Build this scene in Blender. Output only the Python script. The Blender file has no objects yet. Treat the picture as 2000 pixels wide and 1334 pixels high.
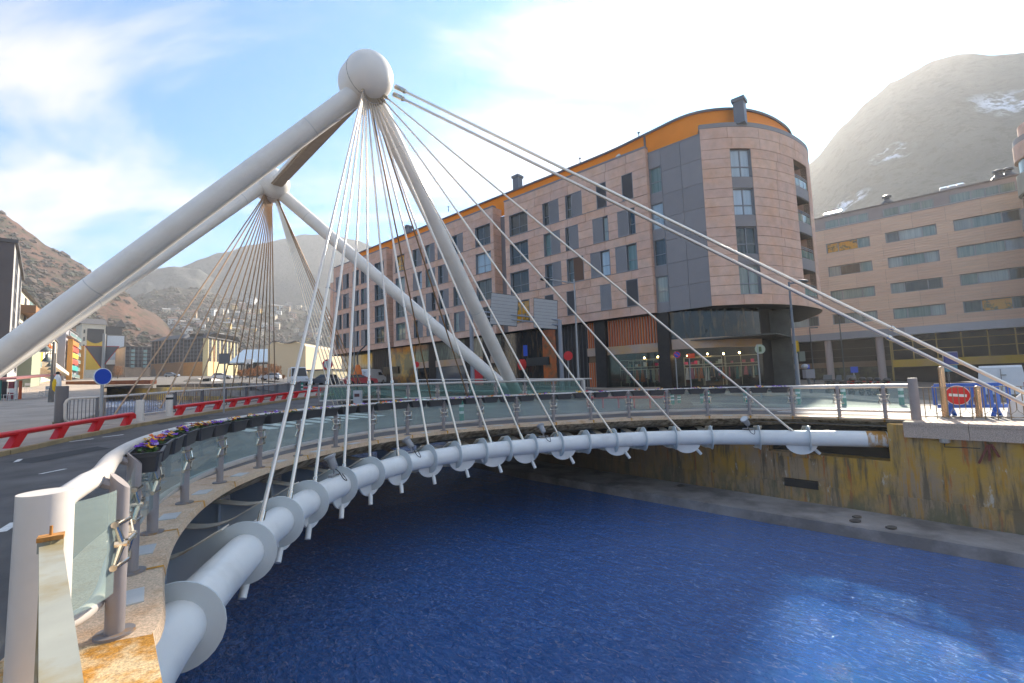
import bpy, math, random
from mathutils import Vector, Matrix
import numpy as np
random.seed(7)
PI = math.pi
R = math.radians
SC = bpy.context.scene
COL = SC.collection
# ---------------------------------------------------------------- camera
PITCH, ROLL, FPX, EYE = 0.0862435892, -0.0341354, 900.0, Vector((0, 0, 1.65))
_fw = Vector((0, math.cos(PITCH), math.sin(PITCH)))
_up0 = Vector((0, -math.sin(PITCH), math.cos(PITCH)))
_rt = math.cos(ROLL) * Vector((1, 0, 0)) + math.sin(ROLL) * _up0
_up = -math.sin(ROLL) * Vector((1, 0, 0)) + math.cos(ROLL) * _up0
cam_d = bpy.data.cameras.new('camera')
cam_d.sensor_width = 36.0
cam_d.lens = FPX / 2000 * 36
cam_d.clip_start = 0.05
cam_d.clip_end = 6000
cam = bpy.data.objects.new('camera', cam_d)
COL.objects.link(cam)
m3 = Matrix((_rt, _up, -_fw)).transposed()
cam.matrix_world = Matrix.Translation(EYE) @ m3.to_4x4()
SC.camera = cam
# ---------------------------------------------------------------- world and sun
SUN_AZ, SUN_EL = R(36), R(29)          # azimuth clockwise from +Y
sun_dir = Vector((math.sin(SUN_AZ) * math.cos(SUN_EL), math.cos(SUN_AZ) * math.cos(SUN_EL), math.sin(SUN_EL)))
w = bpy.data.worlds.new('World')
SC.world = w
w.use_nodes = True
nt = w.node_tree
nt.nodes.clear()
N = nt.nodes.new
L = nt.links.new
out = N('ShaderNodeOutputWorld')
bg = N('ShaderNodeBackground')
bg.inputs[1].default_value = 0.10
sky = N('ShaderNodeTexSky')
sky.sky_type = 'NISHITA'
sky.sun_disc = False
sky.sun_elevation = SUN_EL
sky.sun_rotation = SUN_AZ
sky.altitude = 1000
sky.air_density = 1.0
sky.dust_density = 0.9
sky.ozone_density = 3.0
hs = N('ShaderNodeMixRGB')
hs.blend_type = 'MULTIPLY'
hs.inputs[0].default_value = 1.0
hs.inputs[2].default_value = (0.11, 0.43, 0.58, 1)
L(sky.outputs[0], hs.inputs[1])
tc = N('ShaderNodeTexCoord')
sep = N('ShaderNodeSeparateXYZ')
L(tc.outputs['Generated'], sep.inputs[0])
def wmath(op, a, b=None):
    n = N('ShaderNodeMath')
    n.operation = op
    for k, v in enumerate((a, b)):
        if v is None:
            continue
        if isinstance(v, (int, float)):
            n.inputs[k].default_value = v
        else:
            L(v, n.inputs[k])
    return n.outputs[0]
den = wmath('ADD', wmath('MAXIMUM', sep.outputs[2], 0.0), 0.22)
comb = N('ShaderNodeCombineXYZ')
L(wmath('DIVIDE', sep.outputs[0], den), comb.inputs[0])
L(wmath('DIVIDE', sep.outputs[1], den), comb.inputs[1])
mp = N('ShaderNodeMapping')
mp.inputs['Rotation'].default_value = (0, 0, R(-28))
mp.inputs['Scale'].default_value = (0.75, 1.55, 1)
mp.inputs['Location'].default_value = (3.1, 1.35, 0)
L(comb.outputs[0], mp.inputs[0])
n1 = N('ShaderNodeTexNoise')
n1.inputs['Scale'].default_value = 1.15
n1.inputs['Detail'].default_value = 9
n1.inputs['Roughness'].default_value = 0.56
n1.inputs['Distortion'].default_value = 0.55
L(mp.outputs[0], n1.inputs['Vector'])
cr = N('ShaderNodeValToRGB')
cr.color_ramp.elements[0].position = 0.43
cr.color_ramp.elements[0].color = (0.0, 0.0, 0.0, 1)
cr.color_ramp.elements[1].position = 0.66
cr.color_ramp.elements[1].color = (1, 1, 1, 1)
cr.color_ramp.interpolation = 'EASE'
L(n1.outputs[0], cr.inputs[0])
cmask = wmath('MULTIPLY', cr.outputs[0], 0.9)
# cloud brightness follows the sky towards the sun
cl = N('ShaderNodeMixRGB')
cl.blend_type = 'ADD'
cl.inputs[0].default_value = 1.0
cl.inputs[1].default_value = (2.0, 1.80, 1.56, 1)
sm = N('ShaderNodeMixRGB')
sm.blend_type = 'MULTIPLY'
sm.inputs[0].default_value = 1.0
sm.inputs[2].default_value = (0.10, 0.095, 0.09, 1)
L(sky.outputs[0], sm.inputs[1])
L(sm.outputs[0], cl.inputs[2])
mx = N('ShaderNodeMixRGB')
L(cmask, mx.inputs[0])
L(hs.outputs[0], mx.inputs[1])
L(cl.outputs[0], mx.inputs[2])
L(mx.outputs[0], bg.inputs[0])
L(bg.outputs[0], out.inputs[0])
sl = bpy.data.lights.new('sun', 'SUN')
sl.energy = 2.5
sl.angle = R(1.6)
sl.color = (1.0, 0.90, 0.76)
sun = bpy.data.objects.new('sun', sl)
COL.objects.link(sun)
sun.rotation_euler = (-sun_dir).to_track_quat('-Z', 'Y').to_euler()
SC.view_settings.view_transform = 'Standard'
SC.view_settings.look = 'None'
SC.view_settings.exposure = 2.5
SC.view_settings.gamma = 1
SC.view_settings.use_curve_mapping = False
SC.cycles.max_bounces = 6
SC.cycles.transparent_max_bounces = 16
SC.cycles.volume_bounces = 0
SC.cycles.sample_clamp_indirect = 6

# ---------------------------------------------------------------- measuring helpers
def ray(x, y):
    return _fw + _rt * ((x - 1000) / FPX) + _up * ((667 - y) / FPX)
def at(x, y, dist):
    "point seen at photo pixel x, y on the upright plane dist metres ahead"
    d = ray(x, y)
    return EYE + d * (dist / d.y)
def onz(x, y, z=0.0):
    d = ray(x, y)
    return EYE + d * ((z - EYE.z) / d.z)
def proj(p):
    v = Vector(p) - EYE
    z = v.dot(_fw)
    return 1000 + FPX * v.dot(_rt) / z, 667 - FPX * v.dot(_up) / z
def sstep(x, a, b):
    t = min(1.0, max(0.0, (x - a) / (b - a)))
    return t * t * (3 - 2 * t)
def g(x, y):
    u, v = .75 * x + .66 * y, .66 * x - .75 * y
    return 0.04 * max(0.0, -0.55 * x + 0.83 * y - 16) - .6 * sstep(u, 27, 36) * sstep(v, -12, -3)
def gnd(x, y):
    z = 0.0
    for _ in range(60):
        p = onz(x, y, z)
        z = 0.5 * z + 0.5 * g(p.x, p.y)
    p = onz(x, y, z)
    return Vector((p.x, p.y, g(p.x, p.y)))
def G3(x, y, dz=0.0):
    return Vector((x, y, g(x, y) + dz))
def onplane(x, y, p, q):
    "hit of the pixel ray with the upright plane through p along q (both xy)"
    nx, ny = -q[1], q[0]
    d = ray(x, y)
    t = ((p[0] - EYE.x) * nx + (p[1] - EYE.y) * ny) / (d.x * nx + d.y * ny)
    return EYE + d * t

# ---------------------------------------------------------------- materials
MATS = {}
def mat(name, col, rough=0.6, metal=0.0, var=0.0, vscale=3.0, bump=0.0, bscale=30.0, spec=0.5, obvar=0.0, col2=None, c2scale=1.5, c2pos=(0.45, 0.62), coords='Object', stretch=(1, 1, 1), emit=None, es=1.0):
    if name in MATS:
        return MATS[name]
    m = bpy.data.materials.new(name)
    m.use_nodes = True
    t = m.node_tree
    b = t.nodes['Principled BSDF']
    b.inputs['Base Color'].default_value = (*col, 1)
    b.inputs['Roughness'].default_value = rough
    b.inputs['Metallic'].default_value = metal
    b.inputs['Specular IOR Level'].default_value = spec
    MATS[name] = m
    if emit:
        b.inputs['Emission Color'].default_value = (*emit, 1)
        b.inputs['Emission Strength'].default_value = es
    tcn = t.nodes.new('ShaderNodeTexCoord')
    mpn = t.nodes.new('ShaderNodeMapping')
    mpn.inputs['Scale'].default_value = stretch
    if coords == 'World':
        gn = t.nodes.new('ShaderNodeNewGeometry')
        t.links.new(gn.outputs['Position'], mpn.inputs[0])
    else:
        t.links.new(tcn.outputs[coords], mpn.inputs[0])
    vec = mpn.outputs[0]
    cur = None
    def noise(scale, detail=6):
        n = t.nodes.new('ShaderNodeTexNoise')
        n.inputs['Scale'].default_value = scale
        n.inputs['Detail'].default_value = detail
        n.inputs['Roughness'].default_value = 0.6
        t.links.new(vec, n.inputs['Vector'])
        return n.outputs[0]
    rgb = t.nodes.new('ShaderNodeRGB')
    rgb.outputs[0].default_value = (*col, 1)
    cur = rgb.outputs[0]
    if col2 is not None:
        ra = t.nodes.new('ShaderNodeValToRGB')
        ra.color_ramp.elements[0].position = c2pos[0]
        ra.color_ramp.elements[1].position = c2pos[1]
        t.links.new(noise(c2scale), ra.inputs[0])
        mi = t.nodes.new('ShaderNodeMixRGB')
        mi.inputs[2].default_value = (*col2, 1)
        t.links.new(ra.outputs[0], mi.inputs[0])
        t.links.new(cur, mi.inputs[1])
        cur = mi.outputs[0]
    if var or obvar:
        hsv = t.nodes.new('ShaderNodeHueSaturation')
        t.links.new(cur, hsv.inputs['Color'])
        src = None
        if var:
            mr = t.nodes.new('ShaderNodeMapRange')
            mr.inputs['From Min'].default_value = 0.3
            mr.inputs['From Max'].default_value = 0.7
            mr.inputs['To Min'].default_value = 1 - var
            mr.inputs['To Max'].default_value = 1 + var
            t.links.new(noise(vscale), mr.inputs[0])
            src = mr.outputs[0]
        if obvar:
            oi = t.nodes.new('ShaderNodeObjectInfo')
            mr2 = t.nodes.new('ShaderNodeMapRange')
            mr2.inputs['To Min'].default_value = 1 - obvar
            mr2.inputs['To Max'].default_value = 1 + obvar
            t.links.new(oi.outputs['Random'], mr2.inputs[0])
            if src is None:
                src = mr2.outputs[0]
            else:
                mu = t.nodes.new('ShaderNodeMath')
                mu.operation = 'MULTIPLY'
                t.links.new(src, mu.inputs[0])
                t.links.new(mr2.outputs[0], mu.inputs[1])
                src = mu.outputs[0]
            mr3 = t.nodes.new('ShaderNodeMapRange')
            mr3.inputs['To Min'].default_value = 0.5 - obvar * 0.06
            mr3.inputs['To Max'].default_value = 0.5 + obvar * 0.06
            t.links.new(oi.outputs['Random'], mr3.inputs[0])
            t.links.new(mr3.outputs[0], hsv.inputs['Hue'])
        t.links.new(src, hsv.inputs['Value'])
        cur = hsv.outputs[0]
    t.links.new(cur, b.inputs['Base Color'])
    if bump:
        bn = t.nodes.new('ShaderNodeBump')
        bn.inputs['Strength'].default_value = bump
        bn.inputs['Distance'].default_value = 0.02
        t.links.new(noise(bscale, 8), bn.inputs['Height'])
        t.links.new(bn.outputs[0], b.inputs['Normal'])
    return m

# ---------------------------------------------------------------- mesh builder
HOME = {}      # world home of each object's mesh origin
class MB:
    def __init__(s):
        s.v = []
        s.f = []
        s.mi = []
        s.cur = 0
    def add(s, vs, fs):
        o = len(s.v)
        s.v += [tuple(p) for p in vs]
        s.f += [tuple(i + o for i in f) for f in fs]
        s.mi += [s.cur] * len(fs)
    def hexa(s, p):
        "8 corners: bottom four then top four, same order"
        s.add(p, [(3, 2, 1, 0), (4, 5, 6, 7), (0, 1, 5, 4), (1, 2, 6, 5), (2, 3, 7, 6), (3, 0, 4, 7)])
    def box(s, c, sx, sy, sz, rz=0.0):
        "box standing on c"
        ca, sa = math.cos(rz), math.sin(rz)
        P = []
        for z in (0, sz):
            for x, y in ((-.5, -.5), (.5, -.5), (.5, .5), (-.5, .5)):
                X, Y = x * sx, y * sy
                P.append((c[0] + X * ca - Y * sa, c[1] + X * sa + Y * ca, c[2] + z))
        s.hexa(P)
    def ab(s, x0, y0, z0, x1, y1, z1):
        s.hexa([(x0, y0, z0), (x1, y0, z0), (x1, y1, z0), (x0, y1, z0), (x0, y0, z1), (x1, y0, z1), (x1, y1, z1), (x0, y1, z1)])
    def bar(s, p0, p1, wd, ht, up=(0, 0, 1)):
        p0, p1, up = Vector(p0), Vector(p1), Vector(up)
        d = (p1 - p0).normalized()
        a = d.cross(up)
        if a.length < 1e-4:
            a = d.cross(Vector((1, 0, 0)))
        a.normalize()
        b = a.cross(d).normalized()
        a *= wd / 2
        b *= ht / 2
        s.hexa([p0 - a - b, p0 + a - b, p1 + a - b, p1 - a - b, p0 - a + b, p0 + a + b, p1 + a + b, p1 - a + b])
    def tube(s, pts, r, n=12, cap=True, closed=False):
        pts = [Vector(p) for p in pts]
        m = len(pts)
        rs = r if isinstance(r, (list, tuple)) else [r] * m
        tg = []
        for i in range(m):
            a = pts[(i - 1) % m] if (i or closed) else pts[i]
            b = pts[(i + 1) % m] if (i < m - 1 or closed) else pts[i]
            d = (b - a)
            tg.append(d.normalized() if d.length > 1e-9 else Vector((0, 0, 1)))
        u = tg[0].cross(Vector((0, 0, 1)))
        if u.length < 1e-3:
            u = tg[0].cross(Vector((1, 0, 0)))
        u.normalize()
        V = []
        for i in range(m):
            u = (u - tg[i] * u.dot(tg[i]))
            u.normalize()
            v = tg[i].cross(u)
            for k in range(n):
                a = 2 * PI * k / n
                V.append(pts[i] + (u * math.cos(a) + v * math.sin(a)) * rs[i])
        F = []
        for i in range(m - 1 + (1 if closed else 0)):
            j = (i + 1) % m
            for k in range(n):
                k2 = (k + 1) % n
                F.append((i * n + k, i * n + k2, j * n + k2, j * n + k))
        if cap and not closed:
            F.append(tuple(range(n - 1, -1, -1)))
            F.append(tuple((m - 1) * n + k for k in range(n)))
        s.add(V, F)
    def cyl(s, p0, p1, r0, r1=None, n=12):
        s.tube([p0, p1], [r0, r0 if r1 is None else r1], n)
    def lathe(s, prof, c=(0, 0, 0), n=16, axis=(0, 0, 1)):
        ax = Vector(axis).normalized()
        u = ax.cross(Vector((0, 0, 1)))
        if u.length < 1e-3:
            u = Vector((1, 0, 0))
        u.normalize()
        v = ax.cross(u)
        c = Vector(c)
        V = []
        for r, h in prof:
            for k in range(n):
                a = 2 * PI * k / n
                V.append(c + ax * h + (u * math.cos(a) + v * math.sin(a)) * r)
        F = []
        for i in range(len(prof) - 1):
            for k in range(n):
                k2 = (k + 1) % n
                F.append((i * n + k, i * n + k2, (i + 1) * n + k2, (i + 1) * n + k))
        F.append(tuple(range(n - 1, -1, -1)))
        F.append(tuple((len(prof) - 1) * n + k for k in range(n)))
        s.add(V, F)
    def poly(s, pts):
        s.add(pts, [tuple(range(len(pts)))])
    def prism(s, pts, d):
        "polygon pts pushed along vector d"
        n = len(pts)
        d = Vector(d)
        V = [Vector(p) for p in pts] + [Vector(p) + d for p in pts]
        s.add(V, [tuple(range(n - 1, -1, -1)), tuple(range(n, 2 * n))] + [(i, (i + 1) % n, n + (i + 1) % n, n + i) for i in range(n)])
    def strip(s, a, b):
        n = len(a)
        s.add(list(a) + list(b), [(i, i + 1, n + i + 1, n + i) for i in range(n - 1)])
    def ball(s, c, r, n=10, m=6, sc=(1, 1, 1)):
        V = [(c[0], c[1], c[2] - r * sc[2])]
        for i in range(1, m):
            t = -PI / 2 + PI * i / m
            for k in range(n):
                a = 2 * PI * k / n
                V.append((c[0] + r * sc[0] * math.cos(t) * math.cos(a), c[1] + r * sc[1] * math.cos(t) * math.sin(a), c[2] + r * sc[2] * math.sin(t)))
        V.append((c[0], c[1], c[2] + r * sc[2]))
        F = [(0, 1 + (k + 1) % n, 1 + k) for k in range(n)]
        for i in range(m - 2):
            for k in range(n):
                k2 = (k + 1) % n
                F.append((1 + i * n + k, 1 + i * n + k2, 1 + (i + 1) * n + k2, 1 + (i + 1) * n + k))
        b = 1 + (m - 2) * n
        F += [(b + k, b + (k + 1) % n, len(V) - 1) for k in range(n)]
        s.add(V, F)
    def build(s, name, m, parent=None, smooth=40, local=False, label=None, cat=None, group=None, kind=None, origin=None):
        if parent is not None:
            off = Vector((0, 0, 0)) if local else HOME[parent.name]
        elif origin is not None:
            off = Vector(origin)
        else:
            a = np.array(s.v)
            lo, hi = a.min(0), a.max(0)
            off = Vector(((lo[0] + hi[0]) / 2, (lo[1] + hi[1]) / 2, lo[2]))
        me = bpy.data.meshes.new(name)
        me.from_pydata([(p[0] - off.x, p[1] - off.y, p[2] - off.z) for p in s.v], [], s.f)
        ms = m if isinstance(m, (list, tuple)) else [m]
        for k in ms:
            me.materials.append(k)
        if len(ms) > 1:
            me.polygons.foreach_set('material_index', s.mi)
        if smooth:
            me.polygons.foreach_set('use_smooth', [True] * len(me.polygons))
            me.set_sharp_from_angle(angle=R(smooth))
        me.update()
        o = bpy.data.objects.new(name, me)
        COL.objects.link(o)
        if parent is not None:
            o.parent = parent
            HOME[o.name] = Vector((0, 0, 0)) if local else HOME[parent.name].copy()
        else:
            o.location = off
            HOME[o.name] = off.copy()
        tag(o, label, cat, group, kind)
        return o
def tag(o, label=None, cat=None, group=None, kind=None):
    for k, v in (('label', label), ('category', cat), ('group', group), ('kind', kind)):
        if v:
            o[k] = v
    return o
def thing(name, label, cat, loc=(0, 0, 0), rz=0.0, group=None):
    o = bpy.data.objects.new(name, None)
    o.empty_display_size = 0.2
    COL.objects.link(o)
    o.location = loc
    o.rotation_euler = (0, 0, rz)
    HOME[o.name] = Vector(loc)
    return tag(o, label, cat, group)
def kids(o):
    return KIDS.get(o.name) or [c for c in o.children]
KIDS = {}
def dup(root, loc, rz=None, label=None):
    "copy of a thing, its parts and their sub-parts"
    def cp(o, par):
        c = o.copy()
        COL.objects.link(c)
        if par is not None:
            c.parent = par
        if o.name not in KIDS:
            KIDS[o.name] = [x for x in o.children]
        for ch in KIDS[o.name]:
            cp(ch, c)
        return c
    r = cp(root, None)
    r.location = loc
    if rz is not None:
        r.rotation_euler = (0, 0, rz)
    if label:
        r['label'] = label
    return r
def spline(P, m=8):
    P = [Vector(p) for p in P]
    Q = [2 * P[0] - P[1]] + P + [2 * P[-1] - P[-2]]
    o = []
    for i in range(1, len(Q) - 2):
        a, b, d, e = Q[i - 1:i + 3]
        for k in range(m):
            t = k / m
            o.append(.5 * ((2 * b) + (-a + d) * t + (2 * a - 5 * b + 4 * d - e) * t * t + (-a + 3 * b - 3 * d + e) * t ** 3))
    o.append(P[-1])
    return o
def lengths(P):
    s = [0.0]
    for a, b in zip(P, P[1:]):
        s.append(s[-1] + (b - a).length)
    return s
def along(P, S, d):
    "point and tangent at arc length d"
    d = min(max(d, 0), S[-1] - 1e-6)
    i = max(k for k in range(len(S) - 1) if S[k] <= d)
    t = (d - S[i]) / max(S[i + 1] - S[i], 1e-9)
    return P[i].lerp(P[i + 1], t), (P[i + 1] - P[i]).normalized()
def arc_at_px(P, S, px, lo=0.0, hi=1e9):
    "arc length where a path crosses photo column px"
    best = None
    d = max(lo, 0)
    while d < min(hi, S[-1]):
        e = abs(proj(along(P, S, d)[0])[0] - px)
        if best is None or e < best[0]:
            best = (e, d)
        d += 0.02
    return best[1]
# ================================================================ setting
from mathutils.geometry import delaunay_2d_cdt, tessellate_polygon
def UV(u, v, z=0.0):
    return Vector((.75 * u + .66 * v, .66 * u - .75 * v, z)) / 0.998
def touv(p):
    return .75 * p[0] + .66 * p[1], .66 * p[0] - .75 * p[1]
A = mat('asphalt', (0.095, 0.085, 0.078), 0.85, var=0.4, vscale=0.7, bump=0.5, bscale=120, coords='World', col2=(0.14, 0.125, 0.115), c2scale=0.25)
M_ASPH = A
M_PAVE = mat('paving', (0.40, 0.32, 0.25), 0.8, var=0.22, vscale=0.6, bump=0.25, bscale=50, coords='World')
M_CONC = mat('concrete', (0.36, 0.33, 0.29), 0.85, var=0.2, vscale=1.2, bump=0.3, bscale=40, coords='World')
M_DIRT = mat('ground', (0.16, 0.14, 0.12), 0.95, var=0.3, vscale=0.4, coords='World')
M_KERB = mat('kerb_stone', (0.34, 0.24, 0.12), 0.8, var=0.25, vscale=2, coords='World', bump=.3)
M_WPAINT = mat('white_paint_line', (0.68, 0.66, 0.62), 0.7, var=0.15, vscale=6, coords='World')
M_STEEL_W = mat('white_steel_paint', (0.78, 0.73, 0.66), 0.32, var=0.05, vscale=.9, spec=0.5, col2=(0.68, 0.62, 0.54), c2scale=1.0, c2pos=(0.52, 0.8), coords='World')
M_STEEL_B = mat('bluish_steel_paint', (0.60, 0.63, 0.62), 0.38, var=0.06, vscale=1.3, coords='World')
M_TUBE = mat('deck_tube_paint', (0.76, 0.75, 0.71), 0.3, var=0.05, vscale=1.3, coords='World', col2=(0.55, 0.54, 0.5), c2scale=1.2, c2pos=(0.55, 0.8))
M_POST = mat('grey_post_paint', (0.28, 0.245, 0.235), 0.42, var=0.08, vscale=4, coords='World')
M_RAIL = mat('handrail_paint', (0.60, 0.54, 0.48), 0.35, var=0.07, vscale=3, coords='World')
M_CHROME = mat('stainless', (0.66, 0.6, 0.5), 0.18, metal=1.0)
M_CABLE = mat('cable_sheath', (0.80, 0.70, 0.58), 0.3, metal=0.85, obvar=0.1)
M_CABFAR = mat('far_fan_cable', (0.46, 0.31, 0.20), 0.4, metal=0.6)  # darker, browner cable metal for the far fan
M_BROWNC = mat('shaded_cable', (0.34, 0.2, 0.1), 0.5, metal=0.5)  # same cables seen from their shaded side, shade put into the brown
M_RUST = mat('rust', (0.38, 0.17, 0.04), 0.9, var=0.4, vscale=30, coords='World')
M_DARK = mat('dark_void', (0.02, 0.021, 0.022), 0.9)
def granite(name, a, b, rust=0.0):
    m = mat(name, a, 0.8, var=0.35, vscale=55, coords='World', col2=b, c2scale=2.2, c2pos=(0.5, 0.7), bump=0.4, bscale=90)
    return m
M_GRAN = granite('edge_granite', (0.62, 0.45, 0.30), (0.50, 0.30, 0.16))
M_GRANO = mat('ochre_granite', (0.55, 0.40, 0.22), 0.85, var=0.45, vscale=60, coords='World', col2=(0.42, 0.19, 0.02), c2scale=3.2, c2pos=(0.44, 0.56), bump=0.4, bscale=90)
M_GRANP = mat('pink_granite', (0.50, 0.37, 0.28), 0.8, var=0.4, vscale=50, coords='World', bump=0.35, bscale=90)
M_SOFF = mat('stained_soffit', (0.50, 0.40, 0.28), 0.9, var=0.4, vscale=3.0, coords='World', col2=(0.16, 0.11, 0.06), c2scale=3.2, c2pos=(0.40, 0.62), stretch=(1.6, 1.6, 0.5))

def inside(p, poly):
    x, y = p[0], p[1]
    c = False
    j = len(poly) - 1
    for i in range(len(poly)):
        xi, yi = poly[i][0], poly[i][1]
        xj, yj = poly[j][0], poly[j][1]
        if (yi > y) != (yj > y) and x < (xj - xi) * (y - yi) / (yj - yi) + xi:
            c = not c
        j = i
    return c
def sheet(name, poly, m, dz=0.0, step=3.0, thick=0.0, hf=g, **kw):
    "ground-following sheet with a polygon outline (xy); thick > 0 gives it a skirt"
    pts = []
    for i in range(len(poly)):
        a, b = Vector(poly[i][:2]), Vector(poly[(i + 1) % len(poly)][:2])
        n = max(1, int((b - a).length / step))
        for k in range(n):
            pts.append(a.lerp(b, k / n))
    nb = len(pts)
    xs = [p.x for p in pts]
    ys = [p.y for p in pts]
    x = min(xs) + step * .5
    while x < max(xs):
        y = min(ys) + step * .5
        while y < max(ys):
            if inside((x, y), poly):
                pts.append(Vector((x, y)))
            y += step
        x += step
    r = delaunay_2d_cdt(pts, [(i, (i + 1) % nb) for i in range(nb)], [], 1, 1e-4)
    V, F = r[0], r[2]
    b = MB()
    top = [(p.x, p.y, hf(p.x, p.y) + dz) for p in V]
    def ccw(f):
        s = 0
        for i in range(len(f)):
            p, q = V[f[i]], V[f[(i + 1) % len(f)]]
            s += p.x * q.y - q.x * p.y
        return f if s > 0 else tuple(reversed(f))
    F = [tuple(ccw(tuple(f))) for f in F]
    b.add(top, F)
    if thick:
        b.add([(p[0], p[1], p[2] - thick) for p in top], [tuple(reversed(f)) for f in F])
        ring = [Vector((p.x, p.y, hf(p.x, p.y) + dz)) for p in pts[:nb]]
        ring.append(ring[0])
        b.strip(ring, [p - Vector((0, 0, thick)) for p in ring])
    return b.build(name, m, smooth=0, origin=(0, 0, 0), **kw)

# ---- ground: one sheet to the horizon with the river channel left open
def hground(u, v):
    p = UV(u, v)
    return min(g(p.x, p.y), 14 + 0.004 * abs(v))
us_l = [-1800, -700, -300, -150, -90, -60, -45, -35, -28, -22, -17, -12, -8, -5, -2.5, -0.45]
us_r = [18.75, 21, 24, 28, 33, 40, 50, 65, 90, 140, 260, 600, 1800]
vs = [-2500, -1200, -600, -350, -240, -180, -140, -110, -90, -75, -62, -52, -44, -37, -31, -26, -21, -17, -13, -9, -5, -1, 4, 12, 30, 80, 200, 800]
b = MB()
for us in (us_l, us_r):
    o = len(b.v)
    b.v += [tuple(UV(u, v, hground(u, v) - 0.2)) for u in us for v in vs]
    n = len(vs)
    for i in range(len(us) - 1):
        for k in range(n - 1):
            b.f.append((o + i * n + k, o + i * n + k + 1, o + (i + 1) * n + k + 1, o + (i + 1) * n + k))
            b.mi.append(0)
b.build('ground', M_DIRT, smooth=0, origin=(0, 0, 0), kind='structure')

# ---- river
def mat_water():
    m = bpy.data.materials.new('river_water')
    m.use_nodes = True
    t = m.node_tree
    bs = t.nodes['Principled BSDF']
    bs.inputs['Roughness'].default_value = 0.04
    bs.inputs['IOR'].default_value = 1.85
    bs.inputs['Specular IOR Level'].default_value = 0.6
    gn = t.nodes.new('ShaderNodeNewGeometry')
    mp = t.nodes.new('ShaderNodeMapping')
    mp.vector_type = 'TEXTURE'
    mp.inputs['Rotation'].default_value = (0, 0, R(-48.6))
    mp.inputs['Scale'].default_value = (1.9, 1.0, 1)
    t.links.new(gn.outputs['Position'], mp.inputs[0])
    def ns(sc, det, dist=0.0):
        n = t.nodes.new('ShaderNodeTexNoise')
        n.inputs['Scale'].default_value = sc
        n.inputs['Detail'].default_value = det
        n.inputs['Roughness'].default_value = 0.62
        n.inputs['Distortion'].default_value = dist
        t.links.new(mp.outputs[0], n.inputs['Vector'])
        return n.outputs[0]
    a = ns(1.2, 4, 0.6)
    c = ns(7.5, 9, 1.4)
    mi = t.nodes.new('ShaderNodeMath')
    mi.operation = 'MULTIPLY_ADD'
    t.links.new(c, mi.inputs[0])
    mi.inputs[1].default_value = 0.55
    t.links.new(a, mi.inputs[2])
    bn = t.nodes.new('ShaderNodeBump')
    bn.inputs['Strength'].default_value = 1.0
    bn.inputs['Distance'].default_value = 0.28
    t.links.new(mi.outputs[0], bn.inputs['Height'])
    t.links.new(bn.outputs[0], bs.inputs['Normal'])
    # sky sparkle painted as pale flecks, partly whitewater; foam where the water breaks upstream
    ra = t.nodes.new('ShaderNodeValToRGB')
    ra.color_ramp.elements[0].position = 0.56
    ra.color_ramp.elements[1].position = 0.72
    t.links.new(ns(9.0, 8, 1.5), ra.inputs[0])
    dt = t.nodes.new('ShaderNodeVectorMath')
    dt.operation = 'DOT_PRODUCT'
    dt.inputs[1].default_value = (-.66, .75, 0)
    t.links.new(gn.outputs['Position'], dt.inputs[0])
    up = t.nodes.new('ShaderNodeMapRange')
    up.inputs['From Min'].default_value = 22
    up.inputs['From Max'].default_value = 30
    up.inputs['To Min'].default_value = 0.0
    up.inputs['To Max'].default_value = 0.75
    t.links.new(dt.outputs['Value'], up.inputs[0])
    sparkle = t.nodes.new('ShaderNodeMath')
    sparkle.operation = 'MULTIPLY'
    sparkle.inputs[1].default_value = 0.38
    t.links.new(ra.outputs[0], sparkle.inputs[0])
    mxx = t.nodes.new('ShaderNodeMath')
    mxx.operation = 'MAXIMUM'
    t.links.new(sparkle.outputs[0], mxx.inputs[0])
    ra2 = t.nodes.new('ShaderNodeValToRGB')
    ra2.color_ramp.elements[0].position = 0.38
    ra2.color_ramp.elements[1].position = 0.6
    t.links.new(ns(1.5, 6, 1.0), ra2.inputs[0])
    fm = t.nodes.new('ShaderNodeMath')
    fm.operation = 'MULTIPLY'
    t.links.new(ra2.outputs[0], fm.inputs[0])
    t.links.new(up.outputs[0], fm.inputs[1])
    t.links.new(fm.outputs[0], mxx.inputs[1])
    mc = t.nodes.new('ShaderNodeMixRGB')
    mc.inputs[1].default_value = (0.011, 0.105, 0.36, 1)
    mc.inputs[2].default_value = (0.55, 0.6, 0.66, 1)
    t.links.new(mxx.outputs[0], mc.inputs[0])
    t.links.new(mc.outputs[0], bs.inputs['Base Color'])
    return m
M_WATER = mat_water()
WZ = -3.27
b = MB()
uu = [-0.4, 3, 6, 9, 12, 15, 18.8]
vv = [-900, -400, -200, -120, -80, -60, -45, -36, -30, -26, -22, -18, -14, -10, -6, 0, 10, 30, 90, 300]
def hwater(v):
    p = UV(9, v)
    return WZ + .073 * min(30, max(0, -v - 20)) + .047 * min(60, max(0, -v - 50))
b.v = [tuple(UV(u, v, hwater(v))) for u in uu for v in vv]
n = len(vv)
b.f = [(i * n + k, i * n + k + 1, (i + 1) * n + k + 1, (i + 1) * n + k) for i in range(len(uu) - 1) for k in range(n - 1)]
b.mi = [0] * len(b.f)
b.build('river_water', M_WATER, smooth=60, origin=(0, 0, 0), kind='structure')

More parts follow.
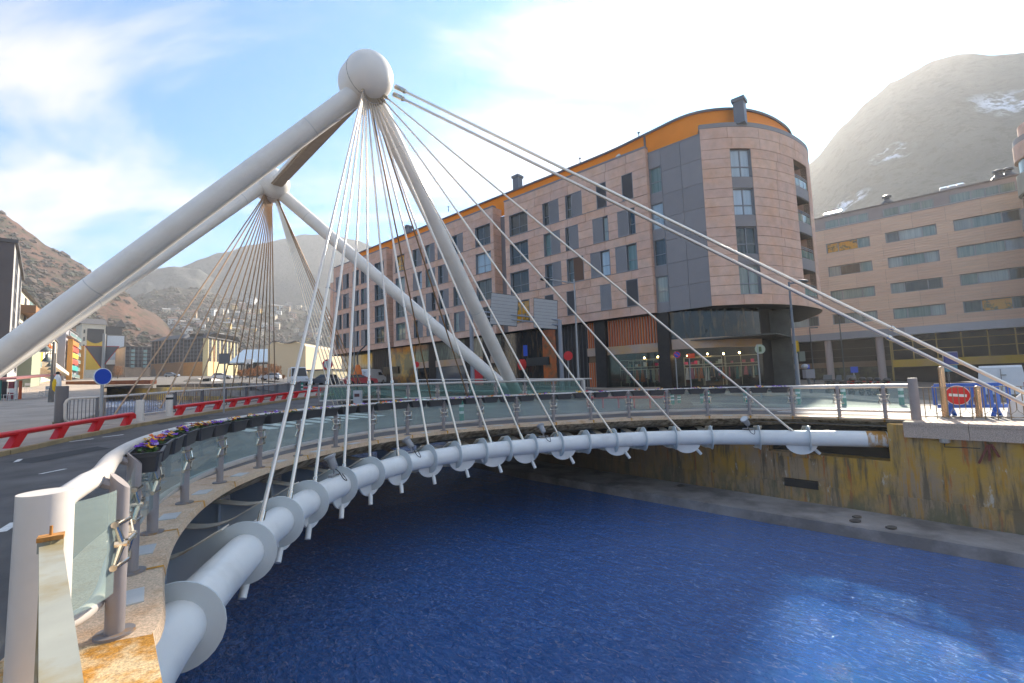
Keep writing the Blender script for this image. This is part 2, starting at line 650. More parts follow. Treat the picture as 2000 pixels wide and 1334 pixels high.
# ---- right river wall, its footing ledge and coping
def mat_wall():
    m = mat('stained_concrete', (0.40, 0.30, 0.17), 0.9, var=0.3, vscale=1.1, coords='World', bump=0.7, bscale=9)
    t = m.node_tree
    bs = t.nodes['Principled BSDF']
    gn = t.nodes.new('ShaderNodeNewGeometry')
    def ns(sc, st, det=7, off=(0, 0, 0)):
        mp = t.nodes.new('ShaderNodeMapping')
        mp.inputs['Scale'].default_value = st
        mp.inputs['Location'].default_value = off
        t.links.new(gn.outputs['Position'], mp.inputs[0])
        n = t.nodes.new('ShaderNodeTexNoise')
        n.inputs['Scale'].default_value = sc
        n.inputs['Detail'].default_value = det
        n.inputs['Roughness'].default_value = 0.65
        t.links.new(mp.outputs[0], n.inputs['Vector'])
        return n.outputs[0]
    def ramp(x, a, b_):
        r = t.nodes.new('ShaderNodeValToRGB')
        r.color_ramp.elements[0].position = a
        r.color_ramp.elements[1].position = b_
        t.links.new(x, r.inputs[0])
        return r.outputs[0]
    def mixc(f, c1, c2):
        mx_ = t.nodes.new('ShaderNodeMixRGB')
        t.links.new(f, mx_.inputs[0])
        for k, c_ in ((1, c1), (2, c2)):
            if isinstance(c_, tuple):
                mx_.inputs[k].default_value = (*c_, 1)
            else:
                t.links.new(c_, mx_.inputs[k])
        return mx_.outputs[0]
    def mul(a_, b_):
        k = t.nodes.new('ShaderNodeMath')
        k.operation = 'MULTIPLY'
        t.links.new(a_, k.inputs[0])
        if isinstance(b_, float):
            k.inputs[1].default_value = b_
        else:
            t.links.new(b_, k.inputs[1])
        return k.outputs[0]
    sx = t.nodes.new('ShaderNodeSeparateXYZ')
    t.links.new(gn.outputs['Position'], sx.inputs[0])
    def rng(x, a, b_, c_, d_):
        r = t.nodes.new('ShaderNodeMapRange')
        for k, q in zip(('From Min', 'From Max', 'To Min', 'To Max'), (a, b_, c_, d_)):
            r.inputs[k].default_value = q
        t.links.new(x, r.inputs[0])
        return r.outputs[0]
    col = mixc(ramp(ns(0.55, (1, 1, 1)), 0.42, 0.6), (0.36, 0.25, 0.15), (0.52, 0.29, 0.045))
    col = mixc(mul(ramp(ns(4.6, (1, 1, 0.12)), 0.5, 0.62), 0.8), col, (0.10, 0.08, 0.05))
    col = mixc(mul(ramp(ns(5.5, (1, 1, 0.09), off=(5, 3, 1)), 0.55, 0.62), 0.8), col, (0.5, 0.24, 0.02))
    col = mixc(mul(ramp(ns(6.0, (1, 1, 0.08), off=(9, 1, 1)), 0.60, 0.66), 0.8), col, (0.45, 0.12, 0.02))
    col = mixc(mul(ramp(ns(4.4, (1, 1, 0.3), off=(2, 8, 1)), 0.62, 0.68), 0.7), col, (0.60, 0.55, 0.46))
    low = rng(sx.outputs[2], -2.95, -1.9, 1.0, 0.0)
    col = mixc(mul(mul(ramp(ns(2.3, (1, 1, 0.4), off=(1, 1, 7)), 0.46, 0.58), low), 0.9), col, (0.06, 0.08, 0.025))
    col = mixc(mul(low, 0.35), col, (0.28, 0.24, 0.18))
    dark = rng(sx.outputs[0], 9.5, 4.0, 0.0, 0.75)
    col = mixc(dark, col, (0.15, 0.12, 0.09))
    t.links.new(col, bs.inputs['Base Color'])
    return m
M_WALL = mat_wall()
wall = thing('river_wall', 'tall ochre and rust stained concrete river wall under the granite coping', 'wall', UV(18.7, -6, -3))
def zoff(v):
    return max(0.0, 0.04 * (-v - 22))
def wallrun(u0, u1, v0, v1, z0, z1):
    b = MB()
    vs_ = [v0 + (v1 - v0) * k / 20 for k in range(21)]
    for a_, c_ in zip(vs_, vs_[1:]):
        b.hexa([UV(u0, a_, z0), UV(u1, a_, z0), UV(u1, c_, z0), UV(u0, c_, z0), UV(u0, a_, z1 + zoff(a_)), UV(u1, a_, z1 + zoff(a_)), UV(u1, c_, z1 + zoff(c_)), UV(u0, c_, z1 + zoff(c_))])
    return b
# face pieces: right of the tube recess, under it, and the long run beneath the deck
RV0, RV1 = -5.35, -3.35        # recess of the tube end (v)
wallrun(18.7, 19.6, RV1, 40, -3.6, -0.10).build('wall_face', M_WALL, wall, smooth=0)
wallrun(18.702, 19.6, -7.0, RV1, -3.6, -1.28).build('wall_face', M_WALL, wall, smooth=0)
wallrun(18.704, 19.6, -60, -7.0, -3.6, -0.95).build('wall_face', M_WALL, wall, smooth=0)
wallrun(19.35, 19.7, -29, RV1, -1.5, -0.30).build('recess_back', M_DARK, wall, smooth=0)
wallrun(18.70, 19.6, -60, -29, -1.0, -0.02).build('wall_face', M_WALL, wall, smooth=0)
bb = MB()
bb.hexa([UV(18.62, -6.55, -2.15), UV(18.72, -6.55, -2.15), UV(18.72, -5.35, -2.15), UV(18.62, -5.35, -2.15), UV(18.62, -6.55, -1.40), UV(18.72, -6.55, -1.40), UV(18.72, -5.35, -1.40), UV(18.62, -5.35, -1.40)])
bb.build('patch_panel', M_WALL, wall, smooth=0)
wallrun(18.655, 18.69, -28, 40, -3.6, -2.32).build('wall_base', M_WALL, wall, smooth=0)
bb = MB()
bb.hexa([UV(18.60, -6.45, -2.45), UV(18.71, -6.45, -2.45), UV(18.71, -5.4, -2.45), UV(18.60, -5.4, -2.45), UV(18.60, -6.45, -2.18), UV(18.71, -6.45, -2.18), UV(18.71, -5.4, -2.18), UV(18.60, -5.4, -2.18)])
bb.build('drain_mouth', M_DARK, wall, smooth=0)
M_LEDGE = mat('ledge_concrete', (0.30, 0.28, 0.265), 0.9, var=0.22, vscale=0.8, coords='World', bump=0.5, bscale=14, col2=(0.17, 0.16, 0.155), c2scale=0.7)
b = MB()
prof = [(-60, 15.2), (-30, 15.6), (-18.5, 16.0), (-12.2, 16.21), (-8, 16.4), (-4.3, 16.63), (-0.6, 16.85), (8, 17.2), (40, 17.4)]
top, edge, low = [], [], []
for v, u in prof:
    z = -2.95 + zoff(v)
    top.append(UV(18.72, v, z + 0.02))
    edge.append(UV(u, v, z))
    low.append(UV(u - 0.05, v, z - 0.9))
b.strip(top, edge)
b.strip(edge, low)
b.build('river_ledge', M_LEDGE, smooth=0, kind='structure', origin=(0, 0, 0))
M_STONE = mat('river_stone', (0.10, 0.09, 0.08), 0.9)
for px, py, r_, lb in ((1674, 1011, .10, 'dark wet stone on the ledge, upper one of the close pair'), (1671, 1019, .12, 'dark wet stone on the ledge, lower one of the close pair'), (1741, 1032, .11, 'lone dark stone on the ledge right of the pair'), (1330, 950, .12, 'pale crumbled stone on the ledge against the shaded wall')):
    p = onz(px, py, -2.94)
    b = MB()
    b.ball(p + Vector((0, 0, .03)), r_, 7, 5, (1.5, 1, .45))
    b.build('river_stone', M_STONE, label=lb, cat='stone', group='stones on the river ledge')
cop = thing('wall_coping', 'pink granite coping slab running along the top of the right river wall', 'coping', UV(18.6, 0, -0.45))
pa, pb = onz(1763, 825, -0.02), onz(2000, 833, -0.02)
dd = (pb - pa).normalized()
nn = Vector((-dd.y, dd.x, 0))
for k in range(9):
    L_ = 1.45
    q0 = pa + dd * (L_ * k)
    q1 = pa + dd * (L_ * (k + 1) - 0.012)
    b = MB()
    for z0, z1, ins in ((-0.47, -0.09, 0.0), (-0.09, 0.0, -0.03)):
        b.hexa([(*(q0 + nn * ins).xy, z0), (*(q1 + nn * ins).xy, z0), (*(q1 + nn * 1.5).xy, z0), (*(q0 + nn * 1.5).xy, z0), (*(q0 + nn * ins).xy, z1), (*(q1 + nn * ins).xy, z1), (*(q1 + nn * 1.5).xy, z1), (*(q0 + nn * 1.5).xy, z1)])
    b.build('coping_block', M_GRANP, cop, smooth=0)
# left river wall and coping
lw = thing('river_wall', 'grey left bank river wall below the road beside the big white post', 'wall', UV(0, 0, -3))
wallrun(-0.6, -0.02, -200, -5.0, -5, -0.10).build('wall_face', M_WALL, lw, smooth=0)
wallrun(-0.6, -0.02, -5.0, 120, -5, -0.10).build('wall_face', M_WALL, lw, smooth=0)
b = MB()
b.prism([UV(-0.75, -4.45, -0.20), UV(0.29, -4.45, -0.20), UV(0.29, -2.9, -0.20), UV(-0.75, -2.9, -0.20)], (0, 0, 0.212))
b.build('coping_block', M_GRANO, lw, smooth=0)
b = MB()
b.prism([UV(-0.75, -2.88, -0.20), UV(0.29, -2.88, -0.20), UV(0.29, 6, -0.20), UV(-0.75, 6, -0.20)], (0, 0, 0.212))
b.build('coping_block', M_GRANO, lw, smooth=0)

# ================================================================ bridge
POSTS = [(-2.80, 3.32), (-3.59, 4.41), (-4.32, 5.60), (-4.95, 7.02), (-5.34, 8.46), (-5.45, 9.95), (-5.34, 11.50), (-4.97, 12.92), (-4.36, 14.22), (-3.54, 15.38), (-2.50, 16.38), (-1.27, 17.17), (0.08, 17.78), (1.53, 18.22), (3.05, 18.60), (4.65, 18.90), (6.22, 18.93), (7.76, 18.70), (9.20, 18.22), (10.42, 17.42), (11.44, 16.42), (12.26, 15.42)]
P0, PE = Vector((-2.75, 2.75, 0)), Vector((12.78, 14.86, 0))
rail_ctl = [Vector((x, y, 0)) for x, y in POSTS]
EDGE = spline([P0] + rail_ctl + [PE], 8)
ES = lengths(EDGE)
def offset_path(P, d):
    o = []
    for i in range(len(P)):
        a, c = P[max(i - 1, 0)], P[min(i + 1, len(P) - 1)]
        t = (c - a).normalized()
        o.append(P[i] + Vector((t.y, -t.x, 0)) * d)     # +d = towards the river bowl (right of travel)
    return o
FENCE = [Vector((-18.6, 19.2)), Vector((-17.9, 21.2)), Vector((-17.75, 24)), Vector((-17.6, 28)), Vector((-17.5, 33)), Vector((-18.0, 38)), Vector((-19.6, 42.5))]
HOLE = [Vector((5.5, 29.9)), Vector((3.98, 29.8)), Vector((-4, 29.6)), Vector((-11.6, 29.3)), Vector((-12.6, 33)), Vector((-13.5, 40)), Vector((-14.5, 50))]
deck_poly = [p.xy for p in offset_path(EDGE, -0.60)]
deck_poly = [Vector((-3.6, 2.6))] + deck_poly + [Vector((13.6, 15.9)), Vector((14.2, 22))] + HOLE + [Vector((-21, 50))] + [p.copy() for p in reversed(FENCE)] + [Vector((-16, 15)), Vector((-8, 7))]
bridge = thing('cable_stayed_bridge', 'white cable stayed bridge with ball headed towers and a curved deck over the blue river', 'bridge', (-4, 14, 0))
M_DECKS = mat('deck_side', (0.30, 0.28, 0.25), 0.9, var=0.2, vscale=2, coords='World')
o = sheet('bridge_deck', deck_poly, M_DECKS, dz=-0.07, step=2.5, thick=0.24)
o.parent = bridge
o.location = (4, -14, 0)
HOME[o.name] = HOME[bridge.name]
# edge beam: granite strip outside the posts with a stained sloping soffit
b = MB()
e_in, e_out, e_low, e_s1, e_s2 = [offset_path(EDGE, d)[7:] for d in (-0.55, 0.24, 0.26, -0.16, -0.95)]
up = lambda P, z: [Vector((p.x, p.y, z)) for p in P]
b.strip(up(e_in, 0.012), up(e_out, 0.012))
b.strip(up(e_out, 0.012), up(e_low, -0.085))
b.build('edge_strip', M_GRAN, bridge, smooth=30)
b = MB()
b.strip(up(e_low, -0.0851), up(e_s1, -0.34))
b.strip(up(e_s1, -0.34), up(e_s2, -0.50))
b.build('edge_soffit', M_SOFF, bridge, smooth=30)
# the mounting plates (light metal lids) set in the granite strip
M_LID = mat('lid_metal', (0.55, 0.55, 0.53), 0.5, metal=0.3, var=.1, coords='World')
for i in range(1, 21):
    d = (lengths([P0] + rail_ctl)[i + 1] + lengths([P0] + rail_ctl)[i]) / 2
    p, t = along(EDGE, ES, d)
    n_ = Vector((t.y, -t.x, 0))
    b = MB()
    b.bar(p + n_ * .02 - t * .17 + Vector((0, 0, .016)), p + n_ * .02 + t * .17 + Vector((0, 0, .016)), .2, .012)
    b.build('lid_plate', M_LID, bridge, smooth=0)

# deck tube
TUBE = spline([Vector((x, y, -0.62)) for x, y in ((-2.15, 1.7), (-2.62, 2.75), (-2.98, 3.65), (-3.33, 4.62), (-3.72, 6.1), (-4.06, 7.7), (-4.20, 9.25), (-4.13, 10.8), (-3.83, 12.2), (-3.35, 13.4), (-2.68, 14.35), (-1.85, 15.1), (-0.85, 15.68), (0.45, 16.25), (2.0, 16.78), (3.6, 17.12), (5.3, 17.26), (6.7, 17.1), (8.0, 16.78), (9.3, 16.28), (10.4, 15.82), (11.2, 15.46), (11.97, 15.12))], 8)
TS = lengths(TUBE)
b = MB()
b.tube(TUBE, 0.26, 24)
b.build('deck_tube', M_TUBE, bridge)
b = MB()
endp, endt = along(TUBE, TS, TS[-1])
b.tube([endp - endt * .55, endp - endt * .03], 0.263, 24)
b.build('tube_rust_band', mat('rusted_paint', (0.62, 0.60, 0.56), 0.6, coords='World', col2=(0.42, 0.20, 0.03), c2scale=5, c2pos=(0.42, 0.55), stretch=(1, 1, .3)), bridge)
ring_px = [345, 477, 544, 601, 666, 725, 783, 838, 890, 944, 992, 1042, 1093, 1146, 1200, 1258, 1318, 1389, 1483, 1580]
ring_d = []
lo = 1.2
for px in ring_px:
    d = arc_at_px(TUBE, TS, px, lo, lo + 3.2)
    ring_d.append(d)
    lo = d + 0.3
b_outline = None
RR = 0.43
for d in ring_d:
    p, t = along(TUBE, TS, d)
    inn = Vector((-t.y, t.x, 0))                        # towards the deck (left of travel)
    if inn.dot(Vector((3.5, 9.5, 0)) - p) > 0:
        inn = -inn
    rib = MB()
    outl = []
    top = [(2.9, .10), (2.2, .09), (1.6, .03), (1.15, -.01), (0.8, .06), (0.5, .22), (0.25, .36)]
    arc = [(RR * math.cos(a), RR * math.sin(a)) for a in [R(65 - 11.6 * k) * 1 for k in range(0, 27)]]
    arc = [(-x if False else x, y) for x, y in arc]
    # section coordinates: s>0 towards the deck
    ring = [(RR * math.cos(R(a)), RR * math.sin(R(a))) for a in range(70, -250, -16)]
    # walk: deck top -> ring top -> around the river side -> ring bottom -> deck bottom
    ring = [(RR * math.cos(R(a)), RR * math.sin(R(a))) for a in range(75, 290, 13)]
    bot = [(0.25, -.43), (0.8, -.47), (1.5, -.52), (2.9, -.52)]
    pts2 = top + ring + bot
    rib.prism([p + inn * s_ + Vector((0, 0, z_)) - t * .011 for s_, z_ in pts2], t * .022)
    r_o = rib.build('rib', M_STEEL_B, bridge, smooth=30)
    for wd, line in ((.26, top), (.16, [(0.6, -.445), (1.5, -.522), (2.9, -.522)])):
        sl_ = spline([Vector((s_, 0, z_)) for s_, z_ in line], 3)
        pa_ = [p + inn * q.x + Vector((0, 0, q.z + (.012 if wd == .26 else -.012))) for q in sl_]
        fl = MB()
        for q0, q1 in zip(pa_, pa_[1:]):
            fl.bar(q0, q1 + (q1 - q0).normalized() * .012, wd, .018)
        fl.build('rib_flange', mat('flange_paint', (0.70, 0.62, 0.50), 0.5, var=.15, vscale=2, coords='World', col2=(.42, .24, .09), c2scale=1.8, c2pos=(.58, .7)), r_o, smooth=0)
    for s_ in (0.95, 1.75):
        st = MB()
        st.bar(p + inn * s_ + Vector((0, 0, -.47)), p + inn * s_ + Vector((0, 0, .02)), .02, .16, up=t)
        st.build('stiffener', M_STEEL_B, r_o, smooth=0)

# towers
N1 = at(714, 157, 18.5)
N2 = onz(530, 362, N1.z)
LF = gnd(-225, 863)
MID = (N1 + N2) / 2
RF = 2 * MID - LF
RF.z = g(RF.x, RF.y)
axis = (N2 - N1).normalized()
for tip in (N1, N2):
    b = MB()
    prof = []
    Rh, hl = 0.98, 0.35
    for k in range(0, 9):
        a = -PI / 2 + PI / 2 * k / 8
        prof.append((max(Rh * math.cos(a), .001), -hl + Rh * math.sin(a)))
    for k in range(0, 9):
        a = PI / 2 * k / 8
        prof.append((max(Rh * math.cos(a), .001), hl + Rh * math.sin(a)))
    b.lathe(prof, tip, 32, axis)
    o = b.build('tower_head', M_STEEL_W, bridge)
    b = MB()
    circ = []
    for k in range(40):
        a = 2 * PI * k / 40
        uu_ = axis.cross(Vector((0, 0, 1))).normalized()
        vv_ = axis.cross(uu_)
        circ.append(tip - axis * .35 + (uu_ * math.cos(a) + vv_ * math.sin(a)) * Rh)
    b.tube(circ, .008, 6, closed=True)
    b.build('weld_seam', M_DARK, o)
legs = []
for tip_, dia in ((N1, .84), (N2, .84)):
    for foot in (LF, RF):
        b = MB()
        tip = (N1 if tip_ is N1 else N2) + (Vector((0, 0, -.28 if tip_ is N1 else .44)) if foot is LF else Vector())
        d = (foot - tip)
        r_ = dia / 2 if foot is LF else dia / 2 * .92
        b.tube([tip + d * .02, tip + d * .5, foot - d.normalized() * .3], r_, 28)
        o = b.build('tower_leg', M_STEEL_W, bridge)
        b = MB()
        for f_ in (.14, .62):
            q = tip + d * f_
            b.tube([q - d.normalized() * .02, q + d.normalized() * .02], r_ + .004, 28)
        b.build('weld_band', mat('weld_band_paint', (0.60, 0.58, 0.54), 0.5), o)
b = MB()
b.tube([N1 + axis * .9, N2 - axis * .9], 0.24, 16)
o = b.build('cross_beam', M_STEEL_W, bridge)
b = MB()
sd = axis.cross(Vector((0, 0, 1))).normalized()
b.bar(N1 + axis * 1.1 - Vector((0, 0, .42)), N2 - axis * 1.1 - Vector((0, 0, .42)), .5, .06)
for s_ in (-.3, .3):
    b.tube([N1 + axis * 1.1 + sd * s_ - Vector((0, 0, .36)), N2 - axis * 1.1 + sd * s_ - Vector((0, 0, .36))], .05, 8)
b.build('beam_walkway', mat('walkway_steel', (0.40, 0.31, 0.22), 0.6, var=.1), o, smooth=30)
b = MB()
b.lathe([(1.0, -.1), (1.0, .25), (.7, .6)], RF, 20)
b.build('leg_footing', M_CONC, bridge)

# cables
def cable(head, low, r=0.035, m=None, sock=True, coupler=None, sleeve=.55):
    d = (low - head).normalized()
    st = head + d * .86
    b = MB()
    b.tube([st, low], r, 10)
    o = b.build('cable', m or M_CABLE, bridge)
    ms_ = M_CHROME if m is None else m
    if sock:
        b = MB()
        b.tube([st - d * .05, st + d * .44, st + d * .45, st + d * .50], [r * 2.0, r * 2.0, r * 1.5, r * 1.5], 12)
        b.build('cable_socket', ms_, o)
    if coupler is not None:
        q = head + (low - head) * coupler
        b = MB()
        b.tube([q - d * .05, q + d * .05], r * 1.45, 12)
        b.build('cable_coupler', ms_, o)
        b = MB()
        b.tube([low - d * .22, low + d * .02], r * 1.5, 12)
        b.build('cable_sleeve', ms_, o)
cab_px = [492, 551, 603, 662, 720, 777, 838, 900, 961, 1024, 1097, 1202, 1337, 1561]
M_GUS = M_TUBE
for i, px in enumerate(cab_px):
    # cable meets the tube's upper side: find the tube station seen at that column
    d0 = arc_at_px(TUBE, TS, px + (8 if px < 700 else 3), 1.2)
    p, t = along(TUBE, TS, d0)
    n_ = (N1 - p).normalized()
    low = p + n_ * .24
    tot = (N1 - low).length
    # coupler a little above the handrail height
    f_ = (N1.z - 1.75) / (N1.z - low.z)
    cable(N1, low, 0.036, coupler=f_)
    if i >= 0:
        # half-disc gusset under the tube and the anchor cylinder below it
        b = MB()
        arc = [(.5 * math.cos(R(a)), -.12 - .44 * math.sin(R(a))) for a in range(0, 181, 12)]
        sidev = Vector((t.y, -t.x, 0))
        b.prism([p + t * x_ + Vector((0, 0, z_)) - sidev * .02 for x_, z_ in arc], sidev * .04)
        o = b.build('anchor_gusset', M_GUS, bridge, smooth=30)
        b = MB()
        q = p - n_ * .56
        b.tube([q, q - n_ * .22], .055, 12)
        b.tube([q + n_ * .06, q], .04, 12)
        b.build('anchor_cylinder', M_GUS, o)
# two back stays to the right bank
for a_, b_, h_ in (((2000, 767), 13.2, (745, 156)), ((2000, 789), 12.8, (742, 171))):
    q = at(a_[0], a_[1], b_)
    d = (q - N1).normalized()
    hd_ = at(*h_, 18.5)
    d = (q - hd_).normalized()
    cable(hd_, hd_ + d * ((q - hd_).length + 1.6), 0.052, coupler=.80)
# brown stays dropping behind the glass railing
for px, py, yy in ((679, 790, 29.0), (846, 800, 29.2), (921, 798, 29.3)):
    cable(N1, at(px, py, yy), 0.04, M_BROWNC, coupler=None)
# far fan
far_px = [(222, 812, 19.6), (268, 800, 20.6), (313, 797, 22.2), (347, 793, 24), (376, 789, 26), (405, 786, 27.8), (428, 783, 29.5), (449, 779, 31), (468, 776, 32.4), (484, 774, 33.8), (499, 772, 35), (512, 770, 36.2), (524.5, 768, 37.4), (537, 766, 38.6)]
for px, py, yy in far_px:
    cable(N2, at(px, py, yy), 0.036, M_CABFAR)
for k in range(9):
    f_ = k / 8
    cable(N2, at(652 + 66 * f_, 792 - 12 * f_, 29.2 + 1.0 * f_), 0.03, M_CABLE if k < 6 else M_BROWNC)

# ================================================================ glass railing on the curved edge
def mat_glass(name, tint, milk, mf=0.28):
    m = bpy.data.materials.new(name)
    m.use_nodes = True
    t = m.node_tree
    t.nodes.clear()
    o_ = t.nodes.new('ShaderNodeOutputMaterial')
    tr = t.nodes.new('ShaderNodeBsdfTransparent')
    tr.inputs[0].default_value = (*tint, 1)
    di = t.nodes.new('ShaderNodeBsdfDiffuse')
    di.inputs[0].default_value = (*milk, 1)
    gl = t.nodes.new('ShaderNodeBsdfGlossy')
    gl.inputs['Roughness'].default_value = 0.03
    a_ = t.nodes.new('ShaderNodeMixShader')
    a_.inputs[0].default_value = mf
    fr = t.nodes.new('ShaderNodeFresnel')
    fr.inputs[0].default_value = 1.5
    c_ = t.nodes.new('ShaderNodeMixShader')
    t.links.new(tr.outputs[0], a_.inputs[1])
    t.links.new(di.outputs[0], a_.inputs[2])
    t.links.new(fr.outputs[0], c_.inputs[0])
    t.links.new(a_.outputs[0], c_.inputs[1])
    t.links.new(gl.outputs[0], c_.inputs[2])
    t.links.new(c_.outputs[0], o_.inputs[0])
    return m
M_GLASS = mat_glass('railing_glass', (0.76, 0.90, 0.86), (0.60, 0.72, 0.66), 0.26)
rail = thing('glass_railing', 'curved glass railing with grey posts and white handrail along the river side of the bridge', 'railing', (0, 12, 0))
b = MB()
hr = offset_path(EDGE, -0.15)
b.tube([P0 + Vector((-.02, .02, .93)), hr[4] + Vector((0, 0, 1.02))] + [p + Vector((0, 0, 1.07)) for p in hr[7:-2]] + [PE + Vector((-.05, .05, 1.07))], 0.068, 14)
b.build('handrail', M_RAIL, rail)
b = MB()
lr = offset_path(EDGE, -0.11)
b.tube([p + Vector((0, 0, 0.24)) for p in lr[0:-1]], 0.05, 12)
b.build('lower_rail', M_RAIL, rail)
for c_, h_, r_ in ((P0, 1.10, .125), (PE, 1.32, .125)):
    b = MB()
    b.tube([c_ + Vector((0, 0, -.05)), c_ + Vector((0, 0, h_))], [r_ * 1.05, r_], 28)
    b.build('end_post', M_RAIL if c_ is P0 else M_POST, rail)
M_RUSTP = mat('rusty_base', (0.21, 0.19, 0.185), 0.6, coords='World', col2=(0.33, 0.17, 0.05), c2scale=11, c2pos=(.52, .68))
def clamp(b, p, t, n_, big):
    "stainless bracket: two rods across the post joined by K shaped arms, holding the glass on both sides"
    for s_ in (-1, 1):
        for z in (.78, .50):
            b.tube([p + n_ * .045, p + n_ * .045 + t * (s_ * .17)] if False else [p + n_ * .062 + Vector((0, 0, z)), p + n_ * .03 + t * (s_ * .17) + Vector((0, 0, z))], .013, 8)
            for q in (.10, .155):
                b.tube([p + n_ * .02 + t * (s_ * (q - .018)) + Vector((0, 0, z)), p + n_ * .02 + t * (s_ * (q + .018)) + Vector((0, 0, z))], .022, 8)
        mid = p + n_ * .05 + t * (s_ * .105) + Vector((0, 0, .64))
        for z in (.78, .50):
            b.tube([p + n_ * .02 + t * (s_ * .155) + Vector((0, 0, z)), mid], [.013, .021], 8)
        b.tube([mid - n_ * .04, mid + n_ * .03], .026, 8)
    b.tube([p + n_ * .07 - t * .10 + Vector((0, 0, .64)), p + n_ * .07 + t * .10 + Vector((0, 0, .64))], .017, 8)
for i, q in enumerate(rail_ctl):
    d = min(range(len(EDGE)), key=lambda k: (EDGE[k] - q).length)
    t = (EDGE[min(d + 1, len(EDGE) - 1)] - EDGE[d - 1]).normalized()
    n_ = Vector((t.y, -t.x, 0))
    b = MB()
    r_ = .056
    b.tube([q + Vector((0, 0, -.02)), q + Vector((0, 0, 1.05))], r_, 16)
    # slanted top towards the handrail
    k0 = len(b.v) - 16
    for k in range(16):
        v = Vector(b.v[k0 + k])
        off = (v - q).dot(n_) / r_
        b.v[k0 + k] = (v.x, v.y, 1.05 - .06 * off)
    b.tube([q + Vector((0, 0, 1.0)), q - n_ * .13 + Vector((0, 0, 1.06))], .035, 8)
    po = b.build('post', M_POST, rail)
    b = MB()
    b.tube([q + Vector((0, 0, .008)), q + Vector((0, 0, .03))], .115, 18)
    b.build('base_plate', M_RUSTP, po)
    b = MB()
    clamp(b, q, t, n_, i < 6)
    b.build('glass_clamp', M_CHROME, rail)
M_STREAK = mat('rust_streak', (0.55, 0.25, 0.02), 0.9, var=.4, vscale=12, coords='World')
for i, q in enumerate(rail_ctl[1:], 1):
    d = min(range(len(EDGE)), key=lambda k: (EDGE[k] - q).length)
    t = (EDGE[min(d + 1, len(EDGE) - 1)] - EDGE[d - 1]).normalized()
    n_ = Vector((t.y, -t.x, 0))
    b = MB()
    w0 = random.uniform(.02, .035)
    b.poly([q + n_ * .10 - t * w0 + Vector((0, 0, .0155)), q + n_ * .10 + t * w0 + Vector((0, 0, .0155)), q + n_ * .243 + t * w0 * 1.3 + Vector((0, 0, .0155)), q + n_ * .243 - t * w0 * .8 + Vector((0, 0, .0155))])
    b.poly([q + n_ * .244 - t * w0 * .8 + Vector((0, 0, .015)), q + n_ * .244 + t * w0 * 1.3 + Vector((0, 0, .015)), q + n_ * .263 + t * w0 + Vector((0, 0, -.08)), q + n_ * .263 - t * w0 * .5 + Vector((0, 0, -.08))])
    b.build('rust_stain', M_STREAK, bridge, smooth=0)
allp = [P0] + rail_ctl + [PE]
gl_path = offset_path(EDGE, 0.0)
dl = lengths(EDGE)
for a_, c_ in zip(allp, allp[1:]):
    ia = min(range(len(EDGE)), key=lambda k: (EDGE[k] - a_).length)
    ic = min(range(len(EDGE)), key=lambda k: (EDGE[k] - c_).length)
    b = MB()
    s0, s1 = dl[ia] + .10, dl[ic] - .10
    top, bot, top2, bot2 = [], [], [], []
    for k in range(5):
        p, t = along(EDGE, ES, s0 + (s1 - s0) * k / 4)
        n_ = Vector((t.y, -t.x, 0))
        for off, T, B in ((.015, top, bot), (.003, top2, bot2)):
            T.append(p + n_ * off + Vector((0, 0, 1.0)))
            B.append(p + n_ * off + Vector((0, 0, .32)))
    b.strip(bot, top)
    b.build('glass_pane', M_GLASS, rail, smooth=30)
# ================================================================ stone faced apartment building
QA = Vector((-.7453, .6667, 0))
NA = Vector((-.6667, -.7453, 0))
RZA = math.atan2(.6667, -.7453)
CA = Vector((12.58, 40, 0))
def locA(p, c=CA):
    d = p - c
    return Vector((d.dot(QA), d.dot(NA), p.z))
def pxA(px, py, off=0.0, c=CA):
    q = c + NA * off
    return locA(onplane(px, py, q, QA), c)
def sandstone(name, c, c2):
    return mat(name, c, 0.75, var=0.12, vscale=1.4, coords='World', col2=c2, c2scale=0.55, c2pos=(0.42, 0.7), bump=0.25, bscale=25, obvar=0.05)
M_SAND = sandstone('sandstone', (0.66, 0.43, 0.33), (0.66, 0.38, 0.25))
M_GREYP = mat('grey_cladding', (0.235, 0.215, 0.215), 0.55, var=0.05, vscale=1, coords='World', obvar=0.06)
M_BACKW = mat('joint_backing', (0.17, 0.10, 0.07), 0.9)
M_ORANGE = mat('orange_render', (0.90, 0.25, 0.004), 0.75, var=0.05, vscale=.8, coords='World')
M_FASC = mat('roof_fascia', (0.12, 0.105, 0.11), 0.6)
M_FRAME = mat('window_frame', (0.23, 0.235, 0.25), 0.45)
M_SHUT = mat('shutter_grey', (0.31, 0.30, 0.31), 0.5, obvar=.05)
M_SHUTD = mat('shutter_dark', (0.10, 0.095, 0.10), 0.6)
M_SHUTB = mat('shutter_brown', (0.20, 0.11, 0.07), 0.6)
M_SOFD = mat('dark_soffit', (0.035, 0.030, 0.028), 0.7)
def pane_mat(name, a, b, stripe=9.0, em=None):
    m = mat(name, a, 0.06, spec=0.6, col2=b, c2scale=1.3, c2pos=(.35, .65), stretch=(stripe / 2, 1, .12), coords='Object', obvar=.25)
    return m
PANES = [pane_mat('pane_dark', (0.018, 0.024, 0.024), (0.05, 0.055, 0.05)), pane_mat('pane_teal_curtain', (0.10, 0.17, 0.15), (0.22, 0.29, 0.25)), pane_mat('pane_pale_curtain', (0.36, 0.40, 0.36), (0.22, 0.26, 0.24), 14), pane_mat('pane_smoke', (0.05, 0.055, 0.05), (0.12, 0.13, 0.11)), pane_mat('pane_sky', (0.42, 0.50, 0.54), (0.34, 0.42, 0.46))]
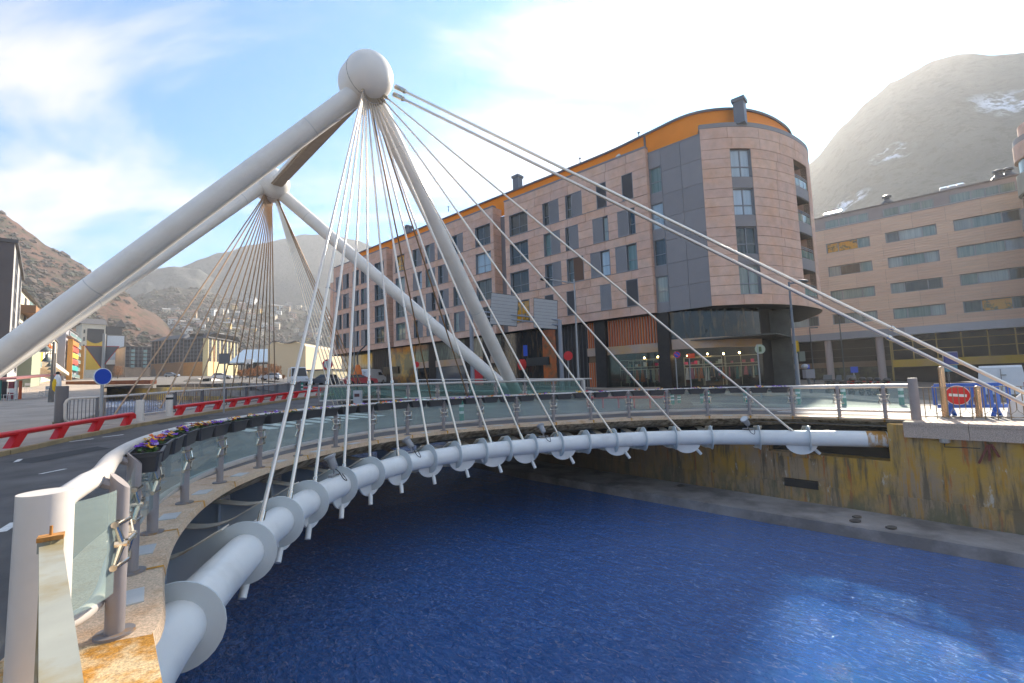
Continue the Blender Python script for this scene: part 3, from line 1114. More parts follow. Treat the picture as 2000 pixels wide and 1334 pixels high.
M_PANEA = mat('pane_amber', (0.6, 0.27, 0.01), 0.08, spec=.6, col2=(0.10, 0.09, 0.03), c2scale=2.0, c2pos=(.5, .6))
PROTO = {}
def window_proto(key, w, h, rec, opens, shuts, mull=(), trans=.40, shutm='g', pane=0, lip=True):
    "window unit in its own frame: x along the wall, y outward, z up"
    if key in PROTO:
        return PROTO[key]
    b = MB()
    t = .05
    b.ab(0, -rec, 0, t, -.01, h)
    b.ab(w - t, -rec, 0, w, -.01, h)
    b.ab(t, -rec, h - t, w - t, -.01, h)
    b.ab(t, -rec, 0, w - t, .0, t)
    b.ab(.01, -rec - .03, .01, w - .01, -rec - .001, h - .01)
    for a_, c_ in opens:
        f = .055
        y0, y1 = -rec + .02, -rec + .09
        b.ab(a_ + .02, y0, t, a_ + .02 + f, y1, h - t)
        b.ab(c_ - .02 - f, y0, t, c_ - .02, y1, h - t)
        b.ab(a_ + .02 + f, y0, h - t - f, c_ - .02 - f, y1, h - t)
        b.ab(a_ + .02 + f, y0, t, c_ - .02 - f, y1, t + f)
        if trans:
            b.ab(a_ + .02 + f, y0 + .01, h * trans, c_ - .02 - f, y1 - .005, h * trans + .06)
        if c_ - a_ > 1.6:
            mid = (a_ + c_) / 2
            b.ab(mid - .035, y0 + .012, t + f, mid + .035, y1 - .004, h - t - f)
    o = b.build('window', M_FRAME, thingless(), smooth=0, local=True)
    for a_, c_ in opens:
        b = MB()
        b.ab(a_ + .03, -rec + .01, t, c_ - .03, -rec + .05, h - t)
        b.build('pane', PANES[pane] if isinstance(pane, int) else pane, o, smooth=0, local=True)
    for a_, c_ in shuts:
        b = MB()
        f = .06
        y0, y1 = -.10, -.03
        b.ab(a_, y0, .03, a_ + f, y1, h - .03)
        b.ab(c_ - f, y0, .03, c_, y1, h - .03)
        b.ab(a_ + f, y0, .03, c_ - f, y1, .03 + f)
        b.ab(a_ + f, y0, h - .03 - f, c_ - f, y1, h - .03)
        nsl = 22
        for k in range(nsl):
            z0 = .1 + (h - .25) * k / nsl
            b.hexa([(a_ + f, y0 + .01, z0 + .05), (c_ - f, y0 + .01, z0 + .05), (c_ - f, y1 - .01, z0), (a_ + f, y1 - .01, z0), (a_ + f, y0 + .01, z0 + .085), (c_ - f, y0 + .01, z0 + .085), (c_ - f, y1 - .01, z0 + .035), (a_ + f, y1 - .01, z0 + .035)])
        b.ab(a_ + f, y0 + .002, .05, c_ - f, y0 + .006, h - .05)
        b.build('shutter', {'g': M_SHUT, 'd': M_SHUTD, 'b': M_SHUTB}[shutm], o, smooth=0, local=True)
    PROTO[key] = o
    KIDS[o.name] = list(o.children)
    TOKILL.append(o)
    return o
TOKILL = []
_tl = None
def thingless():
    global _tl
    if _tl is None:
        _tl = bpy.data.objects.new('pattern_shelf', None)
        COL.objects.link(_tl)
        HOME[_tl.name] = Vector((0, 0, 0))
    return _tl
def place(proto, parent, loc, rz=0.0):
    o = proto.copy()
    COL.objects.link(o)
    o.parent = parent
    o.location = loc
    o.rotation_euler = (0, 0, rz)
    for ch in KIDS[proto.name]:
        c = ch.copy()
        COL.objects.link(c)
        c.parent = o
    return o
STUFFP = MB()
NPAN = [0]
def panel(parent, x0, x1, z0, z1, y=0.0, m=None, gap=.03, th=.06, name='stone_panel', limit=300):
    g2 = gap / 2
    if x1 - x0 < .12 or z1 - z0 < .1:
        return
    b = MB() if NPAN[0] < limit else STUFFP
    b.ab(x0 + g2, y - th, z0 + g2, x1 - g2, y + random.uniform(-.004, .004), z1 - g2)
    if NPAN[0] < limit:
        NPAN[0] += 1
        b.build(name, m or M_SAND, parent, smooth=0, local=True)
bldA = thing('apartment_building', 'long sandstone apartment building with orange attic and round glazed corner beside the bridge', 'building', CA, RZA)
HB = .9
ROWZ = [8.05, 11.35, 14.65, 17.98]
WH = 2.47
def W_(a, b_): return (a, b_, 'W')
bay1 = {3: [('S', 1.38, 2.48), ('S', 4.14, 5.23), ('P', 6.93, 8.19, 8.91), ('P', 9.77, 11.07, 11.88), ('W', 14.0, 16.7)],
        2: [('Q', 1.34, 2.02, 3.11), ('Q', 4.12, 4.73, 5.82), ('P', 7.51, 8.67, 9.08), ('P', 9.75, 10.97, 11.88), ('W', 14.05, 16.75)],
        1: [('Q', 1.35, 2.4, 3.52), ('Q', 4.11, 5.15, 6.24), ('B', 7.06, 8.24, 9.07), ('P', 9.78, 10.95, 11.86), ('W', 14.1, 16.8)],
        0: [('S', 1.44, 2.6), ('G', 4.18, 5.35), ('S', 8.15, 9.25), ('S', 10.9, 12.05), ('W', 14.15, 16.85)]}
def wins(base, kinds):
    return base
bay2 = {}
bay3 = {}
rnd = random.Random(3)
for k in range(4):
    bay2[k] = [('W', 19.75, 22.35)] + [rnd.choice([('P', a, a + 1.15, a + 2.05), ('P', a, a + 1.15, a + 2.05), ('Q', a, a + .9, a + 2.05)]) for a in (24.55, 27.5, 30.15, 33.0)] + [('W', 37.0, 39.3)]
    bay3[k] = [('W', 42.3, 44.9)] + [rnd.choice([('P', a, a + 1.1, a + 1.95), ('Q', a, a + .85, a + 1.95)]) for a in (46.95, 49.5, 52.65, 55.1)]
panes_cycle = [0, 3, 1, 0, 2, 0, 3, 0, 1, 4]
wcount = 0
def put(parent, spec, z):
    global wcount
    wcount += 1
    k = spec[0]
    pn = panes_cycle[(wcount * 7) % 10]
    a = spec[1]
    w = spec[-1] - a
    wr = round(w, 2)
    if k == 'W':
        pn = panes_cycle[(wcount * 3) % 10]
        if wcount % 13 == 5:
            pn = M_PANEA
        o = window_proto(('W', wr, str(pn)), w, WH, .34, [(0.03, w - .03)], [], pane=pn, trans=.36)
    elif k == 'S' or k == 'G':
        o = window_proto((k, wr), w, WH, .34, [], [(.04, w - .04)], shutm='d' if k == 'S' else 'g')
    elif k in 'PB':
        m_ = spec[2] - a
        o = window_proto((k, wr, round(m_, 2), pn), w, WH, .34, [(m_, w - .03)], [(.03, m_)], shutm='b' if k == 'B' else 'g', pane=pn)
    else:
        m_ = spec[2] - a
        o = window_proto((k, wr, round(m_, 2), pn), w, WH, .34, [(.03, m_)], [(m_, w - .03)], pane=pn)
    place(o, parent, (a, 0, z))
def bay(parent, s0, s1, table, limit):
    # strips without windows
    zl = [(7.2, 8.05)] + [(ROWZ[k] + WH, ROWZ[k] + 3.3 if k < 3 else 21.4) for k in range(4)] + [(21.4, 22.25)]
    for z0, z1 in zl:
        n = max(1, round((s1 - s0) / 2.3))
        off = rnd.uniform(-.3, .3)
        xs = [s0] + [s0 + (s1 - s0) * i / n + off for i in range(1, n)] + [s1]
        for a, c in zip(xs, xs[1:]):
            panel(parent, a, c, z0, z1, limit=limit)
    for k in range(4):
        ws = table[k]
        gaps = []
        x = s0
        for q in ws:
            gaps.append((x, q[1]))
            x = q[-1]
        gaps.append((x, s1))
        for a, c in gaps:
            for i in range(3):
                z0 = ROWZ[k] + WH * i / 3
                z1 = ROWZ[k] + WH * (i + 1) / 3
                if c - a > 2.2:
                    m_ = a + (c - a) * rnd.uniform(.4, .6)
                    panel(parent, a, m_, z0, z1, limit=limit)
                    panel(parent, m_, c, z0, z1, limit=limit)
                else:
                    panel(parent, a, c, z0, z1, limit=limit)
        for q in ws:
            put(parent, q, ROWZ[k])
        # thin sill line running along the storey
        b = MB()
        b.ab(ws[0][1] - .1, -.01, ROWZ[k] - .05, min(ws[-1][-1] + .1, s1 - .05), .05, ROWZ[k] - .005)
        b.build('sill', M_GREYP if k % 2 else mat('sill_stone', (.33, .22, .16), .7), parent, smooth=0, local=True)
    b = MB()
    # backing wall with holes is made of strips behind the joints
    for z0, z1 in zl:
        b.ab(s0 + .02, -.5, z0, s1 - .02, -.062, z1)
    for k in range(4):
        x = s0 + .02
        for q in table[k]:
            b.ab(x, -.5, ROWZ[k], q[1], -.062, ROWZ[k] + WH)
            x = q[-1]
        b.ab(x, -.5, ROWZ[k], s1 - .02, -.062, ROWZ[k] + WH)
    b.build('wall', M_BACKW, parent, smooth=0, local=True)
    b = MB()
    b.ab(s0 - .02, -.5, 22.25, s1 + .02, .03, 22.42)
    b.build('parapet_cap', M_GREYP, parent, smooth=0, local=True)

# round corner first so that its panels count among the largest
CTL = [(-4.71, -.4), (-6.62, -1.75), (-8.2, -3.5), (-9.5, -6.1), (-10.35, -9.1), (-10.6, -12.3), (-9.6, -16.2), (-6.8, -22.3)]
RC = spline([Vector((x, y, 0)) for x, y in CTL], 16)
RS = lengths(RC)
def rpt(s, z, off=0.0):
    p, t = along(RC, RS, s)
    n_ = Vector((-t.y, t.x, 0))
    if n_.dot(Vector((0, -11.5, 0)) - p) > 0:
        n_ = -n_
    q = p + n_ * off
    return Vector((q.x, q.y, z))
def cpanel(b, s0, s1, z0, z1, o0=-.06, o1=0.0, n=None):
    n = n or max(1, int((s1 - s0) / .6))
    for off, rev in ((o1, False), (o0, True)):
        pass
    A0 = [rpt(s0 + (s1 - s0) * i / n, z0, o1) for i in range(n + 1)]
    A1 = [rpt(s0 + (s1 - s0) * i / n, z1, o1) for i in range(n + 1)]
    B0 = [rpt(s0 + (s1 - s0) * i / n, z0, o0) for i in range(n + 1)]
    B1 = [rpt(s0 + (s1 - s0) * i / n, z1, o0) for i in range(n + 1)]
    b.strip(A0, A1)
    b.strip(A1, B1)
    b.strip(B0, A0)
    b.add([A0[0], A1[0], B1[0], B0[0]], [(0, 1, 2, 3)])
    b.add([A0[-1], A1[-1], B1[-1], B0[-1]], [(3, 2, 1, 0)])
RWIN = (2.32, 4.12)
RBAL = (9.45, 12.3)
REND = 24.0
RROW = [(8.04, 10.44), (11.36, 13.68), (14.66, 16.95), (17.91, 20.34)]
def ring_zone(z0, z1, spans):
    nz = max(1, round((z1 - z0) / .83))
    for i in range(nz):
        za, zb = z0 + (z1 - z0) * i / nz, z0 + (z1 - z0) * (i + 1) / nz
        for a, c in spans:
            n = max(1, round((c - a) / 2.4))
            cut = [a] + [a + (c - a) * j / n + (rnd.uniform(-.3, .3) if n > 1 else 0) for j in range(1, n)] + [c]
            for p0, p1 in zip(cut, cut[1:]):
                b = MB()
                cpanel(b, p0 + .015, p1 - .015, za + .016, zb - .016)
                NPAN[0] += 1
                b.build('stone_panel', M_SAND, bldA, smooth=30, local=True)
side = [(0, RWIN[0]), (RWIN[1], RBAL[0]), (RBAL[1], 14.5)]
ring_zone(7.2, 8.04, [(0, 14.5)])
for k in range(4):
    ring_zone(RROW[k][0], RROW[k][1], side)
    ring_zone(RROW[k][1], RROW[k + 1][0] if k < 3 else 22.25, side if k < 3 else [(0, 14.5)])
b = MB()
cpanel(b, 14.52, REND, 7.2, 22.25)
b.build('stone_panel', M_SAND, bldA, smooth=30, local=True)
b = MB()
for z0, z1 in ((7.2, 8.04), (20.34, 22.25)):
    cpanel(b, 0, REND, z0 + .002, z1 - .002, -.5, -.061)
for a, c in side + [(14.5, REND)]:
    cpanel(b, a, c, 8.042, 20.338, -.5, -.061)
b.build('wall', M_BACKW, bldA, smooth=30, local=True)
for k in range(4):
    z0, z1 = RROW[k]
    # window: curved unit made of frame, panes
    s0, s1 = RWIN
    b = MB()
    for q in (s0, (s0 + s1) / 2 - .04, s1 - .09):
        cpanel(b, q, q + .09, z0, z1, -.34, -.22, 1)
    for zz in (z0, z0 + (z1 - z0) * .36, z1 - .09):
        cpanel(b, s0 + .09, s1 - .09, zz, zz + .09, -.335, -.225, 3)
    for q in (s0 - .0, s1 - .02):
        cpanel(b, q, q + .02, z0, z1, -.4, -.03, 1)
    wo = b.build('window', M_FRAME, bldA, smooth=0, local=True)
    for a, c in ((s0 + .05, (s0 + s1) / 2), ((s0 + s1) / 2, s1 - .05)):
        b = MB()
        cpanel(b, a, c, z0 - .1, z1 + .25, -.32, -.29, 2)
        b.build('pane', PANES[(4, 4, 2, 2)[3 - k] if k != 1 else 3], wo, smooth=0, local=True)
    if k < 3:
        b = MB()
        cpanel(b, s0, s1, z1, RROW[k + 1][0], -.10, -.04, 3)
        b.build('spandrel_panel', M_GREYP, bldA, smooth=30, local=True)
    # balcony recess
    s0, s1 = RBAL
    b = MB()
    cpanel(b, s0, s1, z0 - .85 if k else z0, z0, -1.3, -.03, 5)
    cpanel(b, s0, s1, z0, z0 + .12, -1.3, -.02, 5)
    bo = b.build('balcony', M_GREYP, bldA, smooth=30, local=True)
    b = MB()
    cpanel(b, s0 - .05, s1 + .05, z0, z1 + .5, -1.38, -1.3, 5)
    for q in (s0 - .05, s1):
        cpanel(b, q, q + .05, z0 - .8, z1 + .6, -1.38, -.07, 1)
    b.build('balcony_wall', M_SAND, bo, smooth=30, local=True)
    b = MB()
    cpanel(b, s0, s1, z1 + .01, z1 + .2, -1.38, -.07, 5)
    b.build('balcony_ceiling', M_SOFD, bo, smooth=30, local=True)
    b = MB()
    for q in (s0 + .25, s0 + 1.0, s0 + 1.75):
        cpanel(b, q, q + .07, z0 + .12, z1 - .05, -1.29, -1.2, 1)
    cpanel(b, s0 + .25, s0 + 1.82, z1 - .2, z1 - .1, -1.285, -1.205, 3)
    b.build('balcony_door', M_FRAME, bo, smooth=0, local=True)
    b = MB()
    cpanel(b, s0 + .3, s0 + 1.78, z0 + .12, z1 - .15, -1.27, -1.25, 3)
    b.build('pane', PANES[(3, 0, 2, 4)[k]], bo, smooth=30, local=True)
    b = MB()
    for zz in (z0 + .95, z0 + 1.1):
        cpanel(b, s0, s1, zz, zz + .05, -.14, -.08, 5)
    for q in range(4):
        a = s0 + (s1 - s0) * q / 3
        cpanel(b, min(a, s1 - .05), min(a, s1 - .05) + .05, z0 + .12, z0 + 1.12, -.135, -.085, 1)
    b.build('balcony_rail', M_FRAME, bo, smooth=0, local=True)
    b = MB()
    cpanel(b, s0, s1, z0 + .2, z0 + .85, -.12, -.10, 5)
    b.build('balcony_glass', PANES[1], bo, smooth=30, local=True)
b = MB()
cpanel(b, 0, REND, 22.25, 22.62, -.3, .02)
b.build('parapet_cap', M_GREYP, bldA, smooth=30, local=True)

bay(bldA, 0.0, 17.4, bay1, 300)
bay(bldA, 19.22, 39.95, bay2, 300)
bay(bldA, 41.55, 57.8, bay3, 300)
if STUFFP.v:
    STUFFP.build('stone_panel', M_SAND, bldA, smooth=0, local=True, kind='stuff')
# return walls of the bays
for x0, yd in ((0.0, .62), (19.22, 1.5), (41.55, 1.5)):
    for i in range(18):
        z0 = 7.2 + 15.05 * i / 18
        b = MB()
        b.ab(x0 - .005, -yd, z0 + .014, x0 + .06, -.064, z0 + 15.05 / 18 - .014)
        b.build('return_panel', M_SAND, bldA, smooth=0, local=True)
    b = MB()
    b.ab(x0 + .01, -yd, 7.2, x0 + .3, -.07, 22.25)
    b.build('wall', M_BACKW, bldA, smooth=0, local=True)
for x0, x1 in ((17.4, 19.22), (39.95, 41.55)):
    b = MB()
    b.ab(x0 - .3, -1.5, 7.2, x1 + .1, -1.3, 21.3)
    b.build('recess_panel', M_GREYP, bldA, smooth=0, local=True)
b = MB()
b.ab(57.8, -10, 7.2, 58.0, -.05, 22.2)
b.build('end_wall', M_GREYP, bldA, smooth=0, local=True)
b = MB()
b.ab(58.0, -12, 7.6, 61.5, -1.2, 20.4)
b.build('end_wall', M_SAND, bldA, smooth=0, local=True)
# grey clad link between the bay and the round corner, with its narrow windows
gx = [-.02, -1.2, -2.95, -4.71]
for i, (a, c) in enumerate(zip(gx, gx[1:])):
    for k in range(7):
        if i == 0:
            continue
        z0 = 7.2 + 14.6 * k / 7
        z1 = 7.2 + 14.6 * (k + 1) / 7
        b = MB()
        b.ab(c + .012, -.56, z0 + .012, a - .012, -.45, z1 - .012)
        b.build('cladding_panel', M_GREYP, bldA, smooth=0, local=True)
for k in range(4):
    z0 = ROWZ[k]
    b = MB()
    b.ab(-1.2 + .012, -.56, (8.05 if k == 0 else ROWZ[k - 1] + 2.4) if k else 7.2, -.03, -.45, z0)
    b.build('cladding_panel', M_GREYP, bldA, smooth=0, local=True)
    o = window_proto(('N', k), 1.12, 2.4, .22, [(0.02, 1.1)], [], pane=(2, 0, 4, 1)[k], trans=.42)
    place(o, bldA, (-1.17, -.45, z0))
b = MB()
b.ab(-1.19, -.56, ROWZ[3] + 2.4, -.03, -.45, 21.8)
b.build('cladding_panel', M_GREYP, bldA, smooth=0, local=True)
b = MB()
b.ab(-4.71, -.95, 7.2, -.0, -.72, 21.78)
b.build('wall', M_DARK, bldA, smooth=0, local=True)
b = MB()
b.ab(-4.75, -.9, 21.8, 0, -.42, 21.9)
b.build('parapet_cap', M_GREYP, bldA, smooth=0, local=True)
# attic
AT = spline([Vector(p) for p in ((57.2, -4.5, 0), (56.4, -2.6, 0), (54, -2.0, 0), (40, -2.0, 0), (20, -2.0, 0), (6, -2.0, 0), (0.5, -1.5, 0), (-3.5, -1.15, 0), (-6.2, -2.5, 0), (-8.0, -4.9, 0), (-9.1, -8.2, 0), (-9.4, -11.6, 0), (-8.6, -15.5, 0), (-6, -21, 0))], 8)
b = MB()
b.strip([p + Vector((0, 0, 21.7)) for p in AT], [p + Vector((0, 0, 24.2)) for p in AT])
b.build('attic_wall', M_ORANGE, bldA, smooth=30, local=True)
b = MB()
ATo = []
for i, p in enumerate(AT):
    t = (AT[min(i + 1, len(AT) - 1)] - AT[max(i - 1, 0)]).normalized()
    n_ = Vector((t.y, -t.x, 0))
    if n_.dot(Vector((5, -14, 0)) - p) > 0:
        n_ = -n_
    ATo.append(p + n_ * .16)
b.strip([p + Vector((0, 0, 24.2)) for p in AT], [p + Vector((0, 0, 24.15)) for p in ATo])
b.strip([p + Vector((0, 0, 24.15)) for p in ATo], [p + Vector((0, 0, 24.36)) for p in ATo])
cen = [Vector((p.x * .9 + 3, min(p.y - 5, -8), 25.4)) for p in AT]
b.strip([p + Vector((0, 0, 24.36)) for p in ATo], cen)
b.build('roof', M_FASC, bldA, smooth=30, local=True)
for x_, w_ in ((3.4, 1.6), (9.0, 2.2), (14.4, 2.0), (22.8, 2.4), (29.5, 2.4), (35, 2.0), (46, 2.0)):
    b = MB()
    b.ab(x_, -2.03, 22.4, x_ + w_, -1.97, 23.25)
    b.build('attic_window', PANES[0], bldA, smooth=0, local=True)
b = MB()
b.ab(.55, -1.55, 22.0, .72, -1.42, 24.2)
b.build('drain_pipe', M_FASC, bldA, smooth=0, local=True)
M_CHIM = mat('chimney_metal', (0.10, 0.12, 0.15), 0.5)
for px, py0, py1, off, wdt in ((1446, 228, 194, -2.6, .95), (1011.5, 373, 344, -3.5, 1.0), (797.5, 462, 442, -4, 1.1)):
    c0 = pxA(px, py0, off)
    c1 = pxA(px, py1, off)
    b = MB()
    b.box((c0.x, c0.y, c0.z - .7), wdt * .85, wdt * .85, c1.z - c0.z + .45)
    b.box((c0.x, c0.y, c1.z - .28), wdt * 1.08, wdt * 1.08, .3)
    b.build('chimney', M_CHIM, bldA, smooth=0, local=True)
for px, py0, py1 in ((1248, 272, 259), (1133, 318, 309), (876, 412, 404), (713.5, 502, 489), (745, 490, 478)):
    c0, c1 = pxA(px, py0, -2.2), pxA(px, py1, -2.2)
    b = MB()
    b.tube([(c0.x, c0.y, c0.z - .1), (c0.x, c0.y, c1.z)], .05, 6)
    b.lathe([(.16, 0), (.02, .12)], (c0.x, c0.y, c1.z), 8)
    b.build('vent_pipe', M_CHIM, bldA, local=True)
M_SHEETW = mat('white_sheet', (.7, .7, .68), .8)
for px, py in ((1205, 308), (928, 424)):
    c0 = pxA(px, py, -1.2)
    b = MB()
    b.add([(c0.x - .9, c0.y, 22.4), (c0.x + .9, c0.y, 22.4), (c0.x + .9, c0.y - .8, 22.4), (c0.x - .9, c0.y - .8, 22.4), (c0.x - .1, c0.y - .3, c0.z + .5), (c0.x + .25, c0.y - .4, c0.z + .45)], [(0, 1, 5, 4), (1, 2, 5), (2, 3, 4, 5), (3, 0, 4)])
    b.build('roof_dish', M_SHEETW, bldA, smooth=0, local=True)
# underside of the overhanging floors
b = MB()
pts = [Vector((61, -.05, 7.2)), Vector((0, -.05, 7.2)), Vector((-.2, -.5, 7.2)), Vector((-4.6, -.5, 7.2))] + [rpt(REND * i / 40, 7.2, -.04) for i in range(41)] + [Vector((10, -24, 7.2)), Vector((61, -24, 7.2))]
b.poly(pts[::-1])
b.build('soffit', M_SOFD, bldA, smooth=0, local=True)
# ---- shop storey
M_SHOPD = mat('shop_dark_stone', (0.03, 0.025, 0.023), 0.45, var=.2, vscale=3, spec=.25)
M_BAND = mat('shop_band_stone', (0.50, 0.35, 0.26), 0.6, var=.12, vscale=1, coords='World', col2=(.52, .30, .13), c2scale=.5)
M_FIN = mat('orange_fin', (0.60, 0.13, 0.015), 0.6, obvar=.08)
M_FINB = mat('fin_backing', (0.22, 0.12, 0.05), 0.5)
M_FINW = mat('fin_pale', (0.45, 0.50, 0.46), 0.5)
M_DGLASS = mat('dark_shop_glass', (0.016, 0.017, 0.018), 0.05, spec=.65, col2=(0.11, 0.065, 0.025), c2scale=1.6, c2pos=(.52, .66), stretch=(2.2, 2.2, .35))
M_SGLASS = mat_glass('shop_glass', (0.86, 0.90, 0.88), (.2, .24, .22), .04)
YS = -.8
def slab(name, x0, x1, z0, z1, y0, y1, m, parent=None, **kw):
    b = MB()
    b.ab(min(x0, x1), y0, z0, max(x0, x1), y1, z1)
    return b.build(name, m, parent or bldA, smooth=0, local=True, **kw)
GZ = .25
slab('pillar', -.95, .12, GZ, 7.19, -1.5, -.45, M_SHOPD)
slab('pillar', 5.36, 6.49, GZ, 7.19, -1.5, -.45, M_SHOPD)
slab('shop_band', .125, 5.355, 3.84, 4.62, -1.1, -.78, M_BAND)
slab('plinth', .125, 5.355, GZ, .72, -1.1, -.74, M_BAND)
slab('fin_backing', .125, 5.355, 4.63, 7.19, -1.2, -1.05, M_FINB)
for i in range(19):
    x_ = .25 + 5.05 * i / 19
    slab('fin', x_, x_ + .13, 4.63, 7.1, -1.04, -.80, M_FIN)
    slab('fin', x_ + .155, x_ + .2, 4.63, 7.1, -1.04, -.86, M_FINW)
slab('shop_glass', .13, 5.35, .73, 3.83, -.86, -.84, M_SGLASS)
slab('shop_band', 6.495, 7.6, 3.84, 4.62, -1.1, -.78, M_BAND)
slab('fin_backing', 6.495, 7.6, GZ, 7.19, -1.2, -1.05, M_FINB)
for i in range(4):
    x_ = 6.6 + i * .25
    slab('fin', x_, x_ + .13, 4.63, 7.1, -1.04, -.80, M_FIN)
    slab('fin', x_ + .16, x_ + .2, 4.63, 7.1, -1.04, -.86, M_FINW)
    slab('fin', x_, x_ + .13, .75, 3.2, -1.04, -.80, M_FIN)
    slab('fin', x_ + .16, x_ + .2, .75, 3.2, -1.04, -.86, M_FINW)
slab('plinth', 6.495, 7.6, GZ, .72, -1.04, -.74, M_BAND)
slab('dark_wall', 7.61, 11.5, GZ, 7.19, -1.5, -.9, M_SHOPD)
for i in range(9):
    x_ = 7.7 + i * .43
    slab('wall_rib', x_, x_ + .05, GZ, 7.1, -.9, -.84, mat('rib_dark', (.09, .085, .085), .5))
slab('orange_pier', 11.51, 13.25, 1.2, 7.0, -1.3, -.86, mat('orange_lacquer', (0.46, 0.10, 0.012), 0.2, var=.25, vscale=1.2, col2=(.2, .09, .03), c2scale=1.5))
slab('shop_glass', 13.26, 19.4, GZ, 7.19, -1.2, -.9, M_DGLASS)
slab('orange_pier', 11.51, 13.25, GZ, 1.19, -1.3, -.87, M_SHOPD)
p0_, p1_ = pxA(1072, 704, -.75), pxA(1028, 704, -.75)
slab('sign_board', p0_.x, p1_.x, p0_.z - .45, p0_.z + .42, -.84, -.72, mat('black_board', (.015, .015, .015), .4))
M_LGLASS = mat('pale_shop_glass', (0.20, 0.22, 0.17), 0.08, spec=.6, col2=(.07, .075, .06), c2scale=2.0, c2pos=(.4, .6), stretch=(4, 1, .3))
x_ = 19.4
def zone(x0, x1, top, low):
    slab('shop_band', x0, x1, 3.9, 4.75, -1.15, -.86, M_BAND)
    slab('shop_glass', x0, x1, 4.755, 7.19, -1.2, -.95, top)
    slab('shop_glass', x0, x1, GZ, 3.895, -1.2, -.95, low)
zone(19.41, 21.2, M_LGLASS, M_DGLASS)
slab('red_banner', 22.6, 24.0, .8, 4.0, -.93, -.85, mat('red_banner', (.6, .01, .02), .5))
slab('dark_wall', 21.21, 22.5, GZ, 7.19, -1.4, -.9, M_SHOPD)
zone(22.51, 24.5, M_LGLASS, M_DGLASS)
slab('pillar', 24.51, 25.5, GZ, 7.19, -1.5, -.7, M_SHOPD)
zone(25.51, 31.5, M_LGLASS, mat('grey_shop_glass', (.10, .11, .115), .1))
slab('dark_wall', 31.51, 33.0, GZ, 7.19, -1.4, -.9, M_SHOPD)
zone(33.01, 36.0, M_LGLASS, M_DGLASS)
slab('shop_glass', 36.01, 42.2, 1.4, 7.19, -1.2, -.9, mat('amber_glass', (0.45, 0.20, 0.02), 0.1, spec=.6, col2=(0.12, 0.08, 0.05), c2scale=.7, c2pos=(.42, .58)))
slab('shop_glass', 36.01, 42.2, GZ, 1.39, -1.2, -.9, M_SHOPD)
p0_, p1_ = pxA(778, 722, -.75), pxA(748, 724, -.75)
slab('sign_board', p0_.x, p1_.x, p0_.z - .55, p0_.z + .5, -.84, -.72, mat('black_board', (.015, .015, .015), .4))
slab('dark_wall', 42.21, 47.0, .8, 7.19, -1.3, -.8, M_SHOPD)
for i in range(8):
    slab('wall_rib', 42.4 + i * .58, 42.46 + i * .58, .8, 7.1, -.8, -.75, mat('rib_dark', (.09, .085, .085), .5))
slab('shop_glass', 47.01, 57.5, .8, 7.19, -2.4, -2.2, M_LGLASS)
# inside of the shops: floor, back wall, rails with clothes, shelves, lamps
M_SHOPW = mat('shop_inner_wall', (0.09, 0.085, 0.07), 0.8, var=.3, vscale=1)
slab('shop_back_wall', -9, 5.4, .3, 7.0, -6.6, -6.4, M_SHOPW)
slab('shop_floor', -9, 5.4, .2, .35, -6.4, -.9, M_SHOPW)
slab('shop_ceiling', -9, 5.4, 4.55, 4.65, -6.4, -1.12, M_SHOPW)
slab('shop_side_wall', 5.36, 5.4, .3, 7, -6.4, -1.1, M_SHOPW)
M_RACK = mat('rack_metal', (0.55, 0.53, 0.38), 0.4)
CLOTH = [mat('cloth_' + n_, c_, .9, var=.15, vscale=6) for n_, c_ in (('cream', (.52, .54, .44)), ('navy', (.02, .05, .09)), ('teal', (.03, .14, .15)), ('tan', (.42, .27, .15)), ('rose', (.38, .13, .17)), ('sage', (.30, .34, .24)), ('white', (.6, .6, .57)), ('rust', (.4, .12, .03)), ('charcoal', (.04, .04, .045)), ('pink', (.72, .07, .2)))]
M_BULB = mat('bulb', (1, .8, .5), .5, emit=(1, .62, .25), es=14)
def rack(x0, x1, y, seed):
    rr = random.Random(seed)
    b = MB()
    for z_ in (2.35, 3.25):
        b.tube([(x0, y, z_), (x1, y, z_)], .025, 6)
    n = max(2, int((x1 - x0) / 1.3))
    for i in range(n + 1):
        x_ = x0 + (x1 - x0) * i / n
        b.tube([(x_, y, .4), (x_, y, 3.25)], .022, 6)
    b.ab(x0, y - .12, 2.58, x1, y + .12, 2.61)
    rk = b.build('clothes_rack', M_RACK, bldA, smooth=40, local=True)
    x_ = x0 + .15
    while x_ < x1 - .3:
        wd = rr.uniform(.10, .34)
        h_ = rr.uniform(.75, 1.25)
        b = MB()
        b.hexa([(x_ + rr.uniform(-.03, .03), y - .12, 2.3 - h_), (x_ + wd * 1.05, y - .12, 2.3 - h_), (x_ + wd * 1.05, y + .14, 2.3 - h_), (x_, y + .14, 2.3 - h_), (x_ + wd * .3, y - .05, 2.3), (x_ + wd * .7, y - .05, 2.3), (x_ + wd * .7, y + .06, 2.3), (x_ + wd * .3, y + .06, 2.3)])
        b.build('garment', rr.choice(CLOTH[:9]), rk, smooth=0, local=True)
        x_ += wd + rr.uniform(.01, .28)
    x_ = x0 + .3
    while x_ < x1 - .3:
        b = MB()
        s_ = rr.uniform(.16, .3)
        b.ab(x_, y - .1, 2.62, x_ + s_, y + .1, 2.62 + rr.uniform(.18, .4))
        b.build('folded_item', rr.choice(CLOTH), rk, smooth=0, local=True)
        x_ += s_ + rr.uniform(.3, .9)
rack(.5, 4.6, -1.75, 1)
rack(1.0, 5.0, -4.2, 2)
rack(-4.6, -1.0, -3.2, 3)
rack(-6.6, -3.9, -5.2, 4)
rack(-3.6, -.2, -5.4, 5)
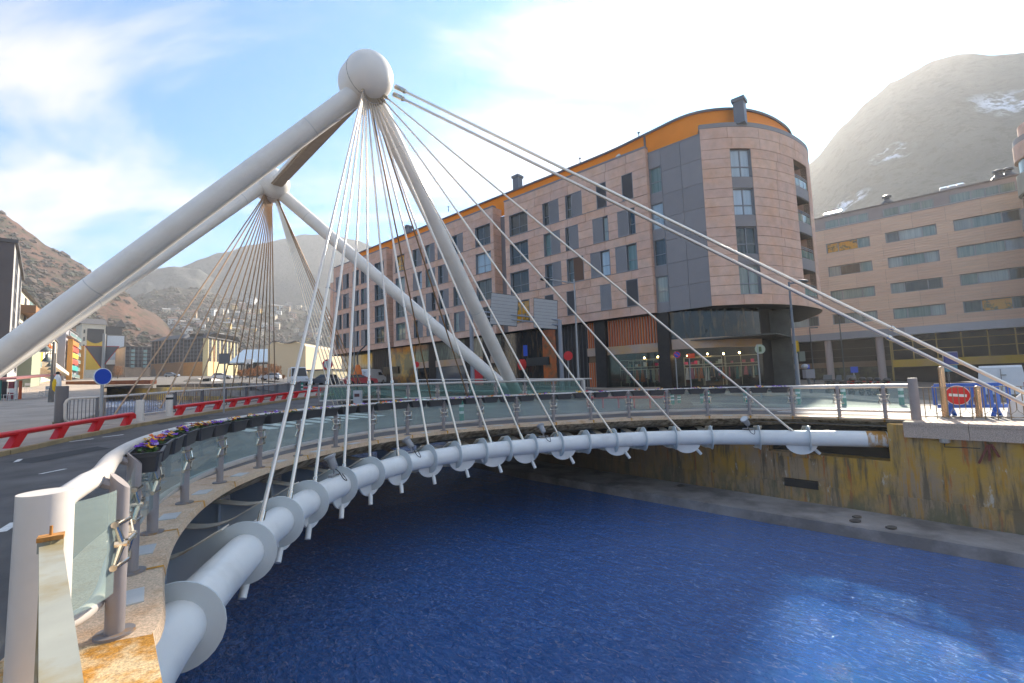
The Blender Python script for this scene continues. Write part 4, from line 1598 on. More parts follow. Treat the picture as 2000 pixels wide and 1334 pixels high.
for x_, y_, z_ in ((.7, -1.6, 3.4), (2.0, -1.6, 3.4), (-1.6, -2.6, 3.4), (-2.5, -2.9, 3.45), (-3.2, -3.0, 3.45), (-4.4, -3.4, 3.4), (-5.4, -4.4, 3.45)):
    b = MB()
    b.ball((x_, y_, z_), .07, 8, 6)
    b.build('lamp_bulb', M_BULB, bldA, local=True)
# curved shop front
SF = spline([Vector(p) for p in ((-.96, -.9, 0), (-2.9, -1.3, 0), (-4.7, -2.35, 0), (-6.2, -3.9, 0), (-7.3, -6.0, 0), (-7.85, -8.5, 0), (-7.8, -11, 0), (-7.1, -14, 0), (-5, -19, 0))], 10)
SFS = lengths(SF)
def scurve(name, s0, s1, z0, z1, o0, o1, m, parent=None):
    n = max(1, int((s1 - s0) / .5))
    P = []
    for off in (o1, o0):
        r_ = []
        for i in range(n + 1):
            p, t = along(SF, SFS, s0 + (s1 - s0) * i / n)
            n_ = Vector((-t.y, t.x, 0))
            if n_.dot(Vector((0, -10, 0)) - p) > 0:
                n_ = -n_
            r_.append(p + n_ * off)
        P.append(r_)
    b = MB()
    zz = lambda r_, z: [p + Vector((0, 0, z)) for p in r_]
    b.strip(zz(P[0], z0), zz(P[0], z1))
    b.strip(zz(P[0], z1), zz(P[1], z1))
    b.strip(zz(P[1], z0), zz(P[0], z0))
    for k in (0, -1):
        b.add([zz(P[0], z0)[k], zz(P[0], z1)[k], zz(P[1], z1)[k], zz(P[1], z0)[k]], [(0, 1, 2, 3)])
    return b.build(name, m, parent or bldA, smooth=30, local=True)
def s_at_px(px):
    best = None
    d = 0
    while d < 13:
        p, t = along(SF, SFS, d)
        wp = CA + QA * p.x + NA * p.y + Vector((0, 0, 4))
        e = abs(proj(wp)[0] - px)
        if best is None or e < best[0]:
            best = (e, d)
        d += .05
    return best[1]
sp0, sp1 = s_at_px(1488), s_at_px(1512)
scurve('shop_glass', 0, sp0, 4.8, 7.19, -.05, 0, M_DGLASS)
scurve('shop_band', 0, sp0, 3.92, 4.795, -.15, .06, M_BAND)
scurve('shop_glass', 0, sp0, .75, 3.915, -.03, -.01, M_SGLASS)
scurve('plinth', 0, sp0, GZ, .745, -.15, .05, M_SHOPD)
scurve('pillar', sp0, sp1, GZ, 7.19, -.6, .03, M_SHOPD)
scurve('shop_glass', sp1, SFS[-1], 4.8, 7.19, -.05, 0, M_DGLASS)
scurve('shop_band', sp1, SFS[-1], 3.92, 4.795, -.15, .06, M_BAND)
scurve('shop_glass', sp1, SFS[-1], GZ, 3.915, -.05, 0, mat('mosaic_poster', (.03, .035, .035), .15, col2=(.16, .40, .36), c2scale=.9, c2pos=(.5, .56), stretch=(1, 1, .4)))

# ================================================================ wood clad building behind
CB = Vector((42.7, 63.0, 0))
bldB = thing('office_building', 'long timber clad building with ribbon windows and dark glazed ground floor behind the round corner', 'building', CB, RZA)
def mat_wood():
    m = mat('timber_cladding', (0.68, 0.47, 0.34), 0.75, var=.12, vscale=1.0, coords='World', col2=(.64, .41, .27), c2scale=2.0, c2pos=(.4, .65), stretch=(.35, .35, 6), obvar=.05)
    t = m.node_tree
    bs = t.nodes['Principled BSDF']
    gn = t.nodes.new('ShaderNodeNewGeometry')
    wv = t.nodes.new('ShaderNodeTexWave')
    wv.bands_direction = 'Z'
    wv.inputs['Scale'].default_value = 1.0
    wv.inputs['Distortion'].default_value = 0.0
    t.links.new(gn.outputs['Position'], wv.inputs['Vector'])
    bn = t.nodes.new('ShaderNodeBump')
    bn.inputs['Strength'].default_value = .35
    bn.inputs['Distance'].default_value = .05
    t.links.new(wv.outputs[0], bn.inputs['Height'])
    t.links.new(bn.outputs[0], bs.inputs['Normal'])
    return m
M_WOOD = mat_wood()
def slabB(name, s0, s1, z0, z1, y0, y1, m, parent=None):
    b = MB()
    b.ab(-max(s0, s1), y0, z0, -min(s0, s1), y1, z1)
    return b.build(name, m, parent or bldB, smooth=0, local=True)
BS0, BS1 = -8.0, 22.5
bands = [(6.7, 7.83), (9.18, 11.07), (12.42, 14.39), (15.75, 17.65), (19.0, 20.95)]
for z0, z1 in bands:
    x_ = BS0
    while x_ < BS1:
        slabB('cladding_panel', x_ + .008, min(x_ + 3.05, BS1) - .008, z0, z1, -.08, random.uniform(-.006, .006), M_WOOD)
        x_ += 3.05
wband = [(7.83, 9.18), (11.07, 12.42), (14.39, 15.75), (17.65, 19.0)]
segs = [(-4.9, -.35), (1.25, 6.02), (7.6, 12.45), (13.95, 19.4)]
rb = random.Random(11)
for k, (z0, z1) in enumerate(wband):
    x_ = BS0
    for a, c in segs + [(BS1, BS1)]:
        if a > x_ + .05:
            slabB('pier_panel', x_, a, z0 + .002, z1 - .002, -.08, -.002, M_WOOD)
        x_ = c
    for j, (a, c) in enumerate(segs):
        b = MB()
        f = .09
        wdt = c - a
        cuts = [0, wdt * .28, wdt * .73, wdt]
        b.ab(-c, -.3, z0, -a, -.22, z0 + f)
        b.ab(-c, -.3, z1 - f, -a, -.22, z1)
        for q in cuts:
            q = min(max(q, f / 2 + .03), wdt - f / 2 - .03)
            b.ab(-(a + q) - f / 2, -.3, z0 + f, -(a + q) + f / 2, -.16, z1 - f)
        b.ab(-c, -.3, z0 + .002, -c + .03, -.01, z1 - .002)
        b.ab(-a - .03, -.3, z0 + .002, -a, -.01, z1 - .002)
        wo = b.build('ribbon_window', M_FRAME, bldB, smooth=0, local=True)
        for i in range(3):
            q0, q1 = cuts[i], cuts[i + 1]
            pm = rb.choice([PANES[1], PANES[1], PANES[1], PANES[3], PANES[2], PANES[0]])
            if k == 3 and j == 1:
                pm = (M_PANEA, M_PANEA, PANES[1])[i]
            if k == 0 and j == 3:
                pm = M_PANEA if i == 1 else PANES[3]
            if k == 2 and j == 3 and i == 2:
                pm = PANES[4]
            b = MB()
            b.ab(-(a + q1) + .04, -.27, z0 + .06, -(a + q0) - .04, -.24, z1 - .06)
            b.build('pane', pm, wo, smooth=0, local=True)
slabB('wall', BS0, BS1, 5.76, 20.9, -12, -.31, M_BACKW)
slabB('wall', BS0, BS1, .0, 5.755, -12, -6.05, M_BACKW)
slabB('parapet_cap', BS0, BS1, 20.95, 21.05, -.6, .04, M_GREYP)
M_ATTB = mat('attic_render', (0.30, 0.25, 0.235), .7, var=.08, vscale=1, coords='World')
slabB('attic_wall', BS0, BS1, 21.0, 23.0, -10, -1.2, M_ATTB)
slabB('attic_roof', BS0, BS1 + .2, 23.0, 23.15, -10, -1.05, M_FASC)
for a, c in segs:
    b = MB()
    cuts = [0, (c - a) * .33, (c - a) * .55, (c - a) * .76, c - a]
    b.ab(-c, -1.2, 21.35, -a, -1.12, 21.42)
    b.ab(-c, -1.2, 22.38, -a, -1.12, 22.45)
    for q in cuts:
        b.ab(-(a + q) - .05, -1.2, 21.42, -(a + q) + .05, -1.1, 22.38)
    wo = b.build('attic_window', M_FRAME, bldB, smooth=0, local=True)
    for q0, q1 in zip(cuts, cuts[1:]):
        b = MB()
        b.ab(-(a + q1) + .03, -1.19, 21.4, -(a + q0) - .03, -1.16, 22.4)
        b.build('pane', PANES[1], wo, smooth=0, local=True)
M_RAILB = mat('terrace_rail', (.5, .5, .5), .3)
slabB('terrace_rail', BS0, BS1, 21.08, 21.14, -.2, -.14, M_RAILB)
def pxB(px, py, off=0.0):
    p = pxA(px, py, off, CB)
    return Vector((-p.x, p.y, p.z))
for px0, px1, py in ((1607, 1644, 410), (1833, 1883, 355)):
    a, c = pxB(px0, py, -2.2).x, pxB(px1, py, -2.2).x
    b = MB()
    b.hexa([(-c, -3.0, 23.15), (-a, -3.0, 23.15), (-a, -1.6, 23.15), (-c, -1.6, 23.15), (-c, -3.0, 24.1), (-a, -3.0, 24.1), (-a, -1.7, 23.55), (-c, -1.7, 23.55)])
    so = b.build('solar_heater', mat('solar_frame', (.4, .38, .36), .6), bldB, smooth=0, local=True)
    for i in range(3):
        b = MB()
        x0 = -c + (c - a) * i / 3 + .08
        x1 = -c + (c - a) * (i + 1) / 3 - .08
        b.hexa([(x0, -2.9, 24.08), (x1, -2.9, 24.08), (x1, -1.74, 23.59), (x0, -1.74, 23.59), (x0, -2.9, 24.13), (x1, -2.9, 24.13), (x1, -1.74, 23.64), (x0, -1.74, 23.64)])
        b.build('solar_panel', mat('solar_glass', (.6, .62, .62), .15), so, smooth=0, local=True)
for px, py in ((1733, 397), (1951, 348), (1970, 345)):
    p = pxB(px, py, -2.5)
    b = MB()
    b.lathe([(.75, 0), (.75, .35), (.32, .8), (.32, 1.05), (.5, 1.1), (.5, 1.3), (.2, 1.45)], (-p.x, -2.5, 23.15), 10)
    b.build('roof_cowl', mat('cowl_metal', (.03, .045, .07), .5), bldB, local=True)
# base: grey edge beam, columns, dark glazing
M_BEAM = mat('pale_edge_beam', (.42, .42, .43), .6, var=.06, vscale=1, coords='World')
slabB('edge_beam', BS0, 8.5, 5.75, 6.69, -2.5, .12, mat('grey_edge_beam', (.27, .27, .285), .6))
slabB('edge_beam', 8.51, BS1, 5.75, 6.69, -2.5, .16, M_BEAM)
M_COL = mat('plaster_column', (.42, .34, .31), .7)
for px in (1620, 1721):
    p = pxB(px, 700, -.6)
    b = MB()
    b.tube([(-p.x, -.6, -.3), (-p.x, -.6, 5.75)], .42, 16)
    b.build('column', M_COL, bldB, local=True)
M_DG2 = mat('dark_glazing', (.018, .014, .013), .2, spec=.2)
M_YB = mat('yellow_band', (.60, .36, .02), .5, var=.1, vscale=.6, coords='World', col2=(.5, .30, .08), c2scale=.3)
M_BRB = mat('brown_band', (.22, .14, .08), .5, var=.1)
slabB('dark_glazing', BS0, 6.9, .0, 5.74, -2.6, -2.2, M_DG2)
slabB('dark_glazing', 6.95, BS1, 2.75, 5.74, -1.2, -1.0, M_DG2)
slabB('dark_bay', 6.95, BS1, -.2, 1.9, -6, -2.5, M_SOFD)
za = pxB(1800, 713, -1.0).z
zb = pxB(1800, 701, -1.0).z
slabB('yellow_band', 7.0, BS1, za - .15, zb, -1.0, -.8, M_YB)
slabB('brown_band', BS0, 6.8, 2.0, 2.75, -2.2, -2.05, M_BRB)
M_GRIDY = mat('gilded_mullion', (.38, .25, .06), .4)
for x_ in (7.1, 9.1, 11.3, 13.5, 15.7, 17.9, 20.1):
    slabB('mullion', x_ - .06, x_ + .06, zb + .01, 5.74, -1.0, -.85, M_GRIDY)
for z_ in (3.9, 4.95):
    slabB('transom', 7.0, BS1, z_, z_ + .07, -1.0, -.87, M_GRIDY)
for z_ in (3.4, 4.5):
    slabB('transom', BS0, 6.8, z_, z_ + .05, -2.2, -2.15, mat('dim_mullion', (.10, .08, .07), .5))
slabB('mullion', 6.85, 7.02, -.2, 5.74, -1.3, -.9, M_GRIDY)
slabB('yellow_sign', -3.55, -3.0, 3.4, 6.0, -.2, .3, mat('yellow_sign_face', (.75, .48, .01), .5))
slabB('shop_window', -2.5, 6.8, .3, 1.95, -2.2, -2.1, mat('olive_window', (.10, .10, .06), .1, spec=.6, col2=(.03, .03, .03), c2scale=1.2))

# ================================================================ round tower at the right edge
tw = thing('round_tower_block', 'curved grey and pink clad tower at the right edge of the photo', 'building', at(2108, 480, 45) * 1.0)
tc_ = at(2108, 480, 45)
tw.location = (tc_.x, tc_.y, 0)
HOME[tw.name] = Vector((0, 0, 0))
TR = 3.55
for i, (z0, z1, m_, r_) in enumerate(((0, 14.2, M_GREYP, TR - .1), (14.2, 15.6, PANES[3], TR - .25), (15.6, 17.8, M_GREYP, TR), (17.8, 19.3, PANES[3], TR - .25), (19.3, 21.4, mat('tower_green_stone', (.3, .3, .24), .7, var=.2, vscale=1), TR), (21.4, 22.9, PANES[1], TR - .25), (22.9, 24.6, M_SAND, TR), (24.6, 25.2, M_GREYP, TR - .05), (25.2, 26.6, M_SAND, TR - .5))):
    b = MB()
    b.tube([(0, 0, z0), (0, 0, z1)], r_, 40)
    b.build(('tower_band' if i % 2 == 0 else 'ribbon_window') if i < 7 else 'tower_band', m_, tw, local=True)
# ================================================================ mountains
from mathutils import noise as mn
from mathutils.bvhtree import BVHTree
HITS = []
def mat_hill(name, rock, scrub, bush, sc, snow=None, bumpd=1.5):
    m = bpy.data.materials.new(name)
    m.use_nodes = True
    t = m.node_tree
    bs = t.nodes['Principled BSDF']
    bs.inputs['Roughness'].default_value = .95
    bs.inputs['Specular IOR Level'].default_value = .1
    gn = t.nodes.new('ShaderNodeNewGeometry')
    def ns(s_, d_=8, r_=.62):
        n = t.nodes.new('ShaderNodeTexNoise')
        n.inputs['Scale'].default_value = s_
        n.inputs['Detail'].default_value = d_
        n.inputs['Roughness'].default_value = r_
        t.links.new(gn.outputs['Position'], n.inputs['Vector'])
        return n.outputs[0]
    def ramp(x, a, b_):
        r = t.nodes.new('ShaderNodeValToRGB')
        r.color_ramp.elements[0].position = a
        r.color_ramp.elements[1].position = b_
        t.links.new(x, r.inputs[0])
        return r.outputs[0]
    def mixc(f, c1, c2):
        k = t.nodes.new('ShaderNodeMixRGB')
        t.links.new(f, k.inputs[0])
        for i, c in ((1, c1), (2, c2)):
            if isinstance(c, tuple):
                k.inputs[i].default_value = (*c, 1)
            else:
                t.links.new(c, k.inputs[i])
        return k.outputs[0]
    c = mixc(ramp(ns(.02 * sc), .38, .62), rock, scrub)
    c = mixc(ramp(ns(.11 * sc, 6, .7), .50, .60), c, bush)
    c = mixc(ramp(ns(.5 * sc, 4, .7), .56, .68), c, tuple(x * 1.25 for x in rock))
    if snow:
        acc = None
        for (p, r_) in snow:
            v = t.nodes.new('ShaderNodeVectorMath')
            v.operation = 'DISTANCE'
            v.inputs[1].default_value = p
            t.links.new(gn.outputs['Position'], v.inputs[0])
            mr = t.nodes.new('ShaderNodeMapRange')
            mr.inputs['From Min'].default_value = r_
            mr.inputs['From Max'].default_value = r_ * .35
            t.links.new(v.outputs['Value'], mr.inputs[0])
            if acc is None:
                acc = mr.outputs[0]
            else:
                q = t.nodes.new('ShaderNodeMath')
                q.operation = 'MAXIMUM'
                t.links.new(acc, q.inputs[0])
                t.links.new(mr.outputs[0], q.inputs[1])
                acc = q.outputs[0]
        q = t.nodes.new('ShaderNodeMath')
        q.operation = 'MULTIPLY'
        t.links.new(acc, q.inputs[0])
        t.links.new(ramp(ns(.09, 7, .75), .47, .55), q.inputs[1])
        c = mixc(q.outputs[0], c, (.85, .87, .9))
    t.links.new(c, bs.inputs['Base Color'])
    bn = t.nodes.new('ShaderNodeBump')
    bn.inputs['Strength'].default_value = .9
    bn.inputs['Distance'].default_value = bumpd
    t.links.new(ns(.16 * sc, 8, .7), bn.inputs['Height'])
    t.links.new(bn.outputs[0], bs.inputs['Normal'])
    return m
def mountain(ridge, D, D0, amp, m, seed, p=1.0, nc=150, nr=46, z0=0.0, nscale=.02):
    ridge = sorted(ridge)
    xs = [ridge[0][0] + (ridge[-1][0] - ridge[0][0]) * i / nc for i in range(nc + 1)]
    V = []
    for px in xs:
        k = max(i for i in range(len(ridge) - 1) if ridge[i][0] <= px) if px < ridge[-1][0] else len(ridge) - 2
        (x0, y0), (x1, y1) = ridge[k], ridge[k + 1]
        f = (px - x0) / (x1 - x0)
        f = f * f * (3 - 2 * f) * .5 + f * .5
        py = y0 + (y1 - y0) * f
        d = ray(px, py)
        h = math.hypot(d.x, d.y)
        ux, uy = d.x / h, d.y / h
        zr = EYE.z + d.z / h * D
        for j in range(nr + 1):
            s = j / nr
            if s <= .78:
                q = s / .78
                r = D0 + (D - D0) * q
                zb = z0 + (zr - z0) * q ** p
                tp = min(1, q * 5) * (1 if q < .8 else .35 + .65 * (1 - q) / .2)
            else:
                q = (s - .78) / .22
                r = D + (D * .5) * q
                zb = zr - (zr + 20) * q
                tp = .35 + q
            x, y = ux * r, uy * r
            P = Vector((x * nscale, y * nscale, seed * 7.3))
            nz = mn.fractal(P, 1.0, 2.1, 6) + .5 * abs(mn.noise(P * .6))
            V.append((x, y, zb + nz * amp * tp))
    F = []
    for i in range(nc):
        for j in range(nr):
            a = i * (nr + 1) + j
            F.append((a, a + nr + 1, a + nr + 2, a + 1))
    b = MB()
    b.v, b.f, b.mi = V, F, [0] * len(F)
    o = b.build('mountain', m, smooth=60, origin=(0, 0, 0), kind='structure')
    HITS.append(BVHTree.FromPolygons([Vector(v) for v in V], F))
    return o
def hit(px, py, k=None):
    best = None
    d = ray(px, py).normalized()
    for i, t in enumerate(HITS):
        if k is not None and i != k:
            continue
        h = t.ray_cast(EYE, d)
        if h[0] is not None and (best is None or h[3] < best[1]):
            best = (h[0], h[3])
    return best[0] if best else None
H1 = mat_hill('scrub_hillside', (0.135, 0.072, 0.052), (0.085, 0.06, 0.048), (0.04, 0.043, 0.024), 1.6)
H2 = mat_hill('wooded_hillside', (0.10, 0.085, 0.07), (0.075, 0.07, 0.055), (0.035, 0.04, 0.028), 2.2)
H3 = mat_hill('grey_hillside', (0.13, 0.125, 0.12), (0.10, 0.10, 0.095), (0.06, 0.065, 0.06), 1.7)
mountain([(-900, 60), (-500, 190), (-200, 318), (-80, 375), (0, 414), (30, 432), (60, 452), (95, 478), (125, 495), (155, 510), (187, 534), (230, 560), (290, 606), (370, 670), (460, 735)], 420, 245, 6, H1, 1, p=1.1, z0=8, nscale=.02)
mountain([(40, 720), (120, 660), (190, 618), (240, 590), (300, 562), (345, 556), (390, 560), (440, 578), (520, 592), (600, 606), (700, 630), (820, 680), (950, 720)], 580, 290, 10, H2, 2, p=1.2, z0=8, nscale=.02)
mountain([(60, 650), (140, 590), (210, 560), (270, 527), (300, 518), (340, 515), (385, 520), (430, 545), (500, 580), (580, 620), (700, 690)], 720, 590, 9, H3, 3, z0=5, nscale=.035)
mountain([(230, 640), (300, 560), (360, 515), (400, 498), (430, 488), (520, 468), (600, 453), (640, 452), (700, 466), (800, 510), (1000, 580), (1200, 640)], 800, 720, 7, H3, 4, z0=10, nscale=.035)
mr_ridge = [(1150, 560), (1380, 470), (1500, 400), (1580, 318), (1650, 236), (1700, 185), (1740, 150), (1790, 128), (1830, 112), (1870, 104), (1930, 101), (2000, 92), (2200, 60), (2600, 40), (3200, 100)]
_tmp = H3
m5 = mountain(mr_ridge, 520, 180, 9, H3, 5, p=1.15, z0=2, nscale=.027)
sn = []
for px, py, r_ in ((1972, 203, 24), (1742, 300, 13), (1662, 392, 12)):
    h = hit(px, py, 4)
    if h:
        sn.append((tuple(h), r_))
H5 = mat_hill('snowy_hillside', (0.115, 0.12, 0.105), (0.085, 0.092, 0.08), (0.05, 0.058, 0.048), 1.6, snow=sn)
m5.data.materials[0] = H5
# bushes on the near hillside (nobody could count them)
def ico_bush(b, c, r, rr):
    n = 6
    V = [(c[0], c[1], c[2] + r * .9)]
    for j, (zz, rad) in enumerate(((.45, .8), (-.1, 1.0))):
        for k in range(n):
            a = 2 * PI * k / n + j * .5
            q = rad * r * rr.uniform(.7, 1.25)
            V.append((c[0] + q * math.cos(a), c[1] + q * math.sin(a), c[2] + r * zz * rr.uniform(.7, 1.3)))
    F = [(0, 1 + k, 1 + (k + 1) % n) for k in range(n)]
    for k in range(n):
        k2 = (k + 1) % n
        F.append((1 + k, 7 + k, 7 + k2, 1 + k2))
    b.add(V, F)
M_BUSH = mat('hill_bush', (0.05, 0.05, 0.032), .95, var=.4, vscale=.05, coords='World')
M_BUSH2 = mat('bare_bush', (0.09, 0.066, 0.052), .95, var=.4, vscale=.05, coords='World')
rb_ = random.Random(5)
b1, b2 = MB(), MB()
for i in range(4600):
    px = rb_.uniform(-60, 440)
    py = rb_.uniform(410, 720)
    h = hit(px, py, 0)
    if h is None or mn.noise(Vector((h.x, h.y, 0)) * .02) + rb_.uniform(-.3, .3) < -.05:
        continue
    ico_bush(b1 if rb_.random() < .5 else b2, (h.x, h.y, h.z), rb_.uniform(.7, 2.0) * (1.7 if rb_.random() < .15 else 1), rb_)
for i in range(2600):
    px = rb_.uniform(150, 800)
    py = rb_.uniform(555, 700)
    h = hit(px, py, 1)
    if h is None:
        continue
    ico_bush(b1 if rb_.random() < .45 else b2, (h.x, h.y, h.z), rb_.uniform(1.2, 3.2), rb_)
b1.build('hillside_bushes', M_BUSH, smooth=0, origin=(0, 0, 0), kind='stuff')
b2.build('bare_hillside_bushes', M_BUSH2, smooth=0, origin=(0, 0, 0), kind='stuff')

# village houses on the slope, every house its own object
HW = [mat('house_' + n_, c_, .85, var=.1, vscale=.3, coords='World') for n_, c_ in (('cream', (.55, .47, .36)), ('white', (.66, .64, .6)), ('tan', (.38, .28, .19)), ('ochre', (.5, .33, .12)), ('pink', (.5, .33, .27)), ('grey', (.34, .33, .32)))]
HR = [mat('slate_roof', (.09, .085, .085), .7), mat('brown_roof', (.16, .09, .06), .7), mat('pale_roof', (.3, .28, .26), .7)]
M_HWIN = mat('house_window', (.03, .03, .035), .2)
zones = [((245, 400), (634, 668), 34, 'lowest left cluster'), ((300, 470), (610, 650), 22, 'left slope cluster'), ((430, 620), (600, 668), 40, 'middle slope cluster'), ((470, 660), (560, 610), 16, 'highest cluster'), ((610, 690), (620, 690), 14, 'right hand cluster')]
kinds = [('white', 1), ('cream', 0), ('tan', 2), ('ochre', 3), ('pink', 4), ('grey', 5)]
nh = 0
ORD = 'first second third fourth fifth sixth seventh eighth ninth tenth eleventh twelfth thirteenth fourteenth fifteenth sixteenth seventeenth eighteenth nineteenth twentieth'.split()
def ordn(i):
    return ORD[i] if i < 20 else ('twenty ' if i < 29 else 'thirty ') + ORD[(i - 20) % 10] if i not in (29, 39) else ('thirtieth' if i == 29 else 'fortieth')
ROOFN = ['slate', 'brown', 'pale']
for (xa, xb), (ya, yb), n, zn in zones:
    seen = {}
    for i in range(n):
        px = xa + (xb - xa) * (i + rb_.random()) / n
        py = rb_.uniform(ya, yb)
        h = hit(px, py, 1)
        if h is None:
            continue
        dist = h.length
        w_ = rb_.uniform(6, 13) / 900 * dist
        dp = w_ * rb_.uniform(.6, .9)
        ht = rb_.uniform(4, 9) / 900 * dist
        kn, ki = rb_.choice(kinds)
        ri = rb_.randrange(3)
        seen[(kn, ri)] = seen.get((kn, ri), -1) + 1
        rz = math.atan2(h.y, h.x) - PI / 2 + rb_.uniform(-.6, .6)
        b = MB()
        b.box((0, 0, -2), w_, dp, ht + 2)
        b.cur = 1
        e = .3
        b.add([(-w_ / 2 - e, -dp / 2 - e, ht), (w_ / 2 + e, -dp / 2 - e, ht), (w_ / 2 + e, dp / 2 + e, ht), (-w_ / 2 - e, dp / 2 + e, ht), (-w_ / 2 - e, 0, ht + dp * .32), (w_ / 2 + e, 0, ht + dp * .32)], [(0, 1, 5, 4), (2, 3, 4, 5), (0, 4, 3), (1, 2, 5), (3, 2, 1, 0)])
        b.cur = 2
        nf = max(1, int(ht / 1.7))
        nw = max(2, int(w_ / 1.8))
        for fz in range(nf):
            for fx in range(nw):
                x_ = -w_ / 2 + w_ * (fx + .5) / nw
                b.ab(x_ - .3, -dp / 2 - .06, .4 + fz * 1.7, x_ + .3, -dp / 2 + .02, 1.3 + fz * 1.7)
        o = b.build('hillside_house', [HW[ki], HR[ri], M_HWIN], smooth=0, origin=(0, 0, 0))
        o.location = h
        o.rotation_euler = (0, 0, rz)
        tag(o, 'small %s house with %s roof, %s such from the left in the %s' % (kn, ROOFN[ri], ordn(seen[(kn, ri)]), zn), 'house', 'village houses on the slope')
        nh += 1

# ================================================================ left bank and upstream buildings
def block(name, label, pa, da, pb, db, ytop, wallm, roofm, rows, cols, depth=12, ww=1.3, wh=1.5, zb=None, balc=None, roof='flat', first=1.0, frame=True, wm=None, ends=True, group=None):
    "building whose front runs from photo column pa (da metres ahead) to column pb (db metres ahead)"
    A_, B_ = at(pa, 770, da), at(pb, 770, db)
    zt = at(pa, ytop, da).z
    A_.z = B_.z = 0
    zg = zb if zb is not None else min(g(A_.x, A_.y), g(B_.x, B_.y)) - .2
    ex = (B_ - A_)
    ln = ex.length
    ex.normalize()
    ny = Vector((ex.y, -ex.x, 0))
    if ny.dot(-A_) < 0:
        ny = -ny
    # local frame: x along the front, y outward
    flip = ex.cross(ny).z < 0
    if flip:
        A_, B_ = B_, A_
        ex = -ex
    rz = math.atan2(ex.y, ex.x)
    t = thing(name, label, 'building', (A_.x, A_.y, zg), rz, group)
    H = zt - zg
    b = MB()
    b.ab(0, -depth, 0, ln, 0, H)
    b.build('wall', wallm, t, smooth=0, local=True)
    b = MB()
    if roof == 'flat':
        b.ab(-.25, -depth - .25, H + .002, ln + .25, .25, H + .35)
    elif roof == 'gable':
        b.add([(-.5, .5, H), (ln + .5, .5, H), (ln + .5, -depth - .5, H), (-.5, -depth - .5, H), (-.5, -depth / 2, H + depth * .25), (ln + .5, -depth / 2, H + depth * .25)], [(0, 1, 5, 4), (2, 3, 4, 5), (0, 4, 3), (1, 2, 5), (3, 2, 1, 0)])
    else:
        b.add([(-.6, .6, H), (ln + .6, .6, H), (ln + .6, -depth - .6, H), (-.6, -depth - .6, H), (2.5, -3, H + 2.2), (ln - 2.5, -3, H + 2.2), (ln - 2.5, -depth + 3, H + 2.2), (2.5, -depth + 3, H + 2.2)], [(0, 1, 5, 4), (1, 2, 6, 5), (2, 3, 7, 6), (3, 0, 4, 7), (4, 5, 6, 7), (3, 2, 1, 0)])
    b.build('roof', roofm, t, smooth=0, local=True)
    if rows:
        fh = (H - first) / rows
        if cols:
            b = MB()
            wmesh = None
            for r_ in range(rows):
                for c_ in range(cols):
                    x_ = ln * (c_ + .5) / cols
                    z_ = first + fh * r_ + (fh - wh) * .45
                    if balc and c_ in balc:
                        bb_ = MB()
                        bb_.ab(x_ - ln / cols * .45, 0, z_ - .35, x_ + ln / cols * .45, .95, z_ - .2)
                        bo_ = bb_.build('balcony', M_CONC, t, smooth=0, local=True)
                        bb_ = MB()
                        bb_.ab(x_ - ln / cols * .45, .9, z_ - .2, x_ + ln / cols * .45, .95, z_ + .7)
                        bb_.build('balcony_front', M_BALG, bo_, smooth=0, local=True)
                    if wmesh is None:
                        bb_ = MB()
                        f = .1
                        bb_.ab(-ww / 2 - f, .001, -f, ww / 2 + f, .06, 0)
                        bb_.ab(-ww / 2 - f, .001, wh, ww / 2 + f, .06, wh + f)
                        bb_.ab(-ww / 2 - f, .001, 0, -ww / 2, .06, wh)
                        bb_.ab(ww / 2, .001, 0, ww / 2 + f, .06, wh)
                        bb_.cur = 1
                        bb_.ab(-ww / 2, .001, 0, ww / 2, .025, wh)
                        o = bb_.build('window', [M_FRAME if frame else wallm, wm or M_FARWIN], t, smooth=0, local=True)
                        wmesh = o
                        o.location = (x_, 0, z_)
                    else:
                        o = wmesh.copy()
                        COL.objects.link(o)
                        o.parent = t
                        o.location = (x_, 0, z_)
    return t, ln, H
M_FARWIN = mat('far_window_glass', (.035, .035, .04), .5, spec=.15)
M_BALG = mat('balcony_glass_green', (.22, .34, .33), .2)
M_LGRY = mat('dark_brick_grey', (.10, .085, .085), .8, var=.1, vscale=1)
M_LIGHT = mat('pale_grey_render', (.42, .40, .37), .8, var=.08, vscale=.4, coords='World')
M_CREAM = mat('cream_render', (.70, .62, .48), .8, var=.08, vscale=.4, coords='World')
M_YELL = mat('yellow_paint', (.76, .46, .01), .7, var=.05, coords='World')
M_TAN = mat('tan_brick', (.40, .28, .19), .8, var=.12, vscale=.5, coords='World')
M_ORBK = mat('orange_brick', (.58, .24, .04), .8, var=.12, vscale=.5, coords='World')
M_SLATE = mat('slate_roof', (.09, .085, .085), .7)
M_GREEN = mat('sage_render', (.30, .33, .22), .8)
t, ln, H = block('grey_apartment_block', 'dark brick and pale grey apartment block at the far left edge', 11.5, 46, 30, 61, 476, M_LIGHT, M_SLATE, 6, 2, depth=14, ww=4.4, wh=2.1, first=3.2)
b = MB()
b.ab(ln + .002 if True else 0, -14, 0, ln + .15, -.02, H)
b.build('brick_end_wall', M_LGRY, t, smooth=0, local=True)
b = MB()
b.ab(-.15, -14, 0, -.002, -.02, H)
b.build('brick_end_wall', M_LGRY, t, smooth=0, local=True)
t, ln, H = block('terraced_house', 'sage green house with timber balconies and dark eaves behind the leaning white leg', 29, 66, 64, 80, 566, M_CREAM, M_SLATE, 5, 2, depth=14, ww=1.6, wh=1.6, balc=(0, 1), roof='gable')
M_TIMB = mat('balcony_timber', (.28, .14, .06), .7)
